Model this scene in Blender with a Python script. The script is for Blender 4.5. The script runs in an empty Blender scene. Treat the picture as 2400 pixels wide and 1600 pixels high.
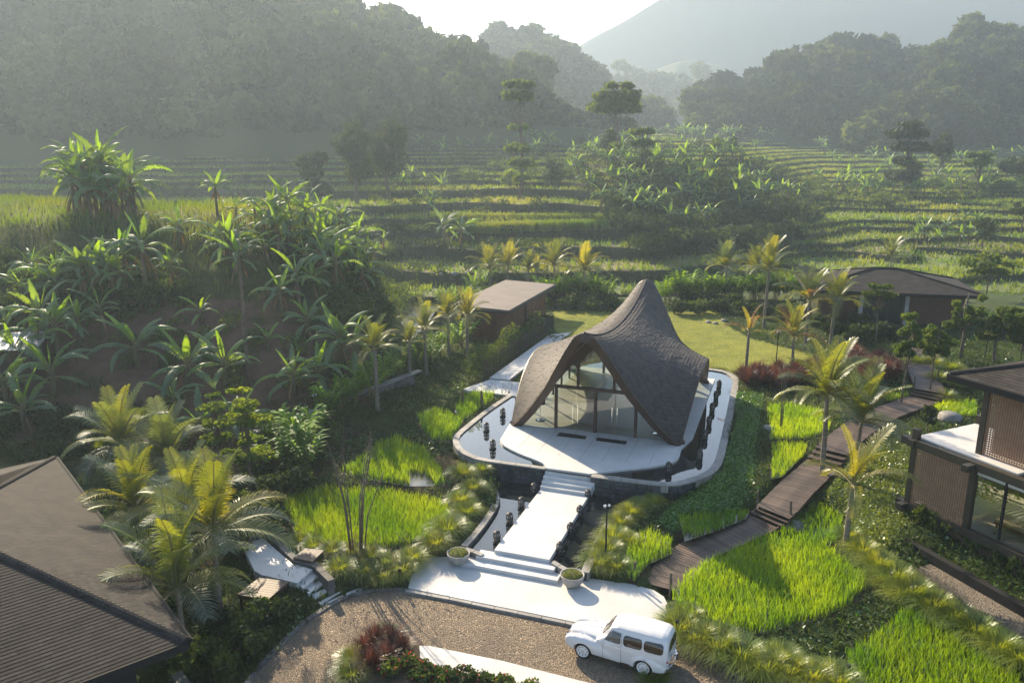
import bpy, math, random
import numpy as np
from mathutils import Vector, Matrix

random.seed(7)
rng = np.random.default_rng(7)
R = math.radians
scene = bpy.context.scene
col = scene.collection

# ------------------------------------------------------------------ camera
CAM_Z, PITCH, FPX = 17.6, 14.0, 1866.7
cam_d = bpy.data.cameras.new('camera')
cam_d.lens, cam_d.sensor_width = 28.0, 36.0
cam_d.clip_start, cam_d.clip_end = 0.5, 6000
cam = bpy.data.objects.new('camera', cam_d)
cam.location = (0, 0, CAM_Z)
cam.rotation_euler = (R(90 - PITCH), 0, 0)
col.objects.link(cam)
scene.camera = cam

# ------------------------------------------------------------------ sky, sun, exposure
SUN_EL, SUN_AZ = 26.0, -27.0            # azimuth measured from +Y towards +X
world = bpy.data.worlds.new('World')
scene.world = world
world.use_nodes = True
wn = world.node_tree
wn.nodes.clear()
sky = wn.nodes.new('ShaderNodeTexSky')
sky.sky_type = 'NISHITA'
sky.sun_disc = False
sky.sun_elevation = R(SUN_EL)
sky.sun_rotation = R(SUN_AZ)
sky.altitude = 700
sky.air_density, sky.dust_density, sky.ozone_density = 1.0, 1.5, 1.0
bg = wn.nodes.new('ShaderNodeBackground')
bg.inputs['Strength'].default_value = 0.095
wo = wn.nodes.new('ShaderNodeOutputWorld')
wn.links.new(sky.outputs[0], bg.inputs[0])
wn.links.new(bg.outputs[0], wo.inputs[0])

sun_d = bpy.data.lights.new('sun', 'SUN')
sun_d.energy, sun_d.angle, sun_d.color = 5.0, R(0.6), (1.0, 0.82, 0.57)
sun = bpy.data.objects.new('sun', sun_d)
sv = Vector((math.sin(R(SUN_AZ)) * math.cos(R(SUN_EL)), math.cos(R(SUN_AZ)) * math.cos(R(SUN_EL)), math.sin(R(SUN_EL))))
sun.rotation_euler = sv.to_track_quat('Z', 'Y').to_euler()
sun.location = sv * 300
col.objects.link(sun)

scene.view_settings.view_transform = 'Standard'
scene.view_settings.look = 'None'
scene.view_settings.gamma = 1.0
scene.view_settings.exposure = 1.5
scene.render.engine = 'CYCLES'
cy = scene.cycles
cy.max_bounces, cy.diffuse_bounces, cy.glossy_bounces = 6, 2, 3
cy.transmission_bounces, cy.volume_bounces, cy.transparent_max_bounces = 5, 1, 6
cy.caustics_reflective = cy.caustics_refractive = False
cy.use_adaptive_sampling, cy.adaptive_threshold = True, 0.02
cy.use_denoising = True
cy.sample_clamp_indirect = 6.0
HAZE_DENSITY, HAZE_COLOR, HAZE_G = 0.00046, (0.67, 0.83, 1.0), 0.42

# ------------------------------------------------------------------ photo measurements -> real places
CP, SP = math.cos(R(PITCH)), math.sin(R(PITCH))
def ray(u, v):
    x, y = (u - 1200) / FPX, (800 - v) / FPX
    return x, CP + y * SP, -SP + y * CP
def G(u, v, z=0.0):
    """ground point at height z seen at photo pixel (u,v)"""
    x, y, dz = ray(u, v)
    t = (z - CAM_Z) / dz
    return (x * t, y * t)
def P(u, v, Y):
    x, y, dz = ray(u, v)
    t = Y / y
    return (x * t, Y, CAM_Z + dz * t)
DS = 2400 / 2352.0

# ------------------------------------------------------------------ helpers
def tag(o, label=None, cat=None, group=None, kind=None):
    if label: o['label'] = label
    if cat: o['category'] = cat
    if group: o['group'] = group
    if kind: o['kind'] = kind
    return o
def empty(name, loc=(0, 0, 0), rz=0.0, label=None, cat=None, group=None, parent=None):
    o = bpy.data.objects.new(name, None)
    o.empty_display_size = 0.2
    o.location = loc
    o.rotation_euler = (0, 0, rz)
    o.parent = parent
    col.objects.link(o)
    return tag(o, label, cat, group)
def link(name, me, parent=None, loc=None, rot=None, scale=None):
    o = bpy.data.objects.new(name, me)
    o.parent = parent
    if loc is not None: o.location = loc
    if rot is not None: o.rotation_euler = rot
    if scale is not None: o.scale = (scale,) * 3 if isinstance(scale, (int, float)) else scale
    col.objects.link(o)
    return o
def fast_mesh(name, V, F, mats=(), mi=None, smooth=False, cols=None):
    V = np.asarray(V, np.float32).reshape(-1, 3)
    F = np.asarray(F, np.int32)
    me = bpy.data.meshes.new(name)
    n, k = F.shape
    me.vertices.add(len(V)); me.vertices.foreach_set('co', V.ravel())
    me.loops.add(n * k); me.loops.foreach_set('vertex_index', F.ravel())
    me.polygons.add(n)
    me.polygons.foreach_set('loop_start', np.arange(0, n * k, k, dtype=np.int32))
    me.polygons.foreach_set('loop_total', np.full(n, k, np.int32))
    for m in mats: me.materials.append(m)
    if mi is not None: me.polygons.foreach_set('material_index', np.asarray(mi, np.int32))
    me.polygons.foreach_set('use_smooth', np.full(n, bool(smooth)))
    if cols is not None:
        a = me.color_attributes.new('tint', 'FLOAT_COLOR', 'POINT')
        c4 = np.ones((len(V), 4), np.float32); c4[:, :3] = cols
        a.data.foreach_set('color', c4.ravel())
    me.update(calc_edges=True)
    me.validate()
    return me
class MB:
    """collects faces for one mesh object"""
    def __init__(s): s.v, s.f, s.m, s.cur = [], [], [], 0
    def face(s, pts):
        i = len(s.v); s.v += [tuple(p) for p in pts]; s.f.append(tuple(range(i, i + len(pts)))); s.m.append(s.cur); return s
    def add(s, vs, fs):
        i = len(s.v); s.v += [tuple(p) for p in vs]
        for f in fs: s.f.append(tuple(a + i for a in f)); s.m.append(s.cur)
        return s
    def box(s, c, size, rz=0.0, taper=1.0):
        hx, hy, hz = [a / 2 for a in size]
        cs, sn = math.cos(rz), math.sin(rz)
        vs = []
        for z in (-hz, hz):
            k = taper if z > 0 else 1.0
            for x, y in ((-hx, -hy), (hx, -hy), (hx, hy), (-hx, hy)):
                x, y = x * k, y * k
                vs.append((c[0] + x * cs - y * sn, c[1] + x * sn + y * cs, c[2] + z))
        return s.add(vs, [(3, 2, 1, 0), (4, 5, 6, 7), (0, 1, 5, 4), (1, 2, 6, 5), (2, 3, 7, 6), (3, 0, 4, 7)])
    def beam(s, a, b, w, h, up=(0, 0, 1)):
        a, b, up = Vector(a), Vector(b), Vector(up)
        d = (b - a).normalized()
        r = d.cross(up)
        if r.length < 1e-4: r = d.cross(Vector((1, 0, 0)))
        r.normalize(); n = r.cross(d)
        vs = []
        for p in (a, b):
            for i, j in ((-1, -1), (1, -1), (1, 1), (-1, 1)): vs.append(p + r * (i * w / 2) + n * (j * h / 2))
        return s.add(vs, [(3, 2, 1, 0), (4, 5, 6, 7), (0, 1, 5, 4), (1, 2, 6, 5), (2, 3, 7, 6), (3, 0, 4, 7)])
    def prism(s, pts, z0, z1, cap=True):
        n = len(pts)
        a = sum(pts[i][0] * pts[(i + 1) % n][1] - pts[(i + 1) % n][0] * pts[i][1] for i in range(n))
        if a < 0: pts = pts[::-1]
        zz0 = z0 if hasattr(z0, '__len__') else [z0] * n
        zz1 = z1 if hasattr(z1, '__len__') else [z1] * n
        vs = [(p[0], p[1], z) for p, z in zip(pts, zz0)] + [(p[0], p[1], z) for p, z in zip(pts, zz1)]
        fs = [(i, (i + 1) % n, n + (i + 1) % n, n + i) for i in range(n)]
        if cap: fs += [tuple(range(n, 2 * n)), tuple(range(n - 1, -1, -1))]
        return s.add(vs, fs)
    def tube(s, pts, rad, n=8, cap=True):
        pts = [Vector(p) for p in pts]
        if not hasattr(rad, '__len__'): rad = [rad] * len(pts)
        vs = []; prev = None
        for i, p in enumerate(pts):
            d = (pts[min(i + 1, len(pts) - 1)] - pts[max(i - 1, 0)]).normalized()
            if prev is None:
                r = d.cross(Vector((0, 1, 0)))
                if r.length < 0.1: r = d.cross(Vector((1, 0, 0)))
            else: r = prev - d * prev.dot(d)
            r.normalize(); prev = r; q = d.cross(r)
            for k in range(n):
                a = 2 * math.pi * k / n
                vs.append(p + (r * math.cos(a) + q * math.sin(a)) * rad[i])
        fs = []
        for i in range(len(pts) - 1):
            for k in range(n):
                k2 = (k + 1) % n
                fs.append((i * n + k, i * n + k2, (i + 1) * n + k2, (i + 1) * n + k))
        if cap: fs += [tuple(range(n - 1, -1, -1)), tuple(range((len(pts) - 1) * n, len(pts) * n))]
        return s.add(vs, fs)
    def lathe(s, prof, n=16, c=(0, 0, 0), rot=0.0, cap=True):
        vs = []
        for r, z in prof:
            for k in range(n):
                a = 2 * math.pi * k / n + rot
                vs.append((c[0] + r * math.cos(a), c[1] + r * math.sin(a), c[2] + z))
        fs = []
        for i in range(len(prof) - 1):
            for k in range(n):
                k2 = (k + 1) % n
                fs.append((i * n + k, i * n + k2, (i + 1) * n + k2, (i + 1) * n + k))
        if cap: fs += [tuple(range(n - 1, -1, -1)), tuple(range((len(prof) - 1) * n, len(prof) * n))]
        return s.add(vs, fs)
    def mesh(s, name, mats, smooth=False):
        me = bpy.data.meshes.new(name)
        me.from_pydata([tuple(p) for p in s.v], [], s.f)
        for m in (mats if isinstance(mats, (list, tuple)) else [mats]): me.materials.append(m)
        me.polygons.foreach_set('material_index', s.m)
        if smooth: me.polygons.foreach_set('use_smooth', [True] * len(s.f))
        me.validate(); me.update()
        return me
    def build(s, name, mats, parent=None, smooth=False, loc=None, rot=None):
        return link(name, s.mesh(name, mats, smooth), parent, loc, rot)
def children_of():
    d = {}
    for o in col.objects:
        if o.parent: d.setdefault(o.parent.name, []).append(o)
    return d
def copy_tree(o, kids, parent=None):
    c = o.copy(); c.parent = parent; col.objects.link(c)
    for k in kids.get(o.name, []): copy_tree(k, kids, c)
    return c
def catmull(pts, n=8, closed=False):
    pts = [np.array(p, float) for p in pts]
    out = []; N = len(pts)
    for i in range(N if closed else N - 1):
        if closed: p0, p1, p2, p3 = pts[i - 1], pts[i], pts[(i + 1) % N], pts[(i + 2) % N]
        else: p0, p1, p2, p3 = pts[max(i - 1, 0)], pts[i], pts[i + 1], pts[min(i + 2, N - 1)]
        for k in range(n):
            t = k / n
            out.append(0.5 * (2 * p1 + (p2 - p0) * t + (2 * p0 - 5 * p1 + 4 * p2 - p3) * t * t + (3 * p1 - p0 - 3 * p2 + p3) * t ** 3))
    if not closed: out.append(pts[-1])
    return [tuple(p) for p in out]
def inside(poly, X, Y):
    X, Y = np.asarray(X, float), np.asarray(Y, float)
    r = np.zeros(X.shape, bool); n = len(poly)
    for i in range(n):
        x1, y1 = poly[i]; x2, y2 = poly[(i + 1) % n]
        c = (y1 > Y) != (y2 > Y)
        with np.errstate(divide='ignore', invalid='ignore'):
            r ^= c & (X < (x2 - x1) * (Y - y1) / (y2 - y1 + 1e-12) + x1)
    return r
_ph = rng.uniform(0, 6.28, (40, 2)); _an = rng.uniform(0, 6.28, 40)
def wob(X, Y, wl, k=0):
    """smooth pseudo noise, about -1..1"""
    s = 0
    for i in range(5):
        a = _an[(k * 5 + i) % 40]; f = 6.283 / wl * (0.6 + 0.35 * i)
        s = s + np.sin(f * (X * math.cos(a) + Y * math.sin(a)) + _ph[(k * 5 + i) % 40, 0] + 1.3 * np.sin(f * .53 * (Y * math.cos(a) - X * math.sin(a)) + _ph[(k * 5 + i) % 40, 1]))
    return s / 3.0

# ------------------------------------------------------------------ materials
def newmat(name):
    m = bpy.data.materials.new(name); m.use_nodes = True
    nt = m.node_tree; nt.nodes.clear()
    out = nt.nodes.new('ShaderNodeOutputMaterial')
    return m, nt, out
def nd(nt, t, **kw):
    n = nt.nodes.new(t)
    for k, v in kw.items():
        if k in n.inputs.keys(): n.inputs[k].default_value = v
        else: setattr(n, k, v)
    return n
def rgba(c): return (c[0], c[1], c[2], 1.0)
def ramp_mix(nt, fac, c1, c2):
    m = nt.nodes.new('ShaderNodeMix'); m.data_type = 'RGBA'
    m.inputs['A'].default_value = rgba(c1); m.inputs['B'].default_value = rgba(c2)
    nt.links.new(fac, m.inputs['Factor'])
    return m.outputs['Result']
def noise(nt, scale, detail=4, coord='Object', rough=0.6, stretch=None):
    tc = nt.nodes.new('ShaderNodeTexCoord')
    src = tc.outputs[coord]
    if coord == 'World':
        pass
    if stretch:
        mp = nd(nt, 'ShaderNodeMapping'); mp.inputs['Scale'].default_value = stretch
        nt.links.new(src, mp.inputs[0]); src = mp.outputs[0]
    n = nd(nt, 'ShaderNodeTexNoise', Scale=scale, Detail=detail, Roughness=rough)
    nt.links.new(src, n.inputs['Vector'])
    return n.outputs['Fac']
def contrast(nt, s, lo, hi):
    m = nd(nt, 'ShaderNodeMapRange'); m.inputs[1].default_value = lo; m.inputs[2].default_value = hi
    nt.links.new(s, m.inputs[0]); return m.outputs[0]
def solid(name, c1, c2=None, rough=0.7, scale=3.0, bump=0.0, bscale=30.0, metal=0.0, spec=0.4, detail=5, lo=.35, hi=.65, objvar=0.0, stretch=None, coat=0.0):
    m, nt, out = newmat(name)
    b = nd(nt, 'ShaderNodeBsdfPrincipled', Roughness=rough, Metallic=metal)
    b.inputs['Specular IOR Level'].default_value = spec
    b.inputs['Coat Weight'].default_value = coat
    if c2 is None: c2 = tuple(a * .8 for a in c1)
    cc = ramp_mix(nt, contrast(nt, noise(nt, scale, detail, stretch=stretch), lo, hi), c1, c2)
    if objvar:
        oi = nt.nodes.new('ShaderNodeObjectInfo')
        hv = nd(nt, 'ShaderNodeHueSaturation')
        mr = nd(nt, 'ShaderNodeMapRange'); mr.inputs[3].default_value = 1 - objvar; mr.inputs[4].default_value = 1 + objvar
        nt.links.new(oi.outputs['Random'], mr.inputs[0]); nt.links.new(mr.outputs[0], hv.inputs['Value'])
        nt.links.new(cc, hv.inputs['Color']); cc = hv.outputs[0]
    nt.links.new(cc, b.inputs['Base Color'])
    if bump:
        bp = nd(nt, 'ShaderNodeBump', Strength=bump, Distance=0.03)
        nt.links.new(noise(nt, bscale, 4, stretch=stretch), bp.inputs['Height'])
        nt.links.new(bp.outputs[0], b.inputs['Normal'])
    nt.links.new(b.outputs[0], out.inputs[0])
    return m
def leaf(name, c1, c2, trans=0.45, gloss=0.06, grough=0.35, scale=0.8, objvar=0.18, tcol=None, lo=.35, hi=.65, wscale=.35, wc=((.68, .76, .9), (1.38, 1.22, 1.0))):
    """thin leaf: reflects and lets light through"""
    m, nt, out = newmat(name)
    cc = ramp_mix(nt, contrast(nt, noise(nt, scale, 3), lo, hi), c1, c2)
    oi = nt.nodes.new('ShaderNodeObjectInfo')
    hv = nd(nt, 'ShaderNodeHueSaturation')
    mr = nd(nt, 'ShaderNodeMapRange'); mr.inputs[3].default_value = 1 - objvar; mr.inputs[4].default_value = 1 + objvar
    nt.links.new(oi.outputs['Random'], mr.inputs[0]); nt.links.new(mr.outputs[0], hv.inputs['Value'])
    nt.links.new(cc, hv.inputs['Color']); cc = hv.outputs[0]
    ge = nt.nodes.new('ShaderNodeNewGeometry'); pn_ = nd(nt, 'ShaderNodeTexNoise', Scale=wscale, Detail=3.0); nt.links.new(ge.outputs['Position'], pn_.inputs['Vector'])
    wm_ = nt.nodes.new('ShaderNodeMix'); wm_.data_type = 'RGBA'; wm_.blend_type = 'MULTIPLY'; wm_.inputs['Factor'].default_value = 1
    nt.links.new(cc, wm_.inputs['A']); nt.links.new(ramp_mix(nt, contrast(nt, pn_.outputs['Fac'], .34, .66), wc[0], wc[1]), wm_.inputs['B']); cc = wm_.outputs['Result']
    d = nt.nodes.new('ShaderNodeBsdfDiffuse'); nt.links.new(cc, d.inputs[0])
    t = nt.nodes.new('ShaderNodeBsdfTranslucent')
    tm = nt.nodes.new('ShaderNodeMix'); tm.data_type = 'RGBA'; tm.blend_type = 'MULTIPLY'; tm.inputs['Factor'].default_value = 1
    nt.links.new(cc, tm.inputs['A']); tm.inputs['B'].default_value = rgba(tcol or (1.9, 1.75, .55)); nt.links.new(tm.outputs['Result'], t.inputs[0])
    mx = nt.nodes.new('ShaderNodeMixShader'); mx.inputs[0].default_value = trans
    nt.links.new(d.outputs[0], mx.inputs[1]); nt.links.new(t.outputs[0], mx.inputs[2])
    g = nd(nt, 'ShaderNodeBsdfGlossy', Roughness=grough); g.inputs[0].default_value = (.9, .95, 1, 1)
    m2 = nt.nodes.new('ShaderNodeMixShader'); m2.inputs[0].default_value = gloss
    nt.links.new(mx.outputs[0], m2.inputs[1]); nt.links.new(g.outputs[0], m2.inputs[2])
    nt.links.new(m2.outputs[0], out.inputs[0])
    return m
M = {}
M['white_stone'] = solid('white_stone', (.58, .57, .555), (.49, .49, .485), rough=.55, scale=.9, bump=.05, bscale=14)
M['white_plaza'] = solid('white_plaza', (.58, .57, .55), (.42, .41, .395), rough=.6, scale=.45, bump=.06, bscale=9, lo=.3, hi=.75)
M['joint'] = solid('joint', (.10, .10, .10), rough=.9)
M['dark_wood'] = solid('dark_wood', (.065, .036, .024), (.04, .022, .016), rough=.5, scale=2, bump=.15, bscale=20, stretch=(1, 1, .2))
M['board'] = solid('board', (.115, .080, .060), (.06, .042, .034), rough=.6, scale=1.1, bump=.2, bscale=25, objvar=.30)
M['red_wood'] = solid('red_wood', (.16, .058, .028), (.10, .036, .02), rough=.6, scale=1.5, bump=.1, objvar=.1)
M['black_metal'] = solid('black_metal', (.018, .018, .018), rough=.85, spec=.2)
M['shingle'] = solid('shingle', (.074, .061, .054), (.027, .026, .029), rough=.75, scale=2.2, bump=.35, bscale=18, objvar=.25, spec=.3, lo=.3, hi=.7)
M['asphalt_shingle'] = solid('asphalt_shingle', (.042, .036, .032), (.025, .023, .022), rough=.9, scale=1.6, bump=.3, bscale=60, objvar=.3, spec=.2)
M['soffit'] = solid('soffit', (.42, .33, .22), (.36, .27, .18), rough=.6, scale=2)
M['stone_tile'] = solid('stone_tile', (.055, .065, .075), (.022, .027, .033), rough=.45, scale=2.5, bump=.3, bscale=12, objvar=.45)
M['coping'] = solid('coping', (.30, .29, .27), (.22, .21, .20), rough=.7, scale=2, bump=.2, bscale=20, objvar=.12)
M['lantern_stone'] = solid('lantern_stone', (.05, .046, .045), (.03, .028, .028), rough=.6, scale=5, bump=.3)
M['concrete'] = solid('concrete', (.36, .35, .33), (.25, .245, .235), rough=.8, scale=3, bump=.25, bscale=25)
M['trunk'] = solid('trunk', (.15, .12, .09), (.075, .06, .045), rough=.9, scale=3, bump=.5, bscale=10)
M['palm_trunk'] = solid('palm_trunk', (.24, .20, .16), (.12, .10, .075), rough=.9, scale=6, bump=.4, bscale=8, stretch=(.3, .3, 2.5))
M['dead_leaf'] = leaf('dead_leaf', (.20, .13, .075), (.11, .07, .045), .25, .02)
M['pseudostem'] = solid('pseudostem', (.115, .11, .05), (.09, .055, .035), rough=.7, scale=2.5, stretch=(1, 1, .4))
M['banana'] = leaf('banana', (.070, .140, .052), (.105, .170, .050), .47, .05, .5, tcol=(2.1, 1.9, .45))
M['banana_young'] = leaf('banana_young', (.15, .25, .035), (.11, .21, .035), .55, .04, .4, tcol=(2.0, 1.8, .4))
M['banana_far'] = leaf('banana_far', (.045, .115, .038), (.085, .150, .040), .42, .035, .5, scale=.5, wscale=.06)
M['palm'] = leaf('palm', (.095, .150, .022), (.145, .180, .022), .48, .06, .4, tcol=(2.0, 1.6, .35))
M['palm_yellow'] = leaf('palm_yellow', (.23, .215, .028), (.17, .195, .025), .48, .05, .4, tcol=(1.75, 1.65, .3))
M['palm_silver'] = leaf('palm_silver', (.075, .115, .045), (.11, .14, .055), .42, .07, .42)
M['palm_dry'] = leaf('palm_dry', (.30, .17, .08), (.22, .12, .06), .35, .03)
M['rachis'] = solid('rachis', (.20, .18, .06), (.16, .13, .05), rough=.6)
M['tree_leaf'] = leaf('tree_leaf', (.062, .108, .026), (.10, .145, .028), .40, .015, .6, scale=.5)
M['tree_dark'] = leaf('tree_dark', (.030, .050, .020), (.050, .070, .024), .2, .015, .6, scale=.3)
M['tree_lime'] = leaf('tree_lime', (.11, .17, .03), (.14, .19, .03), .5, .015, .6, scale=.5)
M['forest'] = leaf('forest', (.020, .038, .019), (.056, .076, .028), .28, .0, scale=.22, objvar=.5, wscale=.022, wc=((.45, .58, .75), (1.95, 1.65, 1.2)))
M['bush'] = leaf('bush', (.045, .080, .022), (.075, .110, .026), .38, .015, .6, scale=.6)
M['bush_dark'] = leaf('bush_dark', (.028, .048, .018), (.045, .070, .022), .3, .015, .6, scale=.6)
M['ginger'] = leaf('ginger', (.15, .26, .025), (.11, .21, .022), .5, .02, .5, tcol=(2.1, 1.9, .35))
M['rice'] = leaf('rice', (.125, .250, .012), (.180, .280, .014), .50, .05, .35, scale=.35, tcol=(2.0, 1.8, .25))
M['rice_far'] = leaf('rice_far', (.080, .165, .020), (.15, .19, .028), .45, .03, scale=.08, wscale=.07, tcol=(1.9, 1.6, .35))
M['grass_dark'] = leaf('grass_dark', (.035, .060, .016), (.055, .080, .020), .35, .03, scale=.15, wscale=.07)
M['fountain'] = leaf('fountain', (.16, .235, .035), (.215, .26, .045), .5, .05, scale=.6, tcol=(1.9, 1.6, .35))
M['plume'] = leaf('plume', (.36, .29, .20), (.30, .22, .16), .5, .02, tcol=(1.3, 1.1, .9))
M['red_grass'] = leaf('red_grass', (.095, .046, .040), (.145, .072, .055), .4, .03, scale=.8, tcol=(1.4, 1.0, .8))
M['cover'] = leaf('cover', (.058, .160, .018), (.085, .190, .022), .4, .06, scale=.5)
M['cover_yellow'] = leaf('cover_yellow', (.10, .16, .022), (.14, .18, .03), .45, .06, scale=.5)
M['pink_flower'] = leaf('pink_flower', (.35, .04, .08), (.45, .08, .10), .4, .02)
M['lawn_blade'] = leaf('lawn_blade', (.17, .21, .035), (.215, .235, .045), .45, .03, scale=.4)

def ground_mat():
    m, nt, out = newmat('ground')
    b = nd(nt, 'ShaderNodeBsdfPrincipled', Roughness=.95); b.inputs['Specular IOR Level'].default_value = .15
    a = nt.nodes.new('ShaderNodeAttribute'); a.attribute_name = 'tint'
    n1 = contrast(nt, noise(nt, .9, 8), .3, .7)
    mul = nt.nodes.new('ShaderNodeMix'); mul.data_type = 'RGBA'; mul.blend_type = 'MULTIPLY'; mul.inputs['Factor'].default_value = 1
    nt.links.new(a.outputs['Color'], mul.inputs['A'])
    nt.links.new(ramp_mix(nt, n1, (.62, .64, .62), (1.25, 1.2, 1.15)), mul.inputs['B'])
    nt.links.new(mul.outputs['Result'], b.inputs['Base Color'])
    bp = nd(nt, 'ShaderNodeBump', Strength=.7, Distance=.12)
    nt.links.new(noise(nt, 5, 6), bp.inputs['Height']); nt.links.new(bp.outputs[0], b.inputs['Normal'])
    nt.links.new(b.outputs[0], out.inputs[0])
    return m
M['ground'] = ground_mat()
def cobble_mat(name, c1, c2, scale):
    m, nt, out = newmat(name)
    b = nd(nt, 'ShaderNodeBsdfPrincipled', Roughness=.85); b.inputs['Specular IOR Level'].default_value = .25
    tc = nt.nodes.new('ShaderNodeTexCoord')
    vo = nd(nt, 'ShaderNodeTexVoronoi', Scale=scale, Randomness=.75); nt.links.new(tc.outputs['Object'], vo.inputs['Vector'])
    ve = nd(nt, 'ShaderNodeTexVoronoi', Scale=scale, Randomness=.75); ve.feature = 'DISTANCE_TO_EDGE'; nt.links.new(tc.outputs['Object'], ve.inputs['Vector'])
    sx = nt.nodes.new('ShaderNodeSeparateColor'); nt.links.new(vo.outputs['Color'], sx.inputs[0])
    cc = ramp_mix(nt, sx.outputs[0], c1, c2)
    big = contrast(nt, noise(nt, .35, 5), .3, .7)
    mul = nt.nodes.new('ShaderNodeMix'); mul.data_type = 'RGBA'; mul.blend_type = 'MULTIPLY'; mul.inputs['Factor'].default_value = 1
    nt.links.new(cc, mul.inputs['A']); nt.links.new(ramp_mix(nt, big, (.72, .72, .74), (1.12, 1.08, 1.0)), mul.inputs['B'])
    e = contrast(nt, ve.outputs['Distance'], 0, .09)
    mx = nt.nodes.new('ShaderNodeMix'); mx.data_type = 'RGBA'; nt.links.new(e, mx.inputs['Factor'])
    mx.inputs['A'].default_value = rgba(tuple(a * .72 for a in c2)); nt.links.new(mul.outputs['Result'], mx.inputs['B'])
    nt.links.new(mx.outputs['Result'], b.inputs['Base Color'])
    bp = nd(nt, 'ShaderNodeBump', Strength=1.0, Distance=.09)
    nt.links.new(contrast(nt, ve.outputs['Distance'], 0, .22), bp.inputs['Height']); nt.links.new(bp.outputs[0], b.inputs['Normal'])
    nt.links.new(b.outputs[0], out.inputs[0])
    return m
M['cobble'] = cobble_mat('cobble', (.37, .295, .22), (.30, .24, .178), 13.0)
M['gravel'] = cobble_mat('gravel', (.30, .26, .21), (.22, .19, .155), 11.0)
def water_mat(name, c, rough=.02, bump=.02, bscale=2.0):
    m, nt, out = newmat(name)
    b = nd(nt, 'ShaderNodeBsdfPrincipled', Roughness=rough, IOR=1.33)
    b.inputs['Base Color'].default_value = rgba(c); b.inputs['Specular IOR Level'].default_value = 1.0
    b.inputs['Coat Weight'].default_value = 0.6; b.inputs['Coat Roughness'].default_value = rough
    bp = nd(nt, 'ShaderNodeBump', Strength=bump, Distance=.05)
    nt.links.new(noise(nt, bscale, 3), bp.inputs['Height']); nt.links.new(bp.outputs[0], b.inputs['Normal'])
    nt.links.new(bp.outputs[0], b.inputs['Coat Normal'])
    nt.links.new(b.outputs[0], out.inputs[0])
    return m
M['pool_water'] = water_mat('pool_water', (.012, .017, .018), .015, .025, 1.6)
M['stream_water'] = water_mat('stream_water', (.05, .045, .03), .06, .9, 2.2)
M['paddy_water'] = water_mat('paddy_water', (.03, .03, .02), .25, .3, 6)
def glass_mat(name, tint=(.75, .82, .80), refl=.12):
    m, nt, out = newmat(name)
    t = nt.nodes.new('ShaderNodeBsdfTransparent'); t.inputs[0].default_value = rgba(tint)
    g = nd(nt, 'ShaderNodeBsdfGlossy', Roughness=.01)
    fr = nd(nt, 'ShaderNodeFresnel', IOR=1.5)
    mx = nt.nodes.new('ShaderNodeMixShader')
    ad = nd(nt, 'ShaderNodeMath'); ad.operation = 'ADD'; ad.inputs[1].default_value = refl; ad.use_clamp = True
    nt.links.new(fr.outputs[0], ad.inputs[0]); nt.links.new(ad.outputs[0], mx.inputs[0])
    nt.links.new(t.outputs[0], mx.inputs[1]); nt.links.new(g.outputs[0], mx.inputs[2])
    nt.links.new(mx.outputs[0], out.inputs[0])
    return m
M['glass'] = glass_mat('glass')
M['car_glass'] = glass_mat('car_glass', (.16, .14, .12), .05)
M['car_paint'] = solid('car_paint', (.62, .62, .62), (.59, .59, .60), rough=.28, scale=1, spec=.5, coat=.5)
M['chrome'] = solid('chrome', (.85, .85, .86), rough=.12, metal=1.0)
M['tyre'] = solid('tyre', (.012, .012, .012), rough=.8)
M['hub'] = solid('hub', (.70, .70, .69), (.62, .62, .62), rough=.4)
M['red_lamp'] = solid('red_lamp', (.35, .02, .015), rough=.2)
M['interior'] = solid('interior', (.16, .07, .03), rough=.7)
M['black'] = solid('black', (.01, .01, .01), rough=.8)
M['floor_in'] = solid('floor_in', (.48, .44, .37), (.43, .39, .33), rough=.35, scale=.8)
M['lattice'] = solid('lattice', (.33, .20, .13), (.26, .155, .10), rough=.7, scale=3)
M['villa_frame'] = solid('villa_frame', (.045, .038, .026), (.03, .026, .02), rough=.6, scale=2)
M['brick'] = solid('brick', (.13, .062, .040), (.085, .043, .03), rough=.9, scale=5)
M['bamboo'] = solid('bamboo', (.085, .065, .045), (.05, .04, .03), rough=.7, scale=4, objvar=.25)
M['rock'] = solid('rock', (.26, .25, .235), (.15, .145, .135), rough=.85, scale=2, bump=.4, bscale=6)
M['tin'] = solid('tin', (.42, .43, .45), (.32, .31, .31), rough=.45, metal=.4, scale=2)
M['moss'] = leaf('moss', (.10, .15, .02), (.15, .17, .03), .4, .03, scale=4)
M['soil_wall'] = solid('soil_wall', (.10, .066, .045), (.06, .042, .03), rough=.95, bump=.6, bscale=6)
M['wall_stone'] = solid('wall_stone', (.15, .145, .135), (.095, .09, .085), rough=.85, scale=3, bump=.3, objvar=.25)

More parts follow.
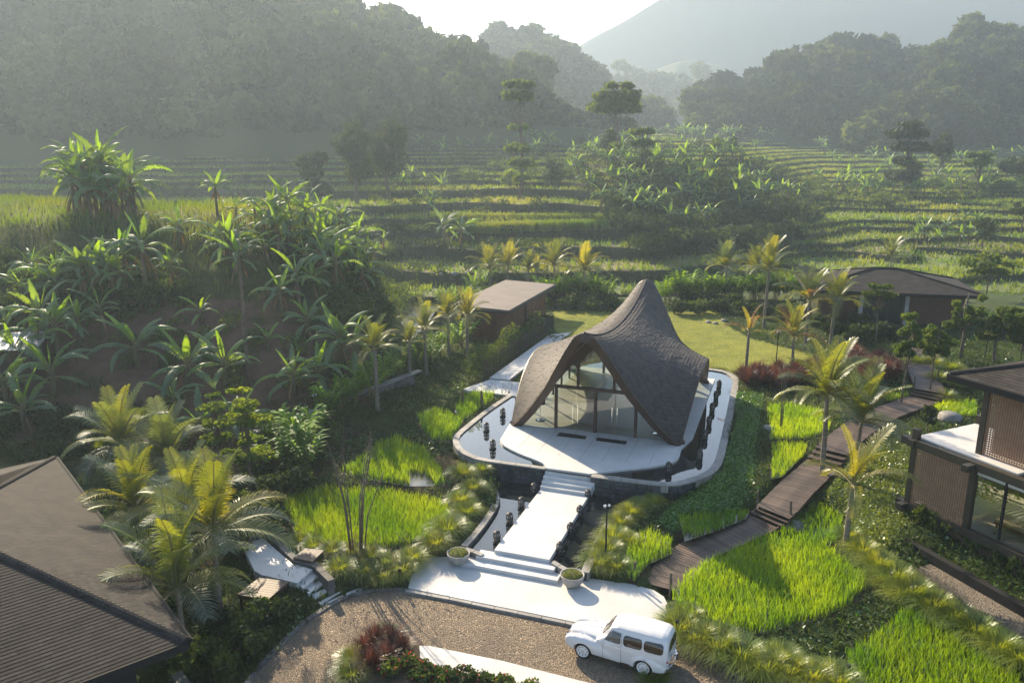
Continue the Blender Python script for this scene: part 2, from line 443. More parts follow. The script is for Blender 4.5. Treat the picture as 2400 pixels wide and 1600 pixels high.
# ------------------------------------------------------------------ terrain heights
def src2(crop, pts):
    sc, ox, oy = crop
    return [(ox + a / sc, oy + b / sc) for a, b in pts]
C1, C2, C4, C5, C6, C7 = (2.904, 1000, 620), (2.851, 900, 1050), (2.94, 0, 400), (2.94, 1600, 600), (2.851, 1600, 1050), (3.136, 300, 700)
def poly(pts, z): return [G(u, v, z) for u, v in pts]
ctrl = []
for u, v, z in [(1200,1450,0),(1500,1600,0),(900,1500,0),(600,1600,0),(1700,1450,.1),(1600,1350,.2),(2000,1550,.2),(2300,1590,.3),
        (1750,1300,.4),(1900,1400,.25),(2050,1300,.5),(2250,1400,.6),(2400,1500,.6),(1850,1150,1.0),(1750,1050,1.25),(1720,980,1.3),
        (1950,1080,1.3),(2050,1180,1.2),(2100,1250,1.1),(2000,950,1.9),(2150,900,2.3),(2300,850,2.5),(1800,870,1.6),(1700,800,1.3),
        (1600,760,1.25),(1400,720,1.2),(1300,740,1.15),(1200,800,1.15),(1850,760,1.8),(2000,780,2.3),(2300,760,2.4),(1650,700,1.3),
        (1300,690,1.0),(1900,690,1.6),(2300,700,1.6),(1000,1200,.45),(850,1200,.35),(950,1090,.7),(1020,1000,1.05),(650,1300,.2),(1000,1320,.15),
        (600,1150,.4),(500,1250,.1),(400,1100,.5),(850,1000,.8),(1000,950,1.05),(900,950,.9),(1050,850,1.0),(1010,800,.9),(450,1400,-.2),
        (300,1350,-.2),(1100,760,.9),(1650,1200,.8),(1450,1250,.2),(100,1400,-.2),(2400,1250,1.4),(2400,1350,1.0),(1640,1150,.85),(1690,1120,1.1),(1720,1060,1.25),(1590,1165,.6),(1740,930,1.3),(1750,890,1.35)]:
    x, y = G(u, v, z); ctrl.append((x, y, z))
for u, v, Y in [(-150,960,46),(150,960,45),(400,970,45),(600,985,45),(780,940,47.5),(-150,850,49.5),(150,850,49.5),(400,850,49.8),(650,850,50),(800,850,52),
        (-150,700,55),(150,700,55),(400,700,55.5),(650,700,56.5),(800,720,59),(-150,600,60),(150,600,60),(400,600,60.5),(620,600,62),(750,610,65),
        (-150,520,66),(150,520,66),(400,520,66.5),(600,520,68),(900,850,57),(870,760,64),(910,720,73),(860,620,74),(800,560,76),
        (300,495,72),(600,488,77),(100,478,80),(720,520,80),(900,810,66)]:
    ctrl.append(P(u, v, Y))
for u, v, z in [(950,760,-1.2),(1000,712,-1.2),(1080,682,-1.2),(1060,720,-.9),(935,790,-1.0),(1150,690,-.3),(1000,650,-.6)]:
    x, y = G(u, v, z); ctrl.append((x, y, z))
ctrl += [(-40,108,5),(-20,103,0),(-75,100,8),(-110,90,10),(-100,60,11),(-100,40,3),(-40,30,.2),(-45,12,-.2),(45,30,1.6),(60,60,2.2),(60,90,.4),(20,92,0),(5,92,-.2),
         (-12,108,-1.5),(-120,120,8),(-60,120,3),(90,60,2),(90,90,.3),(70,20,1),(0,8,0),(40,10,.4)]
def tps_fit(c, lam=0.4):
    n = len(c)
    d = np.hypot(c[:, None, 0] - c[None, :, 0], c[:, None, 1] - c[None, :, 1])
    K = np.where(d > 0, d * d * np.log(d + 1e-12), 0) + lam * np.eye(n)
    Pm = np.c_[np.ones(n), c[:, :2]]
    A = np.zeros((n + 3, n + 3)); A[:n, :n] = K; A[:n, n:] = Pm; A[n:, :n] = Pm.T
    return np.linalg.solve(A, np.r_[c[:, 2], 0, 0, 0])
def tps(X, Y):
    X, Y = np.asarray(X, float), np.asarray(Y, float)
    s = X.shape; x, y = X.ravel(), Y.ravel(); out = np.empty(len(x))
    for i in range(0, len(x), 20000):
        xs, ys = x[i:i + 20000], y[i:i + 20000]
        d = np.hypot(xs[:, None] - ctrl[None, :, 0], ys[:, None] - ctrl[None, :, 1])
        out[i:i + 20000] = np.where(d > 0, d * d * np.log(d + 1e-12), 0) @ _w[:-3] + _w[-3] + _w[-2] * xs + _w[-1] * ys
    return out.reshape(s)

BE = np.array([-.9, -.3, -.1, .05, .15, .25, .4, .8])
YY = np.array([86, 98, 115, 130, 160, 195, 250, 330, 480, 900])
ZT = np.array([[-1,-1,-1,-1,-1,-1,-.5,0],[1,1,1,.7,.5,.3,.3,.3],[3.5,3.5,3.7,3.5,3.6,2.2,1.2,1.2],[6,6,6.3,6,7.0,5.2,2.2,2],
               [9,9,9.3,9.3,12.4,10.5,4.6,4.2],[12.5,12.5,12.8,13,16.5,14.5,6.8,6.5],[16.5,17,17.5,17.5,18,16.5,11,10],
               [20,21,22,21,20,19,15,14.5],[24,26,27,25,23,22,20,20],[40,40,40,36,34,34,34,34]], float)
def vbase(X, Y):
    X, Y = np.asarray(X, float), np.asarray(Y, float)
    b = np.clip(X / np.maximum(Y, 1), BE[0], BE[-1] - 1e-6); yy = np.clip(Y, YY[0], YY[-1] - 1e-6)
    i = np.clip(np.searchsorted(BE, b, side='right') - 1, 0, len(BE) - 2); j = np.clip(np.searchsorted(YY, yy, side='right') - 1, 0, len(YY) - 2)
    fb = (b - BE[i]) / (BE[i + 1] - BE[i]); fb = fb * fb * (3 - 2 * fb)
    fy = (yy - YY[j]) / (YY[j + 1] - YY[j])
    z = (ZT[j, i] * (1 - fb) + ZT[j, i + 1] * fb) * (1 - fy) + (ZT[j + 1, i] * (1 - fb) + ZT[j + 1, i + 1] * fb) * fy
    amp = np.clip((Y - 88) / 25, 0, 1)
    return np.where(Y < 86, -6.0, z + amp * (.75 * wob(X, Y, 46, 1) + .35 * wob(X, Y, 17, 2)))

# flat or sunken areas of the garden: (outline, height, tint)
SOIL, MUD, LAWN, COVER, BED = (.115, .072, .050), (.055, .047, .026), (.185, .205, .048), (.040, .062, .017), (.05, .05, .022)
POOL_UP = poly(src2(C1, [(560,880),(395,990),(230,1120),(185,1165),(178,1200),(205,1255),(290,1308),(400,1335),(805,1390),(1115,1442),(1560,1497),(1700,1500),(1830,1470),(1950,1420),(2010,1350),(2050,1200),(2090,1000),(2120,830),(2125,780),(2090,745),(2030,720),(1950,707),(1890,700)]), 1.3)
POOL_UP += [(8.0, 60.0), (1.2, 55.2)]
POOL_LOW = poly(src2(C2, [(680,180),(735,235),(768,310),(765,370),(720,450),(640,560),(555,655),(670,690),(1150,740),(1210,800),(1315,825),(1380,680),(1440,560),(1500,470),(1600,395),(1720,348),(1870,325),(1500,270),(1060,200)]), .5)
PLAZA = poly(src2(C2, [(160,932),(185,850),(210,790),(270,735),(350,715),(430,722),(580,765),(1180,880),(1390,870),(1650,905),(1800,945),(1870,990),(1900,1050),(1905,1180)]) + [], .12)
PLAZA = PLAZA + [G(1568, 1500, .12), G(1420, 1478, .12)] + [G(*p, .12) for p in src2(C2, [(1290,1162),(1000,1102),(760,1054),(420,984)])]
DRIVE = [G(u, v, 0) for u, v in [(958,1385),(900,1384),(850,1390),(800,1408),(750,1435),(700,1475),(650,1525),(600,1580),(560,1640),(540,1720)]] + [(-9, 8), (12, 8)] + [G(u, v, 0) for u, v in [(1800,1700),(1740,1600),(1690,1552),(1640,1530),(1600,1515),(1575,1500),(1568,1474)]]
GRAVEL = [G(u, v, .6) for u, v in [(2110,1340),(2190,1318),(2420,1450),(2600,1560),(2500,1640),(2400,1500),(2300,1440),(2200,1390)]]
def c6(p): return src2(C6, p)
PADDIES = [  # name, outline, level, rice height
    ('p_big', poly([(1572,1400)] + c6([(0,870),(150,775),(330,705),(480,630),(650,570),(720,490),(900,405),(1080,480),(1060,620),(985,680),(1080,770),(1250,880),(1230,960),(1100,1080),(900,1170),(700,1215),(560,1255),(300,1245),(0,1160)]) + [(1575,1450)], .25), .25, .52),
    ('p_low', poly(c6([(1060,1390),(1200,1310),(1350,1200),(1500,1060),(1620,1120),(1750,1200),(1900,1300),(2050,1420),(2250,1540),(2350,1700),(1200,1700),(1100,1500)]), .15), .15, 0.51),
    ('p_up', poly(src2(C5, [(570,1040),(760,1030),(960,1080),(1030,1160),(1030,1200),(900,1262),(590,1272)]), 1.2), 1.2, 0.43),
    ('p_up2', poly(src2(C5, [(600,1300),(880,1305),(850,1380),(700,1530),(590,1550)]), 1.0), 1.0, 0.39),
    ('p_mid', poly(c6([(-40,470),(250,440),(470,430),(440,480),(250,560),(0,640)]), .55), .55, 0.39),
    ('p_mid2', poly(src2(C2, [(1770,560),(1940,640),(1930,720),(1780,790),(1690,900),(1610,885),(1600,740),(1660,610)]), .3), .3, 0.47),
    ('p_left', poly([(655,1175),(760,1152),(900,1160),(1040,1185),(1062,1205),(1055,1240),(1010,1280),(900,1292),(760,1295),(690,1262)], .35), .35, .6),
    ('p_left_up', poly([(790,1112),(835,1090),(880,1050),(930,1030),(1000,1062),(1045,1118),(1048,1142),(950,1142),(860,1128)], .75), .75, .55),
    ('p_back', poly([(978,982),(1030,962),(1090,992),(1058,1040),(1008,1034),(982,1005)], 1.05), 1.05, .5),
    ('p_back2', poly([(1080,935),(1110,922),(1170,925),(1150,945),(1085,990),(1060,965)], 1.1), 1.1, .45),
    ('p_house', poly(src2(C5, [(1700,1060),(1800,1010),(2040,1010),(2040,1110),(1880,1110),(1760,1080)]), 1.7), 1.7, 0.39),
    ('p_walk', poly(src2(C5, [(1350,960),(1560,950),(1580,975),(1400,1010)]), 1.7), 1.7, 0.39),
]
SLOPE_P = poly([(1690,920),(1790,925),(1770,1050),(1765,1130),(1720,1190),(1600,1215),(1540,1190),(1600,1140),(1690,1100),(1730,980)], 1.2)
PALMS_P = poly([(1950,1090),(2150,1020),(2140,1220),(2080,1260),(1960,1200),(1930,1130)], 1.2)
LAWN_P = poly(src2(C1, [(860,300),(1500,330),(2000,330)]) + [(1700,765),(1760,800),(1900,850),(1960,830),(1990,815),(1900,862),(1760,880),(1650,872),(1500,840),(1300,780)], 1.25)
BANK = [(-140, 38), (-16, 39.5), (-10.5, 48), (-8.5, 53), (-12, 66), (-18, 70), (-22, 62), (-40, 64), (-140, 66)]
BWC = np.array([(*G(u, v, z), z) for u, v, z in [(1556,1375,.15),(1590,1325,.22),(1640,1287,.32),(1690,1265,.40),(1745,1240,.45),(1793,1221,.48),(1815,1197,.93),(1868,1142,.98),(1930,1086,1.05),(1953,1053,1.5),(2000,1012,1.55),(2060,975,1.62),(2110,955,1.7),(2168,934,1.78),(2180,915,2.2),(2165,880,2.3),(2155,845,2.4),(2140,815,2.45)]])
BWD = np.concatenate([BWC[i] + (BWC[i + 1] - BWC[i]) * np.linspace(0, 1, 8)[:-1, None] for i in range(len(BWC) - 1)] + [BWC[-1:]])
extra = [(x, y, z - .2) for x, y, z in BWC]
for n_, p_, z_, h_ in PADDIES:
    extra.append((sum(a for a, b in p_) / len(p_), sum(b for a, b in p_) / len(p_), z_)); extra += [(x, y, z_ + .06) for x, y in p_[::2]]
extra += [(x, y, .55) for x, y in GRAVEL] + [(x, y, .02) for x, y in PLAZA[::2]] + [(x, y, -.05) for x, y in DRIVE if y > 15]
extra += [(*G(u, v, .5), .5) for u, v in [(580,1270),(640,1300),(700,1350)]]
_c = []
for e in list(ctrl) + extra:                          # drop near doubles
    if all((e[0] - c[0]) ** 2 + (e[1] - c[1]) ** 2 > .5 for c in _c): _c.append(e)
ctrl = np.array(_c)
_w = tps_fit(ctrl)
def ground(X, Y):
    X, Y = np.asarray(X, float), np.asarray(Y, float)
    g = tps(X, Y)
    amp = np.clip((Y - 45) / 15, 0, 1) * np.clip((-X - 8) / 8, 0, 1)
    g = g + amp * .35 * wob(X, Y, 9, 3)
    for n, p, z, h in PADDIES: g = np.where(inside(p, X, Y), z, g)
    g = np.where(inside(POOL_UP, X, Y) | inside(POOL_LOW, X, Y), -.6, g)
    g = np.where(inside(PLAZA, X, Y) | inside(DRIVE, X, Y), -.12, g)
    g = np.where(inside(GRAVEL, X, Y), .5, g)
    sh = g.shape; xf, yf, gf_ = X.ravel(), Y.ravel(), g.ravel().copy()
    k = (xf > 6) & (xf < 40) & (yf > 22) & (yf < 70)
    if k.any():
        dd = np.hypot(xf[k][:, None] - BWD[None, :, 0], yf[k][:, None] - BWD[None, :, 1]); j = dd.argmin(1); dm = dd.min(1)
        gf_[k] = np.where(dm < 1.25, np.minimum(gf_[k], BWD[j, 2] - .28), gf_[k])
    return gf_.reshape(sh)
LEVELS = [0.0]
_r = random.Random(5)
while LEVELS[-1] < 27: LEVELS.append(LEVELS[-1] + (_r.uniform(.42, .85) if LEVELS[-1] < 7.5 else _r.uniform(.7, 1.5)))
LEVELS = np.array(LEVELS)
def valley(X, Y):
    b = vbase(X, Y)
    k = np.searchsorted(LEVELS, b, side='right') - 1
    k = np.where((k % 2 == 1) & (X / np.maximum(Y, 1) < .30) & (LEVELS[np.clip(k, 0, len(LEVELS) - 1)] < 8.2), k - 1, k)
    return np.where((k >= 0) & (Y >= 86), LEVELS[np.clip(k, 0, len(LEVELS) - 1)], -6.0)
def both(X, Y): return np.maximum(np.where(np.asarray(Y) < 112, ground(X, Y), -6), valley(X, Y))
_YS = np.concatenate([np.arange(16, 112, .2), np.arange(112, 420, .5)])
def hit(u, v):
    x, y, dz = ray(u, v)
    t = _YS / y
    zz = CAM_Z + dz * t
    g = both(x * t, _YS)
    i = np.argmax(zz <= g)
    if not (zz <= g).any(): i = len(_YS) - 1
    return float(x * t[i]), float(_YS[i]), float(g[i])
def gz(x, y): return float(both(np.array([x]), np.array([y]))[0])

# garden and near bank: one height field
def grid_mesh(name, xs, ys, fz, tint):
    X, Y = np.meshgrid(xs, ys)
    Z = fz(X, Y)
    V = np.c_[X.ravel(), Y.ravel(), Z.ravel()]
    nx, ny = len(xs), len(ys)
    i = np.arange(ny - 1)[:, None] * nx + np.arange(nx - 1)[None, :]
    F = np.stack([i, i + 1, i + nx + 1, i + nx], -1).reshape(-1, 4)
    return fast_mesh(name, V, F, [M['ground']], smooth=True, cols=tint(X.ravel(), Y.ravel(), Z.ravel()))
def tint_garden(X, Y, Z):
    c = np.tile(np.array(COVER), (len(X), 1))
    n = wob(X, Y, 7, 4)
    m = inside(BANK, X + n * .8, Y + .8 * wob(X, Y, 6, 5)); c[m] = (.070, .070, .028); m &= (Y < 56.5 + 1.5 * n) & (X > -38 + 2 * n) & (Y > 41.5); c[m] = SOIL
    far = (Y > 66) & (X < -8); c[far] = (.085, .10, .026)
    c[inside(SLOPE_P, X, Y)] = (.055, .125, .020); c[inside(PALMS_P, X, Y)] = (.095, .125, .024)
    m = inside(LAWN_P, X, Y); c[m] = LAWN
    for nme, p, z, h in PADDIES:
        xs = [a for a, b in p]; ys = [b for a, b in p]
        m = inside(p, X, Y); c[m] = MUD
    m = (X > -16) & (X < 0) & (Y > 30) & (Y < 46) & ~np.any([inside(p, X, Y) for _, p, _, _ in PADDIES], axis=0)
    c[m & (n > -.25)] = (.075, .055, .035)
    return c
xs = np.concatenate([np.arange(-120, -26, 1.2), np.arange(-26, 34, .3), np.arange(34, 100, 1.4)])
ys = np.concatenate([np.arange(6, 18, 1.2), np.arange(18, 62, .3), np.arange(62, 112, .7)])
o = link('garden_ground', grid_mesh('garden_ground', xs, ys, ground, tint_garden))
tag(o, 'garden ground of soil, lawn and low green cover', 'ground', kind='structure')

# terraced valley: every level a tread with a steep bank in front of it
tx = np.concatenate([np.arange(-330, -130, 3), np.arange(-130, 150, 1.0), np.arange(150, 330, 3)])
ty = np.concatenate([np.arange(86, 200, .4), np.arange(200, 420, 1.0)])
TX, TY = np.meshgrid(tx, ty, indexing='ij')
ZB = np.maximum.accumulate(vbase(TX, TY), axis=1)
def contour(z):
    k = (ZB >= z); i = np.argmax(k, axis=1); i = np.where(k.any(axis=1), i, len(ty) - 1)
    i0 = np.maximum(i - 1, 0); r = np.arange(len(tx))
    f = np.clip((z - ZB[r, i0]) / np.maximum(ZB[r, i] - ZB[r, i0], 1e-6), 0, 1)
    return np.where(i > 0, ty[i0] + f * (ty[i] - ty[i0]), ty[0])
def soft(a, n=7):
    k = np.ones(n) / n; return np.convolve(np.r_[[a[0]] * (n // 2), a, [a[-1]] * (n // 2)], k, mode='valid')
CONT = [soft(contour(z)) for z in LEVELS]
CONT.append(np.full(len(tx), 420.0))
for k in range(len(LEVELS) - 1):                      # broad double steps left of the ridge, fine steps on the right
    if k % 2 == 1 and LEVELS[k] < 8.2:
        w_ = np.clip((tx / CONT[k] - .24) / .10, 0, 1); w_ = w_ * w_ * (3 - 2 * w_)
        CONT[k] = CONT[k] * w_ + (CONT[k + 1] - .03) * (1 - w_)
tread_t = [solid('tread_%s' % n, a, b, rough=.95, scale=.25, bump=.5, bscale=3) for n, a, b in
           (('rice', (.11, .15, .026), (.085, .11, .024)), ('dry', (.17, .14, .06), (.12, .12, .04)), ('wet', (.07, .06, .035), (.09, .085, .04)))]
riser_m = solid('bank', (.042, .056, .020), (.062, .054, .030), rough=.95, scale=.5, bump=.8, bscale=2.5)
TREADS = []
for k, z in enumerate(LEVELS[:-1]):
    y0, y1 = CONT[k], np.maximum(CONT[k + 1], CONT[k] + .02)
    n = len(tx)
    V, mi = [], []
    zprev = LEVELS[k - 1] if k else -3.0
    lip = np.minimum(.45, (y1 - y0) * .4)
    rows = [(y0 - .32, np.full(n, zprev - .15)), (y0 - .06, np.full(n, z + .10)), (y0 + lip * .6, np.full(n, z + .13)), (y0 + lip, np.full(n, z)), (np.maximum(y1 + .1, y0 + lip + .01), np.full(n, z))]
    V = np.concatenate([np.c_[tx, ry, rz] for ry, rz in rows])
    F, mi = [], []
    for r in range(len(rows) - 1):
        i = r * n + np.arange(n - 1)
        F.append(np.stack([i, i + 1, i + n + 1, i + n], -1)); mi.append(np.full(n - 1, 0 if r < 3 else 1))
    tm = tread_t[[0, 0, 1, 0, 2, 0, 0, 1][k % 8]]
    o = link('rice_terrace', fast_mesh('rice_terrace', V, np.concatenate(F), [riser_m, tm], np.concatenate(mi)))
    tag(o, 'stepped rice terrace, number %d up the valley from the stream' % (k + 1), 'terrace', 'rice terraces of the valley', 'structure')
    TREADS.append((z, y0, y1))

# ------------------------------------------------------------------ far hills
def curve_at(pts, us):
    p = np.array(pts, float); o = np.argsort(p[:, 0]); p = p[o]
    return np.stack([np.interp(us, p[:, 0], p[:, k]) for k in range(1, p.shape[1])], -1)
hill_m = solid('hill_soil', (.045, .060, .024), (.065, .075, .03), rough=1, scale=.02, bump=.3, bscale=.3)
peak_m = solid('mountain', (.050, .062, .058), (.040, .052, .05), rough=1, scale=.004, bump=.4, bscale=.02)
HILLS = {}
def hill(name, crest, foot, label, mat, n=90, rough=6.0, seed=0, bulge=.12, ribs=1.0):
    """crest / foot: (u, v, Y) measured; a slope lofted between them with ribs and gullies, and a back slope"""
    us = np.linspace(min(c[0] for c in crest), max(c[0] for c in crest), n)
    cr, ft = curve_at(crest, us), curve_at(foot, us)
    C = np.array([P(u, a[0], a[1]) for u, a in zip(us, cr)]); Fp = np.array([P(u, a[0], a[1]) for u, a in zip(us, ft)])
    rows = []
    m = 16
    for j in range(m + 1):
        t = j / m
        p = Fp * (1 - t) + C * t
        p[:, 2] += bulge * (C[:, 2] - Fp[:, 2]) * math.sin(math.pi * t)
        w = math.sin(math.pi * min(t, .98)) ** .6
        p[:, 1] += w * rough * (ribs * wob(p[:, 0], np.full(n, t * 14.0), 38, seed) + .4 * wob(p[:, 0], p[:, 2], 15, seed + 1))
        rows.append(p)
    back = C.copy(); back[:, 1] += (C[:, 2] - Fp[:, 2]) * 1.2 + 20; back[:, 2] = Fp[:, 2] - 5
    rows.append(C + np.array([0, 4, 0])); rows.append(back)
    rows.insert(0, rows[0] + np.array([0, -10, -14]))
    V = np.concatenate(rows); N = len(rows)
    i = np.arange(N - 1)[:, None] * n + np.arange(n - 1)[None, :]
    F = np.stack([i, i + 1, i + n + 1, i + n], -1).reshape(-1, 4)
    o = link(name, fast_mesh(name, V, F, [mat], smooth=True)); tag(o, label, 'hill', kind='structure')
    HILLS[label] = np.stack(rows[1:m + 2])
    return np.stack(rows[1:m + 2])
H_left = hill('wooded_hill', [(-500,-50,290),(0,-55,300),(480,-50,310),(610,-42,316),(690,8,318),(760,42,320),(800,62,322),(870,92,325),(1000,130,325),(1070,160,320),(1130,184,315),(1160,228,305),(1250,228,300),(1300,263,295),(1380,300,290),(1480,336,280)],
    [(-500,330,200),(300,335,205),(800,318,215),(1100,300,235),(1300,300,250),(1480,305,262)], 'large hazy wooded hill filling the upper left', hill_m, n=120, rough=9, seed=1)
H_mid = hill('wooded_hill', [(1020,204,480),(1090,134,490),(1150,112,495),(1200,108,500),(1250,102,500),(1300,119,500),(1350,164,500),(1400,202,495),(1435,239,490),(1470,274,480),(1560,309,470)],
    [(1020,290,400),(1300,285,400),(1560,295,400)], 'rounded wooded hill behind the left ridge at the centre', hill_m, n=60, rough=6, seed=2)
H_ra = hill('wooded_hill', [(1620,269,400),(1660,249,405),(1720,226,410),(1780,199,415),(1830,159,420),(1870,134,420),(1950,122,420),(2010,126,420),(2070,139,420),(2120,159,420),(2180,164,420),(2300,174,420),(2500,184,420)],
    [(1620,310,330),(1900,325,330),(2500,350,335)], 'broad wooded hill right of the valley gap', hill_m, n=90, rough=7, seed=3)
H_rb = hill('wooded_hill', [(2020,366,330),(2120,276,345),(2180,186,375),(2240,121,395),(2300,98,400),(2350,104,400),(2420,106,390),(2500,76,390),(2700,56,390)],
    [(2020,338,305),(2250,350,300),(2700,360,290)], 'steep wooded hill at the right edge', hill_m, n=60, rough=8, seed=4)
hill('far_ridge', [(1330,230,690),(1400,200,695),(1430,182,700),(1490,182,700),(1520,195,700),(1560,190,700),(1640,186,700),(1680,195,700),(1720,215,695),(1800,240,690)],
    [(1330,280,620),(1800,290,620)], 'blue far ridge in the valley gap', hill_m, n=60, rough=3, seed=5)
hill('far_ridge', [(1440,215,850),(1520,170,860),(1580,148,860),(1620,140,860),(1680,152,860),(1740,180,860),(1850,215,850)],
    [(1440,260,800),(1850,265,800)], 'faint pale ridge below the mountain', hill_m, n=60, rough=3, seed=6)
hill('mountain', [(1180,210,980),(1290,150,980),(1350,112,980),(1400,82,980),(1450,58,980),(1500,28,980),(1545,0,980),(1580,-22,980),(1640,-40,980),(1900,-50,980),(2600,-45,980),(3000,-30,980)],
    [(1180,270,880),(3000,270,880)], 'pale volcano slope rising behind the hills', peak_m, n=80, rough=5, seed=7, bulge=-.06)
# valley floor far behind
mb = MB(); mb.face([(-900, 400, 19), (900, 400, 19), (1600, 1500, 42), (-1600, 1500, 42)])
tag(mb.build('valley_floor', hill_m), 'far valley floor between the hills', 'ground', kind='structure')
mb = MB(); mb.face([(-1750, -60, -7), (1750, -60, -7), (1750, 1580, -7), (-1750, 1580, -7)])
tag(mb.build('base_ground', hill_m), 'ground far around the garden', 'ground', kind='structure')

# ------------------------------------------------------------------ air
def haze():
    m, nt, out = newmat('haze')
    pv = nt.nodes.new('ShaderNodeVolumePrincipled')
    pv.inputs['Color'].default_value = rgba(HAZE_COLOR)
    pv.inputs['Density'].default_value = HAZE_DENSITY
    pv.inputs['Anisotropy'].default_value = HAZE_G
    nt.links.new(pv.outputs[0], out.inputs['Volume'])
    mb = MB(); mb.box((0, 760, 114), (3600, 1700, 244))
    tag(mb.build('haze', m), 'pale morning haze filling the valley', 'haze', kind='stuff')
haze()

# ------------------------------------------------------------------ foliage makers
def leaf_cloud(blobs, n, size, seed, flat=0.0, up=0.0, shell=.55):
    """leaf clumps spread through ellipsoids (cx,cy,cz,rx,ry,rz); returns quads"""
    r = np.random.default_rng(seed)
    B = np.array(blobs, float); w = (B[:, 3] * B[:, 4] * B[:, 5]) ** .67; w = w / w.sum()
    k = r.choice(len(B), n, p=w); b = B[k]
    d = r.normal(size=(n, 3)); d /= np.linalg.norm(d, axis=1)[:, None]
    rad = shell + (1 - shell) * r.random(n) ** .5
    rad = np.where(r.random(n) < .22, r.random(n) * .8, rad)
    c = b[:, :3] + d * b[:, 3:] * rad[:, None] * (1 + .12 * r.normal(size=(n, 1)))
    nrm = d + r.normal(size=(n, 3)) * .75 + np.array([0, 0, up]); nrm /= np.linalg.norm(nrm, axis=1)[:, None]
    a = np.cross(nrm, r.normal(size=(n, 3))); a /= np.linalg.norm(a, axis=1)[:, None]
    q = np.cross(nrm, a)
    s = size * (.6 + .8 * r.random(n))[:, None]
    asp = (.45 + .3 * r.random(n))[:, None]
    V = np.stack([c - a * s, c - q * s * asp + a * s * .15 + nrm * s * .12, c + a * s * 1.1, c + q * s * asp + a * s * .1 + nrm * s * .12], 1).reshape(-1, 3)
    return V, np.arange(4 * n).reshape(-1, 4)
def crown_mesh(name, blobs, n, size, seed, mat, **kw):
    V, F = leaf_cloud(blobs, n, size, seed, **kw)
    return fast_mesh(name, V, F, [mat])
def blob_crown(seed, R0, H, nb=9, flat=.75, spread=.65, bs=1.0):
    r = random.Random(seed); out = []
    for i in range(nb):
        a = r.uniform(0, 6.28); d = R0 * spread * math.sqrt(r.random())
        s = R0 * r.uniform(.32, .52) * bs
        out.append((d * math.cos(a), d * math.sin(a), H * (.25 + .75 * r.random()) * (1 - .35 * d / R0), s, s, s * flat))
    return out
def limb_mesh(name, h, r0, tips, mat, seed, lean=.0):
    r = random.Random(seed); mb = MB()
    top = Vector((lean * h, r.uniform(-.05, .05) * h, h))
    pts = [Vector((0, 0, -.3)), Vector((lean * h * .2 + r.uniform(-.04, .04) * h, r.uniform(-.03, .03) * h, h * .35)), Vector((lean * h * .6, r.uniform(-.04, .04) * h, h * .7)), top]
    mb.tube(pts, [r0 * 1.3, r0, r0 * .8, r0 * .5], 7)
    for t in tips:
        t = Vector(t); k = r.uniform(.4, .95)
        i = 2 if k > .7 else 1
        a = pts[i].lerp(pts[i + 1], (k - .35 * i) / .35 if i == 1 else (k - .7) / .3)
        mid = a.lerp(t, .5) + Vector((r.uniform(-.1, .1), r.uniform(-.1, .1), -.04 * h))
        mb.tube([a, mid, t], [r0 * .45, r0 * .3, r0 * .1], 5)
    return mb.mesh(name, mat, True)
_tree_n = {}
def make_tree(name, base, h, crown_r, mat, seed, label, cat='tree', group=None, n=900, size=.55, nb=9, trunk_r=None, crown_h=.45, flat=.7, layers=None, lean=0.0, up=0.0, bs=1.0):
    """trunk with limbs, crown of leaf clumps; layers: list of (height fraction, radius fraction) for tiered crowns"""
    t = empty(name, base, 0, label, cat, group)
    if layers:
        r = random.Random(seed); blobs = []
        for hf, rf in layers:
            for i in range(max(3, int(nb * rf))):
                a = r.uniform(0, 6.28); d = crown_r * rf * .75 * math.sqrt(r.random()); s = crown_r * rf * r.uniform(.28, .45)
                blobs.append((d * math.cos(a) + lean * h * hf, d * math.sin(a), h * hf - .12 * d, s, s, s * flat))
    else:
        blobs = [(b[0] + lean * h, b[1], b[2] + h * (1 - crown_h), b[3], b[4], b[5]) for b in blob_crown(seed, crown_r, h * crown_h, nb, flat, .65 if bs == 1 else .95, bs)]
    tips = [(b[0], b[1], b[2] - b[5] * .3) for b in blobs[:20]]
    link('trunk', limb_mesh('trunk', h * .86, trunk_r or h * .022, tips, M['trunk'], seed, lean), t)
    cr = link('crown', crown_mesh('crown', blobs, n, size, seed, mat, up=up), t)
    return t, cr

# ------------------------------------------------------------------ drive, plaza, kerbs
def orient(pts):
    n = len(pts)
    a = sum(pts[i][0] * pts[(i + 1) % n][1] - pts[(i + 1) % n][0] * pts[i][1] for i in range(n))
    return list(pts) if a > 0 else list(pts)[::-1]
def offset(pts, d, closed=True):
    """shift an outline to its left by d (inwards for counter-clockwise outlines)"""
    p = np.array(pts, float)[:, :2]; n = len(p); out = []
    for i in range(n):
        a = p[i - 1] if (closed or i) else p[i]; b = p[(i + 1) % n] if (closed or i < n - 1) else p[i]
        t1 = p[i] - a; t2 = b - p[i]
        t1 = t1 / (np.linalg.norm(t1) + 1e-9); t2 = t2 / (np.linalg.norm(t2) + 1e-9)
        if not t1.any(): t1 = t2
        if not t2.any(): t2 = t1
        nn = np.array([-(t1 + t2)[1], (t1 + t2)[0]]); L = np.linalg.norm(nn)
        nn = nn / (L + 1e-9); k = max(.5, nn @ np.array([-t1[1], t1[0]]))
        out.append(tuple(p[i] + nn * d / k))
    return out
def resample(pts, step):
    p = np.array(pts, float); seg = np.linalg.norm(np.diff(p, axis=0), axis=1); s = np.r_[0, np.cumsum(seg)]
    n = max(2, int(round(s[-1] / step)) + 1); q = np.linspace(0, s[-1], n)
    return np.stack([np.interp(q, s, p[:, k]) for k in range(p.shape[1])], -1)
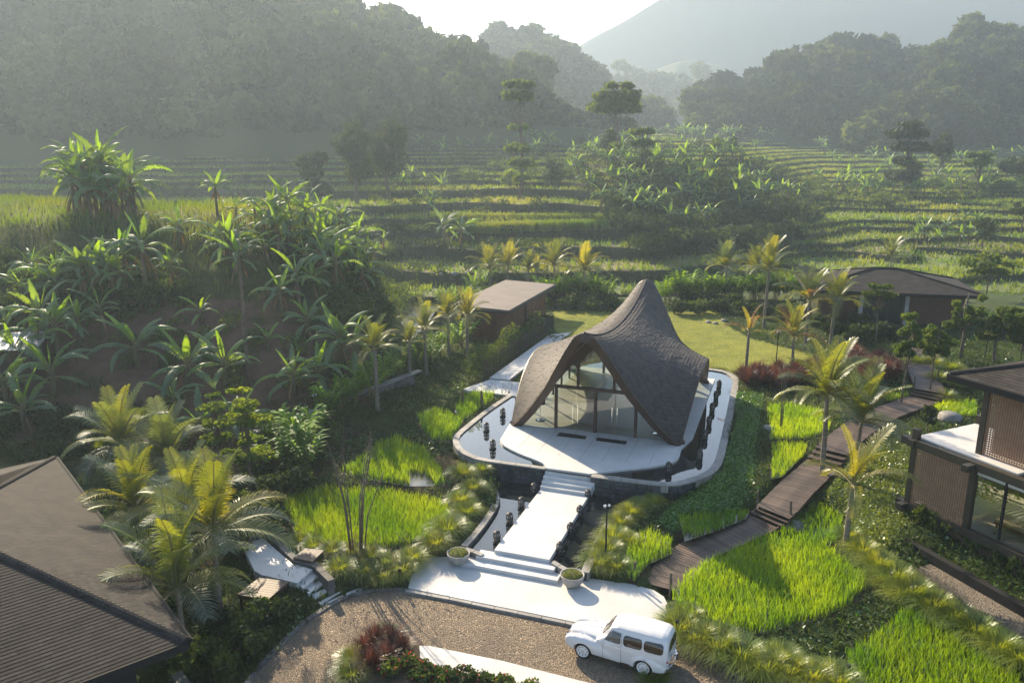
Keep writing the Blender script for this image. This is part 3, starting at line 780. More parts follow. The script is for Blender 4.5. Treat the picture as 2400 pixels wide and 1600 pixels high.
def sheet(name, pts, z, mat, label, cat, th=.1, kind='structure'):
    mb = MB(); mb.prism(orient(pts), z - th, z)
    return tag(mb.build(name, mat), label, cat, kind=kind)
def stones_along(parent, name, path, step, width, z0, z1, mat, gap=.012, side=1, jit=.006):
    """row of separate kerb or coping stones along a path"""
    q = resample(path, step); inn = np.array(offset([tuple(a) for a in q], width * side, closed=False))
    for i in range(len(q) - 1):
        a, b, c, d = q[i], q[i + 1], inn[i + 1], inn[i]
        g = gap / (np.linalg.norm(b - a) + 1e-6)
        a2, b2, c2, d2 = a + (b - a) * g, b - (b - a) * g, c - (c - d) * g, d + (c - d) * g
        mb = MB(); mb.prism(orient([tuple(a2), tuple(b2), tuple(c2), tuple(d2)]), z0, z1 + random.uniform(-jit, jit))
        mb.build(name, mat, parent)
drive = sheet('driveway', DRIVE, 0.0, M['cobble'], 'cobbled driveway sweeping past the white plaza', 'driveway')
plaza = sheet('plaza', PLAZA, .12, M['white_plaza'], 'white paved plaza in front of the walkway', 'plaza', th=.3)
kerb_path = [G(u, v, .1) for u, v in src2(C2, [(150,940),(420,990),(760,1060),(1000,1108),(1290,1168)]) + [(1420,1478), (1566,1500)]]
stones_along(plaza, 'kerb_stone', kerb_path, .95, .16, -.1, .105, M['coping'], side=-1)
edge = [G(u, v, .05) for u, v in [(958,1383),(900,1382),(850,1388),(800,1406),(750,1433),(700,1473),(650,1523),(600,1578),(560,1638)]]
stones_along(drive, 'kerb_stone', edge, .7, .2, -.1, .06, M['wall_stone'], side=-1)
edge = [G(u, v, .05) for u, v in [(1568,1500),(1600,1513),(1640,1528),(1690,1550),(1740,1598),(1790,1660)]]
stones_along(drive, 'kerb_stone', edge, .7, .2, -.1, .08, M['wall_stone'], side=1)
gravel = sheet('gravel_lane', GRAVEL, .6, M['gravel'], 'pale gravel lane beside the right villa', 'path')
stones_along(gravel, 'kerb_stone', [G(u, v, .65) for u, v in [(2190,1316),(2300,1380),(2420,1448),(2600,1556)]], .9, .18, .4, .68, M['coping'], side=1)
strip = sheet('island_path', [G(u, v, .08) for u, v in [(983,1512),(1010,1513),(1180,1548),(1400,1604),(1560,1660),(1540,1720),(1200,1640),(1050,1575),(985,1540)]], .08, M['white_plaza'], 'white curved path across the planted drive island', 'path')
# island bed
sheet('island_bed', [G(u, v, .06) for u, v in [(990,1510),(930,1490),(870,1495),(820,1530),(790,1600),(790,1680),(1500,1720),(1400,1640),(1200,1612),(1050,1575),(985,1545)]], .05, solid('bed', BED, SOIL, rough=.95, bump=.6, bscale=8), 'planted bed on the drive island', 'planting bed')

# ------------------------------------------------------------------ pavilion frame of reference
AX, RT = np.array([.336, .942]), np.array([.942, -.336])
O0 = np.array([4.63, 43.05]); RZ = math.atan2(-.336, .942); DECK = 1.32
def W(x, y): return tuple(O0 + RT * x + AX * y)
def L(p):
    d = np.array(p[:2]) - O0
    return (float(d @ RT), float(d @ AX))

# ------------------------------------------------------------------ pools
def pool(name, outline, wz, cz, label, wall_from, skip=(), cw=.42):
    root = empty(name, (*outline[0], 0), 0, label, 'pool'); root.location = (0, 0, 0)
    op = orient(outline)
    mb = MB(); mb.face([(x, y, wz) for x, y in offset(op, .06)]); mb.build('water', M['pool_water'], root)
    return root, op
up, up_o = pool('reflecting_pool', POOL_UP, 1.22, 1.3, 'upper reflecting pool wrapped around the pavilion deck', -.3)
lo_, lo_o = pool('reflecting_pool', POOL_LOW, .30, .5, 'lower reflecting pool under the white walkway', -.6)
up_s = POOL_UP[:-2]                                    # from the back left round the front to the back right
i_l, i_r = 8, 9                                        # gap for the stairs
stones_along(up, 'coping_stone', catmull(up_s[:8], 5), .75, .34, .9, 1.30, M['coping'], side=1)
stones_along(up, 'coping_stone', [up_s[7], up_s[8]], .75, .30, .9, 1.30, M['coping'], side=1)
stones_along(up, 'coping_stone', catmull(up_s[9:], 5), .75, .42, .9, 1.30, M['coping'], side=1)
# body of the wall below the coping
mb = MB()
for path in (catmull(up_s[:8], 5), [up_s[7], up_s[8]], catmull(up_s[9:], 5)):
    q = resample(path, .8); inn = offset([tuple(a) for a in q], .3, closed=False); out_ = offset([tuple(a) for a in q], .02, closed=False)
    for i in range(len(q) - 1): mb.prism(orient([out_[i], out_[i + 1], inn[i + 1], inn[i]]), -.7, 1.24)
mb.build('wall', M['stone_tile'], up)
def tiles(parent, a, b, z0, z1, w, h, mat):
    a, b = np.array(a), np.array(b); Lg = np.linalg.norm(b - a); d = (b - a) / Lg; nn = np.array([d[1], -d[0]])
    nx, nz = int(Lg / w), int(round((z1 - z0) / h))
    for r in range(nz):
        x = -random.uniform(0, w * .6)
        while x < Lg:
            ww = w * random.uniform(.7, 1.3); x0, x1 = max(x, 0), min(x + ww, Lg); x += ww
            if x1 - x0 < .06: continue
            c = a + d * (x0 + x1) / 2 + nn * .012
            mb = MB(); mb.box((c[0], c[1], z0 + (r + .5) * h), (x1 - x0 - .014, .05 + random.uniform(-.008, .012), h - .014), math.atan2(d[1], d[0])); mb.build('wall_tile', mat, parent)
tiles(up, up_s[7], up_s[8], .10, 1.24, .30, .228, M['stone_tile'])
rp = resample(catmull(up_s[9:13], 5), 1.0)
for i in range(len(rp) - 1): tiles(up, rp[i], rp[i + 1], .10, 1.24, .30, .228, M['stone_tile'])
lw = POOL_LOW
stones_along(lo_, 'coping_stone', catmull(lw[0:7], 5), .6, .30, .1, .50, M['coping'], side=-1)
stones_along(lo_, 'coping_stone', [lw[6], G(*src2(C2, [(670, 700)])[0], .5)], .5, .22, .1, .48, M['coping'], side=-1)
stones_along(lo_, 'coping_stone', catmull(lw[10:17], 5), .6, .34, .1, .52, M['coping'], side=-1)
stones_along(lo_, 'coping_stone', [G(*p, .5) for p in src2(C2, [(1135, 745), (1235, 800)])], .4, .25, .1, .48, M['coping'], side=-1)
mb = MB()
for path in (catmull(lw[0:7], 5), catmull(lw[10:17], 5)):
    q = resample(path, .8); inn = offset([tuple(a) for a in q], .05, closed=False); o2 = offset([tuple(a) for a in q], -.25, closed=False)
    for i in range(len(q) - 1): mb.prism(orient([o2[i], o2[i + 1], inn[i + 1], inn[i]]), -.7, .44)
mb.build('wall', M['stone_tile'], lo_)

# ------------------------------------------------------------------ walkway, stairs
wk = empty('walkway', (*O0, 0), RZ, 'white slab walkway with steps leading over the pool to the pavilion', 'walkway')
def lbox(x0, x1, y0, y1, z0, z1, name, mat, parent):
    mb = MB(); mb.box(((x0 + x1) / 2, (y0 + y1) / 2, (z0 + z1) / 2), (x1 - x0, y1 - y0, z1 - z0))
    o = mb.build(name, mat, parent)
    bv = o.modifiers.new('bevel', 'BEVEL'); bv.width = .012; bv.segments = 1
    return o
lbox(-1.10, 1.40, -13.0, -6.35, .36, .57, 'slab', M['white_stone'], wk)
lbox(-1.75, 1.75, -13.5, -12.9, .13, .42, 'step', M['white_stone'], wk)
lbox(-2.45, 2.05, -14.0, -13.4, .10, .27, 'step', M['white_stone'], wk)
for k in range(4):
    lbox(-1.12 - .02 * k, 1.42 + .06 * k, -6.4 + .3 * k, -4.9, .3 + .15 * k, .72 + .15 * k, 'step', M['white_stone'], wk)
for y in (-12, -10, -8): lbox(-.6, .9, y - .2, y + .2, -.6, .37, 'pier', M['black'], wk)

# ------------------------------------------------------------------ pavilion
pav = empty('pavilion', (*O0, 0), RZ, 'pavilion with sweeping saddle-shaped shingle roof and glazed gable', 'pavilion')
front = [L(G(*p, DECK)) for p in src2(C1, [(500,1188),(512,1217),(560,1250),(640,1288),(720,1318),(790,1350),(812,1382)])]
front2 = [L(G(*p, DECK)) for p in src2(C1, [(1112,1422),(1300,1398),(1500,1376),(1600,1362),(1660,1348),(1700,1330),(1720,1300),(1733,1250)])]
xl = -5.6
deck_o = catmull(front, 4) + catmull(front2, 4) + [(5.45, 1.5), (5.45, 13.9), (-5.6, 13.9), (-5.6, 3.0), L(G(1200, 983, DECK))]
mb = MB(); mb.prism(orient(deck_o), 1.16, DECK); mb.build('deck', M['white_stone'], pav)
mb = MB(); mb.prism(orient(offset(orient(deck_o), .35)), -.5, 1.17); mb.build('plinth', M['black'], pav)
mb = MB()
for x in np.arange(-4.6, 5.2, 1.2): mb.box((x, -1.6 + .02 * x, DECK + .001), (.012, 4.2 - .12 * abs(x) ** 1.6 if abs(x) > 2.2 else 4.2, .004))
mb.build('paving_joint', M['joint'], pav)
_q = np.linspace(0, 1, 201); _p = np.interp(_q, [0, .06, .12, .25, .5, .75, .9, 1], [1, .99, .955, .805, .47, .205, .07, 0])
for _ in range(12): _p[1:-1] = (_p[:-2] + 2 * _p[1:-1] + _p[2:]) / 4
def S(s, q, dz=0.0):
    s, q = np.asarray(s, float), np.asarray(q, float)
    pq = np.interp(np.abs(q), _q, _p)
    y = 6.6 + s * (6.6 + 2.4 * pq)
    x = q * (4.92 + .45 * (1 - s * s))
    e = 1.34 + 3.1 * (1 - np.abs(s) ** 2.1)
    r = 6.45 + 1.4 * s * s
    return np.stack([x, y, e + (r - e) * pq + dz], -1)
def Sn(s, q, e=.004):
    a = S(s + e, q) - S(s - e, q); b = S(s, q + e) - S(s, q - e)
    n = np.cross(a, b); n /= np.linalg.norm(n, axis=-1)[..., None]
    return np.where(n[..., 2:] < 0, -n, n)
ns, nq = 41, 61
SS, QQ = np.meshgrid(np.linspace(-1, 1, ns), np.linspace(-1, 1, nq), indexing='ij')
top = S(SS, QQ) - Sn(np.clip(SS, -.995, .995), np.clip(QQ, -.995, .995)) * .02
bot = S(SS, QQ) - Sn(np.clip(SS, -.995, .995), np.clip(QQ, -.995, .995)) * .26
idx = np.arange(ns * nq).reshape(ns, nq)
def gf(ix): return np.stack([ix[:-1, :-1], ix[1:, :-1], ix[1:, 1:], ix[:-1, 1:]], -1).reshape(-1, 4)
o = link('roof', fast_mesh('roof', top.reshape(-1, 3), gf(idx), [M['shingle']], smooth=True), pav)
roof_o = o
fs = gf(idx); sc_ = SS[:-1, :-1].ravel()
link('ceiling', fast_mesh('ceiling', bot.reshape(-1, 3), fs, [M['soffit'], M['dark_wood']], (np.abs(sc_ + .025) > .78).astype(int), smooth=True), pav)
def rim(curve_t, curve_b, name, w=.10):
    """edge board between top and bottom of the shell, standing a little proud"""
    mb = MB(); n = len(curve_t)
    c = (curve_t[0] + curve_t[-1]) / 2
    tang = np.gradient(curve_t, axis=0); tang /= np.linalg.norm(tang, axis=1)[:, None]
    vs, fs = [], []
    for i in range(n):
        t, b = curve_t[i], curve_b[i]; dn = (b - t) / np.linalg.norm(b - t); out = np.cross(tang[i], dn); out /= np.linalg.norm(out)
        mid = curve_t[n // 2]
        ctr = np.array([0, 6.6, 3.0])
        if out @ (t - ctr) < 0: out = -out
        for p, k in ((t - dn * .03, w), (b + dn * .16, w), (b + dn * .16, -.12), (t - dn * .03, -.12)): vs.append(p + out * k)
    for i in range(n - 1):
        for k in range(4):
            k2 = (k + 1) % 4; fs.append((i * 4 + k, i * 4 + k2, (i + 1) * 4 + k2, (i + 1) * 4 + k))
    fs += [(3, 2, 1, 0), tuple(range((n - 1) * 4, n * 4))]
    mb.add(vs, fs); return mb.build(name, M['dark_wood'], pav)
rim(top[0], bot[0], 'edge_board'); rim(top[-1], bot[-1], 'edge_board'); rim(top[:, 0], bot[:, 0], 'edge_board'); rim(top[:, -1], bot[:, -1], 'edge_board')
# inner arch beams at the glass line
def glass_line(yg, n=81, dz=-.60):
    q = np.linspace(-1, 1, n); pq = np.interp(np.abs(q), _q, _p); s = np.clip((yg - 6.6) / (6.6 + 2.4 * pq), -1, 1)
    p = S(s, q); p[:, 1] = yg; p[:, 2] += dz
    return p
for yg in (.5, 12.7):
    g = glass_line(yg); keep = g[:, 2] > DECK - .2; g = g[keep]
    mb = MB(); vs, fs = [], []
    for i, p in enumerate(g):
        t = g[min(i + 1, len(g) - 1)] - g[max(i - 1, 0)]; nn = np.array([-t[2], 0, t[0]]); nn /= np.linalg.norm(nn)
        for k, y in ((.25, -.24), (-.22, -.24), (-.22, .12), (.25, .12)): vs.append(p + nn * k + np.array([0, y, 0]))
    n = len(g)
    for i in range(n - 1):
        for k in range(4): k2 = (k + 1) % 4; fs.append((i * 4 + k, i * 4 + k2, (i + 1) * 4 + k2, (i + 1) * 4 + k))
    mb.add(vs, fs); mb.build('arch_beam', M['dark_wood'], pav)
# shingles, course by course
quads, arcs = [], []
for side in (-1, 1):
    q = 1.0; fine = np.linspace(0, 1, 400); ref = S(np.full(400, -.55), side * fine); al = np.r_[0, np.cumsum(np.linalg.norm(np.diff(ref, axis=0), axis=1))]
    ncs = int(al[-1] / .21)
    lev = np.interp(np.linspace(0, al[-1], ncs + 1), al, fine)
    for c in range(ncs):
        q1, q0 = lev[c + 1], lev[c]                     # lower and upper edge
        ln = np.linalg.norm(np.diff(S(np.linspace(-1, 1, 60), np.full(60, side * (q0 + q1) / 2)), axis=0), axis=1).sum()
        ncol = int(ln / .30); e = np.linspace(-1, 1, ncol + 1) + (.5 * (c % 2) - .25) * 2 / ncol
        e = np.clip(e + rng.uniform(-.12, .12, ncol + 1) * 2 / ncol, -1, 1)
        for k in range(ncol):
            if e[k + 1] - e[k] < .3 / ncol: continue
            quads.append((e[k], e[k + 1], max(q0 - .006, 0) * side, min(q1 + .006, 1) * side))
Qd = np.array(quads); g_ = .004
lift = .030 + rng.uniform(-.012, .02, len(Qd))
c4 = [(Qd[:, 0], Qd[:, 3]), (Qd[:, 1], Qd[:, 3]), (Qd[:, 1], Qd[:, 2]), (Qd[:, 0], Qd[:, 2])]
pt = []
for i, (s, q) in enumerate(c4):
    n_ = Sn(np.clip(s, -.99, .99), np.clip(q, -.99, .99)); p = S(s, q)
    pt.append(p + n_ * (lift if i < 2 else np.full(len(Qd), .006))[:, None])
base = [S(s, q) - Sn(np.clip(s, -.99, .99), np.clip(q, -.99, .99)) * .015 for s, q in c4]
T = np.stack(pt, 1); Bs = np.stack(base, 1)
ctr = T.mean(1); shrink = ctr[:, None] + (T - ctr[:, None]) * np.array([.965, .965, 1])[None, None]
V8 = np.concatenate([shrink, Bs], 1)
cs_, sn_ = math.cos(RZ), math.sin(RZ)
wc = np.c_[O0[0] + ctr[:, 0] * cs_ - ctr[:, 1] * sn_, O0[1] + ctr[:, 0] * sn_ + ctr[:, 1] * cs_, ctr[:, 2]]
d_ = np.array([0, 0, CAM_Z]) - wc; dist = np.linalg.norm(d_, axis=1)
nn_ = np.cross(T[:, 1] - T[:, 0], T[:, 3] - T[:, 0]); nw = np.c_[nn_[:, 0] * cs_ - nn_[:, 1] * sn_, nn_[:, 0] * sn_ + nn_[:, 1] * cs_, nn_[:, 2]]
vis = np.abs((nw * d_).sum(1)) / dist ** 3 * np.where(Qd[:, 2] > 0, 1, .35)
order = np.argsort(-vis); big = set(order[:300].tolist())
FQ = np.array([(0, 1, 2, 3), (0, 4, 5, 1), (1, 5, 6, 2), (3, 2, 6, 7), (0, 3, 7, 4)])
rest = np.array([i for i in range(len(Qd)) if i not in big])
o = link('shingles', fast_mesh('shingles', V8[rest].reshape(-1, 3), (FQ[None] + 8 * np.arange(len(rest))[:, None, None]).reshape(-1, 4), [M['shingle']]), pav); o['kind'] = 'stuff'
for i in order[:300]:
    v = V8[i]; c = v.mean(0)
    link('shingle', fast_mesh('shingle', v - c, FQ, [M['shingle']]), pav, tuple(c))
# ridge cap
rc = S(np.linspace(-1, 1, 60), np.zeros(60), .05); mb = MB(); mb.tube(rc, .05, 6); mb.build('ridge_cap', M['shingle'], pav)
# glazing
def pane(parent, pts, name='pane'):
    mb = MB(); mb.face(pts); return mb.build(name, M['glass'], parent)
def front_glass(yg, parent):
    g = glass_line(yg, 161, -.78); xs_, zs = g[:, 0], g[:, 2]
    def topz(x): return float(np.interp(x, xs_, zs))
    xl_, xr_ = xs_[zs > DECK].min(), xs_[zs > DECK].max()
    def cell(x0, x1, z0, z1):
        X = np.linspace(x0, x1, 9); Z = np.minimum([topz(x) for x in X], z1)
        if Z.max() <= z0 + .05: return
        Z = np.maximum(Z, z0)
        pane(parent, [(X[0], yg, z0), (X[-1], yg, z0)] + [(x, yg, z) for x, z in zip(X[::-1], Z[::-1])])
    for a, b in ((xl_, -2.35), (-2.35, -1.15), (-1.15, 0), (0, 1.15), (1.15, 2.35), (2.35, xr_)): cell(a + .03, b - .03, DECK, 3.82)
    for a, b in ((-2.6, -1.05), (-1.05, 1.05), (1.05, 2.6)): cell(a + .04, b - .04, 3.98, 9)
    for x in (-2.35, 0, 2.35):
        z1 = min(topz(x) + .2, 3.9)
        lbox(x - .08, x + .08, yg - .1, yg + .1, DECK, z1, 'post', M['dark_wood'], parent)
    for x in (-1.05, 1.05): lbox(x - .07, x + .07, yg - .1, yg + .1, 3.9, topz(x) + .2, 'mullion', M['dark_wood'], parent)
    lbox(-2.75, 2.75, yg - .11, yg + .11, 3.82, 3.98, 'transom', M['dark_wood'], parent)
front_glass(.5, pav); front_glass(12.7, pav)
for x in (-1.3, -1.0, 1.0, 1.3):
    mb = MB(); mb.tube([(x, .42, DECK + .45), (x, .42, DECK + 1.65)], .018, 6); mb.build('door_handle', M['chrome'], pav)
for sx in (-1, 1):
    X = 4.35 * sx; ys_ = np.linspace(.6, 12.6, 25); zz = []
    for y in ys_:
        s = (y - 6.6) / 6.75; zz.append(float(S(s, .87)[2]) - .4)
    for a in range(0, 24, 4):
        p = [(X, ys_[a], DECK), (X, ys_[a + 4], DECK)] + [(X, ys_[k], max(zz[k], DECK + .02)) for k in range(a + 4, a - 1, -1)]
        if max(zz[a:a + 5]) > DECK + .3: pane(pav, p)
    for a in range(4, 24, 4): lbox(X - .06, X + .06, ys_[a] - .06, ys_[a] + .06, DECK, max(zz[a], DECK + .1), 'post', M['dark_wood'], pav)
lbox(-4.3, 4.3, .56, 12.64, DECK - .1, DECK + .012, 'floor', M['floor_in'], pav)
# things on and inside the deck
for pts, lab in (([(905,1140),(1088,1165),(1080,1187),(882,1163)], 'left'), ([(1158,1174),(1365,1200),(1355,1221),(1150,1195)], 'right')):
    mb = MB(); mb.prism(orient([G(*p, DECK + .02) for p in src2(C1, pts)]), DECK + .002, DECK + .02)
    tag(mb.build('doormat', M['black']), 'dark doormat before the %s pair of glass doors' % lab, 'doormat', 'doormats on the white deck')
mb = MB(); mb.prism(orient([G(*p, DECK + .006) for p in src2(C1, [(1480,1208),(1597,1222),(1578,1278),(1458,1262)])]), DECK + .001, DECK + .006)
tag(mb.build('floor_hatch', M['white_stone']), 'flush white hatch set into the right side of the deck', 'hatch')
for x, y, lab in ((-3.6, 1.4, 'left'), (3.5, 1.4, 'right')):
    t = empty('cocktail_table', (*W(x, y), DECK + .012), RZ, 'round pedestal table behind the glass on the %s' % lab, 'table', 'pedestal tables inside the pavilion')
    mb = MB(); mb.lathe([(.30, 0), (.30, .02), (.03, .05)], 20); mb.build('base', M['chrome'], t)
    mb = MB(); mb.tube([(0, 0, .03), (0, 0, 1.05)], .03, 8); mb.build('pole', M['chrome'], t)
    mb = MB(); mb.lathe([(.30, 1.05), (.31, 1.07), (.30, 1.09)], 20); mb.build('table_top', M['black'], t)

# ------------------------------------------------------------------ left landing, slab path, bamboo fence
sheet('landing', [G(*p, 1.3) for p in [(1086,911),(1148,889),(1236,897),(1232,930),(1178,924),(1130,918),(1096,915)]], 1.3, M['white_stone'], 'white landing at the foot of the slab path', 'paving', th=.4)
pa, pb = np.array(G(1192.8, 890, 1.3)), np.array(G(1354.7, 766, 1.3))
pd = (pb - pa) / np.linalg.norm(pb - pa); pn = np.array([-pd[1], pd[0]])
path = empty('slab_path', (*pa, 0), 0, 'path of white slabs leading back along the bamboo fence', 'path')
path.location = (0, 0, 0)
n = 15; Lp = np.linalg.norm(pb - pa)
for k in range(n):
    a, b = pa + pd * (k * Lp / n + .03), pa + pd * ((k + 1) * Lp / n - .03)
    mb = MB(); mb.prism(orient([tuple(a), tuple(b), tuple(b + pn * 1.5), tuple(a + pn * 1.5)]), 1.1, 1.3); mb.build('slab', M['white_stone'], path)
fence = empty('bamboo_fence', (*(pa + pn * 1.9), 1.0), 0, 'rustic dark bamboo pole fence beside the slab path', 'fence')
fb = pa + pn * 1.9
for k in range(88):
    p = fb + pd * (k * .19 - .3); h = random.uniform(1.35, 1.75); dx, dy = random.uniform(-.06, .06), random.uniform(-.06, .06)
    mb = MB(); mb.tube([(0, 0, 0), (dx, dy, h)], random.uniform(.018, .032), 5); mb.build('pole', M['bamboo'], fence, loc=(p[0] - fb[0], p[1] - fb[1], 0))
for z in (.4, 1.25):
    e = pd * 16.4; mb = MB(); mb.tube([(0, 0, z), (e[0] * .5, e[1] * .5, z + .05), (e[0], e[1], z)], .022, 5); mb.build('rail', M['bamboo'], fence)

# ------------------------------------------------------------------ pieces for shingled hip roofs
def plane_shingles(parent, corner_pts, course, width, mat, limit, stuff_name='shingles', th=.0015):
    """corner_pts: 3D polygon (eave first edge a->b). Overlapping tabs in courses parallel to that edge."""
    P3 = [np.array(p, float) for p in corner_pts]; a, b = P3[0], P3[1]
    ex = (b - a) / np.linalg.norm(b - a); nrm = np.cross(ex, P3[2] - a); nrm /= np.linalg.norm(nrm)
    if nrm[2] < 0: nrm = -nrm
    ey = np.cross(nrm, ex)
    if ey[2] < 0: ey = -ey
    uv = [(float((p - a) @ ex), float((p - a) @ ey)) for p in P3]
    H = max(v for u, v in uv); pieces = []
    nc = int(H / course); r = random.Random(3)
    def span(v):
        xs = []
        for i in range(len(uv)):
            (u1, v1), (u2, v2) = uv[i], uv[(i + 1) % len(uv)]
            if (v1 <= v < v2) or (v2 <= v < v1): xs.append(u1 + (v - v1) / (v2 - v1) * (u2 - u1))
        return (min(xs), max(xs)) if len(xs) >= 2 else None
    for c in range(nc):
        v0, v1 = c * course, (c + 1) * course
        s = span(min(v0 + course * .5, H - 1e-3))
        if not s: continue
        x = s[0] - r.uniform(0, width)
        while x < s[1]:
            w = width * r.uniform(.8, 1.2); x0, x1 = max(x, s[0]), min(x + w, s[1]); x += w
            if x1 - x0 < .04: continue
            l = .013
            pts = [a + ex * u + ey * v + nrm * h for u, v, h in ((x0 + .004, v0, l), (x1 - .004, v0, l), (x1 - .004, v1, .0015), (x0 + .004, v1, .0015), (x0 + .004, v0, -.004), (x1 - .004, v0, -.004), (x1 - .004, v1, -.004), (x0 + .004, v1, -.004))]
            pieces.append(np.array(pts))
    A = np.stack(pieces); M0 = parent.matrix_basis
    cw = np.array([list(M0 @ Vector(p)) for p in A.mean(1)])
    dd = np.linalg.norm(cw - np.array([0, 0, CAM_Z]), axis=1)
    x, y, z = cw[:, 0], cw[:, 1], cw[:, 2] - CAM_Z
    dep = y * CP - z * SP; uu = 1200 + FPX * x / dep; vv = 800 - FPX * (y * SP + z * CP) / dep
    seen = (uu > -10) & (uu < 2410) & (vv > -10) & (vv < 1610)
    od = np.argsort(np.where(seen, dd, 1e6)); pick = od[:limit]; rest = od[limit:]
    fl = np.array([(0, 1, 2, 3), (0, 4, 5, 1), (1, 5, 6, 2), (0, 3, 7, 4)])
    if len(rest):
        o = link(stuff_name, fast_mesh(stuff_name, A[rest].reshape(-1, 3), (fl[None] + 8 * np.arange(len(rest))[:, None, None]).reshape(-1, 4), [mat]), parent); o['kind'] = 'stuff'
    for i in pick:
        c = A[i].mean(0); link('shingle', fast_mesh('shingle', A[i] - c, fl, [mat]), parent, tuple(c))

# ------------------------------------------------------------------ hip roofs and houses
def hip_roof(parent, x0, x1, y0, y1, z, pitch, mat, limits=(0, 0, 0, 0), course=.2, width=.4, fascia=.22, tabs=True, pitch_y=None):
    """hip roof over a local rectangle; sides in order -y, +x, +y, -x"""
    tp = math.tan(R(pitch)); tq = math.tan(R(pitch_y if pitch_y else pitch))
    w, d = x1 - x0, y1 - y0
    if w >= d:
        h = d / 2 * tp; i = h / tq; A, B = (x0 + i, (y0 + y1) / 2, z + h), (x1 - i, (y0 + y1) / 2, z + h)
        pl = [[(x0, y0, z), (x1, y0, z), B, A], [(x1, y0, z), (x1, y1, z), B], [(x1, y1, z), (x0, y1, z), A, B], [(x0, y1, z), (x0, y0, z), A]]
    else:
        h = w / 2 * tp; i = h / tq; A, B = ((x0 + x1) / 2, y0 + i, z + h), ((x0 + x1) / 2, y1 - i, z + h)
        pl = [[(x0, y0, z), (x1, y0, z), A], [(x1, y0, z), (x1, y1, z), B, A], [(x1, y1, z), (x0, y1, z), B], [(x0, y1, z), (x0, y0, z), A, B]]
    mb = MB()
    for p in pl: mb.face(p)
    mb.face([(x0 + .02, y1 - .02, z - .05), (x1 - .02, y1 - .02, z - .05), (x1 - .02, y0 + .02, z - .05), (x0 + .02, y0 + .02, z - .05)])
    rf = mb.build('roof', mat, parent)
    if tabs:
        for p, l in zip(pl, limits):
            if l is not None: plane_shingles(parent, p, course, width, mat, l)
    hips = MB()
    for c, t in (((x0, y0, z), A), ((x1, y0, z), A if (w < d) else B), ((x1, y1, z), B), ((x0, y1, z), B if (w < d) else A), (A, B)):
        if (Vector(c) - Vector(t)).length > .2: hips.tube([Vector(c) + Vector((0, 0, .03)), Vector(t) + Vector((0, 0, .03))], .09, 6)
    o = hips.build('hip_cap', mat, parent); o['kind'] = 'stuff'
    e = .06
    for a, b in (((x0, y0 - e), (x1, y0 - e)), ((x1 + e, y0), (x1 + e, y1)), ((x1, y1 + e), (x0, y1 + e)), ((x0 - e, y1), (x0 - e, y0))):
        mb = MB(); mb.beam((*a, z - fascia / 2), (*b, z - fascia / 2), .10, fascia); mb.build('fascia', M['black_metal'], parent)
    return A, B
def lattice(parent, w, h, org, ang, mat, pitch=.105, bar=.052, name='woven_screen'):
    root = empty(name, org, ang, parent=parent)
    mb = MB()
    for k in range(int(w / pitch) + 1):
        x = k * pitch * w / (int(w / pitch) * pitch); mb.box((x, 0, h / 2), (bar, .014, h))
    o = mb.build('slats', mat, root); o['kind'] = 'stuff'
    mb = MB()
    for k in range(int(h / pitch) + 1): mb.box((w / 2, .012, k * h / int(h / pitch)), (w, .014, bar))
    o = mb.build('slats', mat, root); o['kind'] = 'stuff'
    return root
# left house ---------------------------------------------------------
E1 = np.array([-.64, .766]); C_ = np.array([-9.72, 20.9])
lh = empty('shingled_house', (*C_, 0), math.atan2(E1[1], E1[0]) - math.pi / 2, 'dark house with a big shingled hip roof in the lower left corner', 'house')
# local +y runs along the right eave, local -x runs along the front eave
bpy.context.view_layer.update()
A_, B_ = hip_roof(lh, -12.0, 0.0, 0.0, 18.5, 3.2, 20, M['asphalt_shingle'], (150, 150, None, None), course=.155, width=.34, fascia=.28, pitch_y=11.5)
mb = MB(); mb.tube([(.12, .0, 3.16), (.12, 18.5, 3.16)], .08, 6); mb.build('gutter', M['black_metal'], lh)
for k in range(70):                                     # overlapping hip tiles on the near hip
    t = k / 70; p = Vector((0, 0, 3.24)).lerp(Vector(A_) + Vector((0, 0, .06)), t)
    mb = MB(); d = (Vector(A_) - Vector((0, 0, 3.2))).normalized(); s = d.cross(Vector((0, 0, 1))).normalized(); u_ = s.cross(d)
    a, b = p, p + d * .26
    mb.add([a - s * .17 + u_ * -.02, a + u_ * .085, a + s * .17 + u_ * -.02, b - s * .15 - u_ * .03, b + u_ * .05, b + s * .15 - u_ * .03], [(0, 1, 4, 3), (1, 2, 5, 4), (2, 1, 0)])
    mb.build('hip_tile', M['asphalt_shingle'], lh)
mb = MB(); mb.box((-6, 9.4, 1.4), (9.6, 16.2, 3.2)); mb.build('wall', M['black_metal'], lh)
mb = MB(); mb.box((-2.2, -1.2, .15), (4.0, 4.6, .3)); mb.build('terrace', M['white_stone'], lh)
mb = MB(); mb.box((.05, -.9, .55), (.35, 5.2, 1.1)); mb.build('parapet', solid('dark_parapet', (.05, .06, .055), rough=.5), lh)
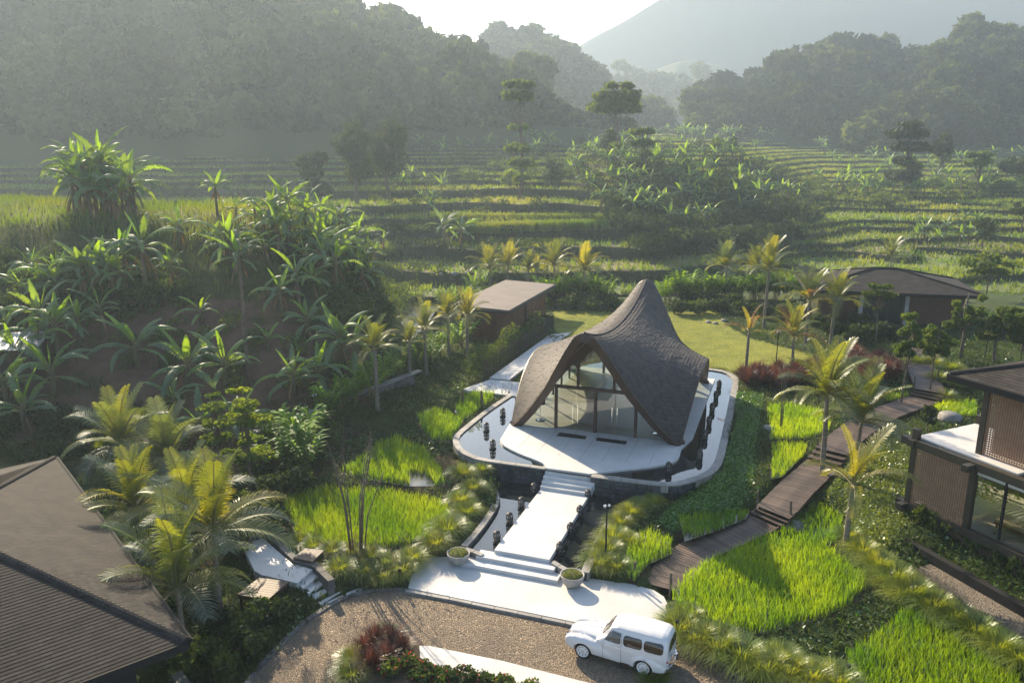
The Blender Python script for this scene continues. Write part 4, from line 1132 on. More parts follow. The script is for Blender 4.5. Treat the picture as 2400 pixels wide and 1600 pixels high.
# right villa ---------------------------------------------------------
F_ = np.array([.42, -.907]); F_ /= np.linalg.norm(F_); V0 = np.array([17.97, 33.3])
rv = empty('timber_villa', (*V0, 0), math.atan2(F_[1], F_[0]), 'two-storey timber villa with woven brown screens at the right edge', 'house')
bpy.context.view_layer.update()
Zf, Zt, Ze = 1.8, 4.85, 8.3       # ground floor, terrace, eave; local x along the facade, +y inwards
def vb(x, y, z, sx, sy, sz, name, mat, par=None):
    mb = MB(); mb.box((x, y, z), (sx, sy, sz)); return mb.build(name, mat, par or rv)
for x in (0.0, 2.85, 5.6, 8.3): vb(x, 0, (Zf + Zt) / 2, .24, .24, Zt - Zf, 'post', M['villa_frame'])
for x in (0.0, 2.85): vb(x, 4.3, (Zf + Zt) / 2, .22, .22, Zt - Zf, 'post', M['villa_frame'])
for x in (2.45, 5.6, 8.3): vb(x, .75, (Zt + Ze) / 2, .24, .24, Ze - Zt + .3, 'post', M['villa_frame'])
vb(2.45, 5.0, (Zt + Ze) / 2, .24, .24, Ze - Zt, 'post', M['villa_frame'])
vb(4.3, -.02, Zf - .12, 9.6, .34, .32, 'beam', M['villa_frame']); vb(4.3, -.04, Zt - .16, 9.8, .36, .34, 'beam', M['villa_frame'])
vb(0, 2.15, Zt - .16, .30, 5.0, .30, 'beam', M['villa_frame']); vb(2.85, 2.0, Zt - .2, .28, 5.4, .28, 'beam', M['villa_frame']); vb(-.01, 2.0, Zf - .12, .30, 5.2, .30, 'beam', M['villa_frame'])
vb(0, 0, Zt + .22, .26, .26, .5, 'post_cap', M['villa_frame']); vb(0, 4.2, Zt + .22, .26, .26, .5, 'post_cap', M['villa_frame'])
vb(2.2, 2.1, Zt + .02, 4.6, 3.9, .10, 'terrace', M['white_stone']); vb(4.6, 2.6, Zf - .05, 9.4, 4.9, .16, 'floor', M['floor_in'])
vb(5.2, 5.2, 3.3, 10.6, .15, 3.2, 'wall', M['villa_frame']); vb(6.0, 4.9, 6.5, 7.2, .15, 3.4, 'wall', M['red_wood']); vb(2.5, 3.4, 6.5, .12, 3.0, 3.3, 'wall', M['red_wood'])
vb(4.3, .2, 1.0, 9.2, .3, 1.6, 'plinth', M['soil_wall'])
vb(3.9, 1.3, 6.5, 2.6, .08, 3.3, 'wall', M['red_wood']); vb(1.4, .5, 3.3, 2.6, .08, 2.8, 'wall', M['villa_frame'])  # red wood inner wall added behind the upper screen so its holes aren't backlit
lattice(rv, 2.6, Zt - Zf - .4, (.12, -.06, Zf + .05), 0, M['lattice']); lattice(rv, 2.3, 2.95, (2.6, .70, Zt + .12), 0, M['lattice'], pitch=.1)
lattice(rv, 2.7, Zt - Zf - .4, (-.06, 4.0, Zf + .05), -math.pi / 2, M['lattice'])
for a, b in ((3.0, 4.2), (4.3, 5.5), (5.72, 8.2)):
    mb = MB(); mb.face([(a, .0, Zf + .06), (b, .0, Zf + .06), (b, .0, Zt - .35), (a, .0, Zt - .35)]); mb.build('window_pane', M['glass'], rv)
    vb((a + b) / 2, .0, Zt - .42, b - a, .06, .22, 'roller_blind', M['white_stone'])
vb(4.25, .0, (Zf + Zt) / 2, .09, .1, Zt - Zf - .3, 'window_frame', M['black_metal'])
hip_roof(rv, 1.5, 14.0, -.5, 7.5, Ze, 19, M['asphalt_shingle'], (60, None, None, 60), course=.2, width=.4, fascia=.26)
dl = empty('daybed', (*(V0 + F_ * 4.2 + np.array([.907, .42]) * 1.6), Zf + .03), rv.rotation_euler[2], 'low daybed with pale cushion behind the villa window', 'daybed')
mb = MB(); mb.box((0, 0, .22), (1.9, .9, .12)); mb.build('frame', M['red_wood'], dl)
for sx in (-.85, .85):
    for sy in (-.38, .38): mb = MB(); mb.box((sx, sy, .08), (.07, .07, .16)); mb.build('leg', M['red_wood'], dl)
mb = MB(); mb.box((0, 0, .33), (1.84, .84, .1)); mb.build('cushion', M['soffit'], dl)
# house behind the lawn ------------------------------------------------
BH = np.array(G(1893, 678, 5.4)); BHe = np.array(G(2311, 694, 5.4)); bd = (BHe - BH) / np.linalg.norm(BHe - BH)
bh = empty('hip_roofed_house', (*BH, 0), math.atan2(bd[1], bd[0]), 'low brick house with dark hip roof behind the lawn', 'house')
bpy.context.view_layer.update()
bw = float(np.linalg.norm(BHe - BH))
hip_roof(bh, 0, bw, 0, 9.0, 5.4, 17, M['asphalt_shingle'], (40, None, None, 40), course=.25, width=.5, fascia=.25, pitch_y=13)
mb = MB(); mb.box((bw / 2, 4.8, 3.6), (bw - 2.2, 7.0, 3.6)); mb.build('wall', M['villa_frame'], bh)
for x0, x1 in ((1.2, 4.2), (8.4, bw - 1.2)):
    z = 2.5; r = 0
    wl = MB(); wl.box(((x0 + x1) / 2, 1.32, 3.7), (x1 - x0, .12, 2.4)); wl.build('wall', M['joint'], bh)
    while z < 4.8:
        x = x0 - (r % 2) * .2
        while x < x1:
            a, b = max(x, x0), min(x + .40, x1); x += .42
            if b - a > .08: mb = MB(); mb.box(((a + b) / 2, 1.25, z + .09), (b - a, .06 + random.uniform(-.01, .01), .17)); mb.build('brick', M['brick'], bh)
        z += .19; r += 1
for k, x in enumerate((5.2, 6.3, 7.4)):
    mb = MB(); mb.box((x, 1.28, 3.75), (.95, .05, 2.4)); d_o = mb.build('glass_door', solid('dark_glass', (.03, .04, .04), rough=.05, spec=.8), bh)
    mb = MB(); mb.box((x + .5, 1.26, 3.75), (.08, .1, 2.5)); mb.build('door_frame', M['villa_frame'], bh)
for x in (4.5, 8.1): mb = MB(); mb.box((x, .6, 3.8), (.3, .3, 2.9)); mb.build('column', M['concrete'], bh)
for k in range(5): mb = MB(); mb.box((6.3, .5 - k * .34, 2.45 - k * .16), (3.4, .36, .14)); mb.build('step', M['wall_stone'], bh)
# service building -----------------------------------------------------
sb = empty('service_building', (-.25, 64.9, 0), math.atan2(.942, .336) - math.pi / 2, 'brown timber service building with flat grey sloping roof', 'building')
mb = MB(); mb.prism(orient([(0, 0), (0, 13.4), (-5.2, 13.4), (-5.2, 1.2), (-3.8, 0)]), [3.9] * 5, [4.08, 4.08, 4.22, 4.22, 4.18]); mb.build('roof', solid('flat_roof', (.16, .13, .115), (.12, .10, .09), rough=.8, scale=.8), sb)
mb = MB(); mb.prism(orient([(.05, -.05), (.05, 13.45), (-5.25, 13.45), (-5.25, 1.15), (-3.85, -.05)]), 3.78, 3.91); mb.build('fascia', M['villa_frame'], sb)
for k in range(44):
    y = .8 + k * .27
    if 20 <= k <= 22: continue
    mb = MB(); mb.box((-.75, y, 2.3), (.05, .255, 3.0)); mb.build('wall_board', M['red_wood'], sb)
for k in range(14): mb = MB(); mb.box((-.9 - k * .27, .75, 2.3), (.255, .05, 3.0)); mb.build('wall_board', M['red_wood'], sb)
mb = MB(); mb.box((-2.8, 6.8, 2.3), (4.0, 11.8, 2.96)); mb.build('core', M['dark_wood'], sb)
mb = MB(); mb.box((-.74, .8 + 21 * .27, 2.4), (.04, .8, 1.6)); mb.build('window', M['black'], sb)
# corrugated shed ------------------------------------------------------
x, y, z = hit(25, 880); sh = empty('tin_shed', (x, y, z), R(12), 'small shed with corrugated tin roof at the left edge', 'shed')
mb = MB(); n = 40
for k in range(n):
    a, b = -3 + 5.2 * k / n, -3 + 5.2 * (k + 1) / n; za, zb = 1.9 + .04 * (k % 2), 1.9 + .04 * ((k + 1) % 2)
    mb.add([(a, -1.4, za), (b, -1.4, zb), (b, 1.6, zb + .5), (a, 1.6, za + .5)], [(0, 1, 2, 3)])
mb.build('roof', M['tin'], sh)
mb = MB(); mb.box((-.4, .1, .9), (4.6, 2.4, 1.9)); mb.build('wall', M['soil_wall'], sh)

# ------------------------------------------------------------------ boardwalk
bw_pts = [(1556,1375,.15),(1590,1325,.22),(1640,1287,.32),(1690,1265,.40),(1745,1240,.45),(1793,1221,.48),(1815,1197,.93),(1868,1142,.98),(1930,1086,1.05),(1953,1053,1.5),(2000,1012,1.55),(2060,975,1.62),(2110,955,1.7),(2168,934,1.78),(2180,915,2.2),(2165,880,2.3),(2155,845,2.4),(2140,815,2.45)]
bwp = [(*G(u, v, z), z) for u, v, z in bw_pts]
bwk = empty('boardwalk', (bwp[0][0], bwp[0][1], 0), 0, 'weathered plank boardwalk winding up between the rice paddies', 'boardwalk')
bwk.location = (0, 0, 0)
cl = resample([p[:2] for p in catmull([p[:2] for p in bwp], 6)], .15)
ds = np.r_[0, np.cumsum(np.linalg.norm(np.diff(cl, axis=0), axis=1))]
kn = []
for p in bwp: kn.append(ds[np.argmin(np.hypot(cl[:, 0] - p[0], cl[:, 1] - p[1]))])
zs_ = np.interp(ds, kn, [p[2] for p in bwp])
stairs = [(5, 6), (8, 9), (13, 14)]
for a, b in stairs:
    m = (ds >= kn[a]) & (ds <= kn[b]); f = (ds[m] - kn[a]) / (kn[b] - kn[a]); z0, z1 = bwp[a][2], bwp[b][2]
    zs_[m] = z0 + np.ceil(f * 3 + 1e-6).clip(1, 3) / 3 * (z1 - z0)
BW = []
for i in range(len(cl) - 1):
    d = cl[min(i + 8, len(cl) - 1)] - cl[max(i - 8, 0)]; a = math.atan2(d[1], d[0]); BW.append((cl[i][0], cl[i][1], a))
    mb = MB(); mb.box((0, 0, 0), (.138, 1.75 + random.uniform(-.03, .03), .05)); mb.build('plank', M['board'], bwk, loc=(cl[i][0], cl[i][1], float(zs_[i]) + random.uniform(-.004, .004)), rot=(0, 0, a))
for sgn in (-1, 1):
    mb = MB()
    for i in range(0, len(cl) - 4, 4):
        a = BW[i][2]; o1 = np.array([-math.sin(a), math.cos(a)]) * .8 * sgn; a2 = BW[min(i + 4, len(BW) - 1)][2]; o2 = np.array([-math.sin(a2), math.cos(a2)]) * .8 * sgn
        mb.beam((*(cl[i] + o1), zs_[i] - .13), (*(cl[i + 4] + o2), zs_[i + 4] - .13), .08, .18)
    mb.build('bearer', M['dark_wood'], bwk)
for i in range(0, len(cl), 14):
    for sgn in (-1, 1):
        a = BW[min(i, len(BW) - 1)][2]; o1 = np.array([-math.sin(a), math.cos(a)]) * .8 * sgn
        mb = MB(); mb.box((*(cl[i] + o1), zs_[i] - .5), (.1, .1, .8)); mb.build('leg', M['dark_wood'], bwk)
for u, v, z, h, lab in ((1570,1395,.1,1.0,'right side of the boardwalk by the plaza'), (1486,1362,.1,.9,'left side of the boardwalk by the plaza'), (1773,1195,.5,1.0,'left of the lower boardwalk steps'), (1850,1225,.5,1.1,'right of the lower boardwalk steps'), (1914,1063,1.0,.9,'left of the middle boardwalk steps'), (2140,922,1.8,1.2,'left of the upper boardwalk steps'), (2195,905,1.9,1.1,'right of the upper boardwalk steps')):
    x, y = G(u, v, z); mb = MB(); mb.tube([(0, 0, -.3), (.02, .01, h * .5), (0, .02, h)], [.06, .055, .05], 7)
    tag(mb.build('wooden_post', M['trunk'], loc=(x, y, z)), 'short round wooden post, ' + lab, 'post', 'posts along the boardwalk')

# ------------------------------------------------------------------ left steps and benches
C8 = (2.614, 0, 1000)
sheet('side_landing', [G(*p, .62) for p in src2(C8, [(1480,720),(1610,680),(1790,835),(1915,872),(1820,955),(1600,905),(1560,880)])], .62, M['white_stone'], 'white side landing beyond the palms at the left', 'paving', th=.5)
ss_ = empty('side_steps', (0, 0, 0), 0, 'white side steps running down to the driveway at the left', 'steps')
l0, r0, l1, r1 = np.array((1915, 872)), np.array((1820, 955)), np.array((2110, 1010)), np.array((1970, 1092))
for k in range(4):
    f0, f1 = k / 4.2, (k + 1) / 4.2; z = .47 - .13 * k
    pts = [l0 + (l1 - l0) * f0, l0 + (l1 - l0) * f1, r0 + (r1 - r0) * f1, r0 + (r1 - r0) * f0]
    mb = MB(); mb.prism(orient([G(*p, z) for p in src2(C8, pts)]), z - .4, z); mb.build('step', M['white_stone'], ss_)
mb = MB(); mb.prism(orient([G(*p, .03) for p in src2(C8, [(2085,985),(2190,965),(2230,990),(2085,1060),(1965,1094)])]), -.2, .03); mb.build('step', M['white_stone'], ss_)
stones_along(ss_, 'border_stone', [G(*p, .7) for p in src2(C8, [(1520,690),(1620,655),(1800,828),(1910,852),(2010,950)])], .8, .28, -.1, .74, M['wall_stone'], side=1)
for pts, z, lab in (([(1795,800),(1870,742),(1985,755),(1915,822)], .85, 'small square wooden bench beside the white side steps'), ([(1450,1025),(1590,920),(1772,945),(1640,1057)], .75, 'larger square wooden bench among the palms at the left')):
    q = [np.array(G(*p, z)) for p in src2(C8, pts)]; c = sum(q) / 4
    t = empty('wooden_bench', (c[0], c[1], 0), 0, lab, 'bench', 'wooden benches at the left steps')
    n = 9
    for k in range(n):
        f0, f1 = (k + .04) / n, (k + .96) / n
        a = [q[0] + (q[1] - q[0]) * f0, q[0] + (q[1] - q[0]) * f1, q[3] + (q[2] - q[3]) * f1, q[3] + (q[2] - q[3]) * f0]
        mb = MB(); mb.prism(orient([tuple(p - c) for p in a]), z - .06, z); mb.build('plank', M['board'], t)
    mb = MB(); mb.prism(orient([tuple((p - c) * .96) for p in q]), z - .18, z - .062); mb.build('frame', M['dark_wood'], t)
    for p in q: mb = MB(); pp = (p - c) * .85; mb.box((pp[0], pp[1], (z - .18) / 2 - .2), (.1, .1, z + .2)); mb.build('leg', M['dark_wood'], t)

# ------------------------------------------------------------------ retaining wall, wire fence, stream
a, b = np.array(G(575, 1022, 1.75)), np.array(G(965, 876, 1.75)); Lw = np.linalg.norm(b - a); d = (b - a) / Lw
rw = empty('retaining_wall', (a[0], a[1], 0), math.atan2(d[1], d[0]), 'grey stone retaining wall below the brown banana slope', 'wall')
mb = MB(); mb.box((Lw / 2, .1, .6), (Lw, .3, 2.2)); mb.build('wall', M['wall_stone'], rw)
for r in range(4):
    x = random.uniform(-.3, 0)
    while x < Lw:
        w = random.uniform(.35, .65); mb = MB(); mb.box((x + w / 2, -.08, .55 + r * .3), (w - .03, .1 + random.uniform(-.02, .02), .27)); mb.build('stone', M['wall_stone'], rw); x += w
k = 0.0
while k < Lw: mb = MB(); mb.box((k + .6, .1, 1.74), (1.18, .44, .1)); mb.build('coping_stone', M['coping'], rw); k += 1.2
a, b = np.array(G(1285, 688, 1.0)), np.array(G(1900, 700, 1.4)); Lw = np.linalg.norm(b - a); d = (b - a) / Lw
wf = empty('wire_fence', (a[0], a[1], 1.0), math.atan2(d[1], d[0]), 'thin grey wire fence behind the ginger hedge', 'fence')
for k in range(int(Lw / 2.4) + 1): mb = MB(); mb.box((k * 2.4, 0, .7), (.05, .05, 1.6)); mb.build('post', M['tin'], wf)
mb = MB()
for z in (.2, .8, 1.4): mb.box((Lw / 2, 0, z), (Lw, .015, .02))
for k in range(int(Lw / .16)): mb.box((k * .16, .01, .8), (.012, .01, 1.25))
o = mb.build('mesh', M['tin'], wf); o['kind'] = 'stuff'
st = [G(u, v, -.55) for u, v in [(905,800),(925,770),(950,742),(985,712),(1030,690),(1075,672),(1120,672),(1170,690),(1110,706),(1060,712),(1020,730),(1000,760),(970,790),(950,815)]]
mb = MB(); mb.face([(x, y, -.6) for x, y in orient(st)]); tag(mb.build('stream', M['stream_water']), 'shallow stream glittering between the banks', 'stream', kind='structure')
def rock_mesh(seed):
    r = np.random.default_rng(seed); import bmesh
    bm = bmesh.new(); bmesh.ops.create_icosphere(bm, subdivisions=2, radius=1)
    k = r.normal(size=(5, 3)); ph = r.random(5) * 6
    for v in bm.verts:
        s = 1 + .12 * sum(math.sin(2.2 * float(np.dot(k[i], v.co)) + ph[i]) for i in range(5)) / 2
        v.co = v.co * s; v.co.z *= .62
    me = bpy.data.meshes.new('rock'); bm.to_mesh(me); bm.free(); me.materials.append(M['rock'])
    for p in me.polygons: p.use_smooth = True
    return me
RM = [rock_mesh(i) for i in range(4)]
for i, (u, v, s, lab) in enumerate([(1660,757,.45,'left of three pale boulders at the lawn edge'),(1676,759,.42,'middle of three pale boulders at the lawn edge'),(1697,753,.5,'right of three pale boulders at the lawn edge'),(1797,873,.75,'grey boulder at the foot of the small yellow palm'),(1825,873,.6,'grey boulder between the small lawn palms'),(1912,878,.6,'grey boulder by the red grass below the lawn'),
        (1800,1010,.7,'half-buried boulder beside the upper paddy'),(2225,985,1.1,'large flat boulder by the paddy near the villa'),(2180,985,.6,'boulder left of the flat boulder near the villa'),(1865,1240,.8,'boulder standing in the big paddy by the boardwalk'),(1065,662,.8,'boulder in the stream bend'),(1095,666,.7,'second boulder in the stream bend'),(1035,668,.5,'small boulder at the stream edge'),(975,735,.5,'dark rock at the stream bank'),(2200,925,.5,'boulder by the upper boardwalk steps'),(2235,925,.4,'small boulder right of the upper boardwalk steps'),(1900,800,.6,'boulder under the palms by the lawn'),(1365,985,.2,'x')][:17]):
    s *= .6; x, y, z = hit(u, v); o = link('boulder', RM[i % 4], None, (x, y, z + s * .12), (0, 0, i * 1.3), s); tag(o, lab, 'boulder', 'boulders in the garden')
# ------------------------------------------------------------------ lamps and bollards
def lamp_pole(u, v, z, h, lab):
    x, y = G(u, v, z); t = empty('lamp_pole', (x, y, z), 0, lab, 'lamp post', 'black lamp poles')
    mb = MB(); mb.tube([(0, 0, -.3), (0, 0, h)], .035, 8); mb.build('pole', M['black_metal'], t)
    mb = MB(); mb.box((0, 0, .01), (.22, .22, .03)); mb.build('foot', M['concrete'], t)
    mb = MB(); mb.tube([(-.05, 0, h), (-.13, -.05, h - .05)], [.05, .07], 8); mb.tube([(.05, 0, h + .02), (.12, -.04, h - .02)], [.045, .06], 8); mb.build('lamp_head', M['hub'], t)
lamp_pole(1419, 1309, .3, 2.5, 'black lamp pole right of the walkway pool')
lamp_pole(743, 1005, .7, 2.2, 'black lamp pole in front of the retaining wall')
lamp_pole(1816, 884, 1.6, 3.3, 'black lamp pole at the edge of the lawn')
lamp_pole(2308, 845, 2.3, 3.0, 'black lamp pole by the paved court at the right')
for u, v, z, lab in ((938, 1368, .1, 'left of the white plaza'), (1585, 1490, .1, 'behind the parked car'), (628, 1480, .0, 'below the wooden bench at the left'), (1985, 1598, .15, 'in the grass at the bottom right')):
    x, y = G(u, v, z); t = empty('bollard_light', (x, y, z), 0, 'slim black bollard light ' + lab, 'bollard', 'bollard lights')
    mb = MB()
    for a in range(3): mb.tube([(.05 * math.cos(a * 2.09), .05 * math.sin(a * 2.09), -.1), (.05 * math.cos(a * 2.09), .05 * math.sin(a * 2.09), .62)], .012, 5)
    mb.build('stem', M['black_metal'], t)
    mb = MB(); mb.lathe([(.07, .60), (.075, .66), (.06, .68)], 10); mb.build('cap', M['black_metal'], t)
# paved court at the far right, low dark wall in front of the villa
sheet('court', [G(u, v, 2.35) for u, v in [(2240,850),(2300,800),(2400,790),(2460,830),(2330,870)]], 2.36, solid('court_paving', (.19, .18, .175), (.13, .125, .12), rough=.8, scale=1.2), 'grey paved court behind the villa roof', 'paving', th=.2)
a, b = np.array(G(2052, 1225, 1.0)), np.array(G(2430, 1440, 1.0)); d = (b - a); Lw = np.linalg.norm(d); d /= Lw
mb = MB(); mb.box((Lw / 2, .15, .55), (Lw, .3, .9)); o = mb.build('garden_wall', M['black_metal'], loc=(a[0], a[1], 0), rot=(0, 0, math.atan2(d[1], d[0]))); tag(o, 'low dark garden wall along the gravel lane', 'wall')

# ------------------------------------------------------------------ lanterns
def lantern_proto():
    t = empty('stone_lantern', (0, 0, 0), 0, 'dark stone lantern', 'lantern', 'stone lanterns standing in the pools')
    mb = MB(); mb.box((0, 0, .03), (.30, .30, .06)); mb.box((0, 0, -.12), (.2, .2, .26)); mb.build('base', M['lantern_stone'], t)
    mb = MB(); prof = [(.10, .06), (.13, .10), (.155, .22), (.15, .34), (.125, .43)]
    for k in range(8):
        a = 2 * math.pi * k / 8
        mb.tube([(r * math.cos(a), r * math.sin(a), z) for r, z in prof], .022, 4)
    mb.lathe([(.135, .21), (.165, .235), (.135, .26)], 8); mb.build('cage', M['lantern_stone'], t)
    mb = MB(); mb.lathe([(.075, .06), (.095, .2), (.08, .42)], 8); mb.build('lamp_core', M['concrete'], t)
    mb = MB(); mb.lathe([(.13, .43), (.15, .45), (.14, .49), (.06, .53), (.05, .56)], 8); mb.build('cap', M['lantern_stone'], t)
    return t
lp = lantern_proto(); kids = children_of(); first = True
rows = [('beside the left edge of the walkway', ['nearest the plaza', 'second from the plaza', 'third from the plaza', 'nearest the stairs'], [(1164.8,1269),(1194.6,1225),(1222,1188.5),(1250.8,1155)], .34),
        ('beside the right edge of the walkway', ['nearest the plaza', 'second from the plaza', 'third from the plaza', 'nearest the stairs'], [(1312,1295.5),(1336.7,1249),(1358.8,1208),(1377.7,1171)], .34),
        ('in the pool left of the pavilion', ['nearest the front wall', 'second from the front wall', 'third from the front wall', 'nearest the landing'], [(1155,1051),(1140,1010),(1178.5,975),(1213,945.5)], 1.24),
        ('in the pool right of the pavilion', ['nearest the front wall', 'second from the front wall', 'third from the front', 'middle one of the row', 'third from the lawn', 'second from the lawn', 'nearest the lawn'], [(1567,1105),(1639.4,1076),(1651.8,1029),(1661.7,994.6),(1669,963),(1678,934),(1685,908)], 1.24)]
for where, names, pts, z in rows:
    for nm, (u, v) in zip(names, pts):
        o = lp if first else copy_tree(lp, kids); first = False
        x, y = G(u, v, z); o.location = (x, y, z); o.rotation_euler = (0, 0, RZ + random.uniform(-.1, .1))
        o['label'] = 'dark stone lantern %s, %s' % (where, nm)

# ------------------------------------------------------------------ bowls
def tuft(n, h, spread, w, seed, droop=.5, seg=3, lean0=.15, root=.12):
    """arching blades from one point: returns V, F quads"""
    r = np.random.default_rng(seed); V, F = [], []; k = 0
    a = r.random(n) * 6.283; L_ = h * (.6 + .5 * r.random(n)); sp = spread * (lean0 + r.random(n)); b0 = r.random(n) ** .5
    ww = w * (.7 + .6 * r.random(n))
    t = np.linspace(0, 1, seg + 1)
    rad = (b0[:, None] * root * spread) + sp[:, None] * (t ** 1.6)[None]
    z = L_[:, None] * (t[None] - droop * (sp / max(spread, 1e-6))[:, None] * t[None] ** 2.6)
    cx, cy = np.cos(a)[:, None] * rad, np.sin(a)[:, None] * rad
    wd = ww[:, None] * (1 - t[None] ** 1.5 * .92)
    px, py = -np.sin(a)[:, None] * wd / 2, np.cos(a)[:, None] * wd / 2
    P1 = np.stack([cx - px, cy - py, z], -1); P2 = np.stack([cx + px, cy + py, z], -1)
    V = np.stack([P1, P2], 2).reshape(-1, 3)
    i = (np.arange(n) * (seg + 1) * 2)[:, None] + 2 * np.arange(seg)[None]
    F = np.stack([i, i + 1, i + 3, i + 2], -1).reshape(-1, 4)
    return V, F
for u, v, lab in ((1075, 1320, 'left'), (1341, 1372, 'right')):
    x, y = G(u, v, .12)
    t = empty('planter_bowl', (x, y, .12), 0, 'round concrete planter bowl of mossy grass, %s of the plaza steps' % lab, 'planter', 'planter bowls flanking the steps')
    mb = MB(); mb.lathe([(.20, 0), (.30, .06), (.43, .24), (.49, .46), (.50, .53), (.46, .53), (.43, .47)], 32); mb.build('bowl', M['concrete'], t, smooth=True)
    mb = MB(); mb.lathe([(.44, .48), (.36, .54), (.2, .58), (.02, .6)], 24); mb.build('soil', solid('moss_soil', (.09, .12, .02), (.06, .06, .02), rough=1, bump=1, bscale=30, scale=8), t, smooth=True)
    Vs, Fs, k = [], [], 0
    for i in range(46):
        a, d = random.uniform(0, 6.28), .38 * math.sqrt(random.random()); tv, tf = tuft(9, .16, .10, .012, i)
        Vs.append(tv + np.array([d * math.cos(a), d * math.sin(a), .50 + .08 * (1 - d / .4)])); Fs.append(tf + k); k += len(tv)
    link('grass', fast_mesh('grass', np.concatenate(Vs), np.concatenate(Fs), [M['moss']]), t)

# ------------------------------------------------------------------ car
def loft(rings, closed=True):
    mb = MB(); n = len(rings[0]); vs = [p for r in rings for p in r]; fs = []
    for i in range(len(rings) - 1):
        for k in range(n if closed else n - 1):
            k2 = (k + 1) % n; fs.append((i * n + k, i * n + k2, (i + 1) * n + k2, (i + 1) * n + k))
    fs += [tuple(range(n - 1, -1, -1)), tuple(range((len(rings) - 1) * n, len(rings) * n))]
    return mb.add(vs, fs)
def ring(x, half):
    """half: list of (y,z) from bottom centre up to top centre; mirrored"""
    h = [(y, z) for y, z in half]
    return [(x, y, z) for y, z in h] + [(x, -y, z) for y, z in h[::-1] if y > 1e-4]
def evaluated(o):
    dg = bpy.context.evaluated_depsgraph_get(); dg.update()
    me = bpy.data.meshes.new_from_object(o.evaluated_get(dg))
    return me
def car():
    fu, fv = G(1366.5, 1540, 0), None
    f, r = np.array(G(1366.5, 1540, 0)), np.array(G(1507.7, 1580, 0))
    d = (r - f) / np.linalg.norm(r - f); nrm = np.array([-d[1], d[0]])       # x axis runs from the nose to the tail, y to the far side
    near_mid = (f + r) / 2; axle = .76
    org = f - d * axle + nrm * .62
    root = empty('estate_car', (org[0], org[1], 0), math.atan2(d[1], d[0]), 'vintage white estate car parked on the cobbled drive', 'car')
    def sec(x, w, zb, zbelt, wr, zr, rr=.16):
        return ring(x, [(0, zb), (w * .75, zb), (w * .96, zb + .06), (w, zb + .22), (w * 1.01, zbelt - .08), (w * .985, zbelt), (wr + (w - wr) * .55, zbelt + (zr - zbelt) * .45), (wr, zr - rr * 1.1), (wr - rr * .35, zr - rr * .42), (wr - rr, zr - .03), (wr * .45, zr - .005), (0, zr)])
    cab = [sec(1.22, .60, .30, .86, .40, .90, .1), sec(1.36, .66, .25, .90, .46, 1.02, .12), sec(1.55, .70, .22, .90, .50, 1.26, .14), sec(1.74, .71, .22, .90, .54, 1.46, .17), sec(1.95, .72, .22, .90, .57, 1.535, .18),
           sec(2.5, .72, .22, .90, .60, 1.56, .18), sec(3.1, .72, .24, .90, .60, 1.555, .18), sec(3.5, .71, .28, .90, .58, 1.53, .18), sec(3.66, .69, .32, .89, .55, 1.48, .18), sec(3.74, .64, .40, .88, .50, 1.38, .2)]
    hood = []
    for x, w, z0, z1 in ((.10, .16, .42, .66), (.14, .26, .36, .76), (.24, .34, .32, .84), (.45, .40, .30, .89), (.8, .47, .30, .93), (1.2, .56, .30, .965), (1.5, .62, .30, .97)):
        hood.append(ring(x, [(0, z0), (w * .8, z0), (w, z0 + .1), (w * 1.0, z1 - .22), (w * .86, z1 - .08), (w * .55, z1 - .02), (0, z1)]))
    def wing(sy, xs):
        rs = []
        for x, w, zb, zt, yc in xs:
            pts = []
            for k in range(12):
                a = 2 * math.pi * k / 12; c, s_ = math.cos(a), math.sin(a)
                e = .7
                pts.append((x, sy * (yc + w * math.copysign(abs(c) ** e, c)), (zb + zt) / 2 + (zt - zb) / 2 * math.copysign(abs(s_) ** e, s_)))
            rs.append(pts if sy > 0 else pts[::-1])
        return rs
    bits = [loft(cab), loft(hood)]
    for sy in (1, -1):
        bits.append(loft(wing(sy, [(.06, .05, .48, .60, .56), (.10, .13, .38, .70, .56), (.20, .17, .30, .77, .56), (.40, .19, .24, .82, .57), (.76, .20, .24, .83, .57), (1.1, .185, .24, .79, .57), (1.45, .15, .24, .70, .59), (1.8, .11, .24, .58, .62), (2.1, .07, .24, .46, .65)])))
        bits.append(loft(wing(sy, [(2.42, .04, .26, .40, .66), (2.52, .09, .24, .58, .66), (2.70, .13, .24, .72, .655), (2.93, .14, .24, .77, .655), (3.2, .13, .24, .74, .655), (3.5, .11, .26, .62, .65), (3.72, .07, .32, .50, .63)])))
    mb = MB()
    for b in bits: mb.add(b.v, b.f)
    tmp = mb.build('body_raw', M['car_paint'])
    rm = tmp.modifiers.new('r', 'REMESH'); rm.mode = 'VOXEL'; rm.voxel_size = .028
    sm = tmp.modifiers.new('s', 'SMOOTH'); sm.iterations = 5; sm.factor = .5
    cut = MB()
    for x in (.76, 2.94):
        for sy in (1, -1):
            n = 24; cut.add([(x + .345 * math.cos(2 * math.pi * k / n), sy * yy, .30 + .345 * math.sin(2 * math.pi * k / n)) for yy in (.45, .9) for k in range(n)],
                            ([tuple(range(n)), tuple(range(2 * n - 1, n - 1, -1))] + [(k, n + k, n + (k + 1) % n, (k + 1) % n) for k in range(n)]) if sy > 0 else ([tuple(range(n - 1, -1, -1)), tuple(range(n, 2 * n))] + [(k, (k + 1) % n, n + (k + 1) % n, n + k) for k in range(n)]))
    cu = cut.build('cut_raw', M['black'])
    bo = tmp.modifiers.new('b', 'BOOLEAN'); bo.operation = 'DIFFERENCE'; bo.object = cu; bo.solver = 'EXACT'
    me = evaluated(tmp); me.name = 'body'
    for p in me.polygons: p.use_smooth = True
    me.materials.clear(); me.materials.append(M['car_paint'])
    me.polygons.foreach_set('material_index', [0] * len(me.polygons))
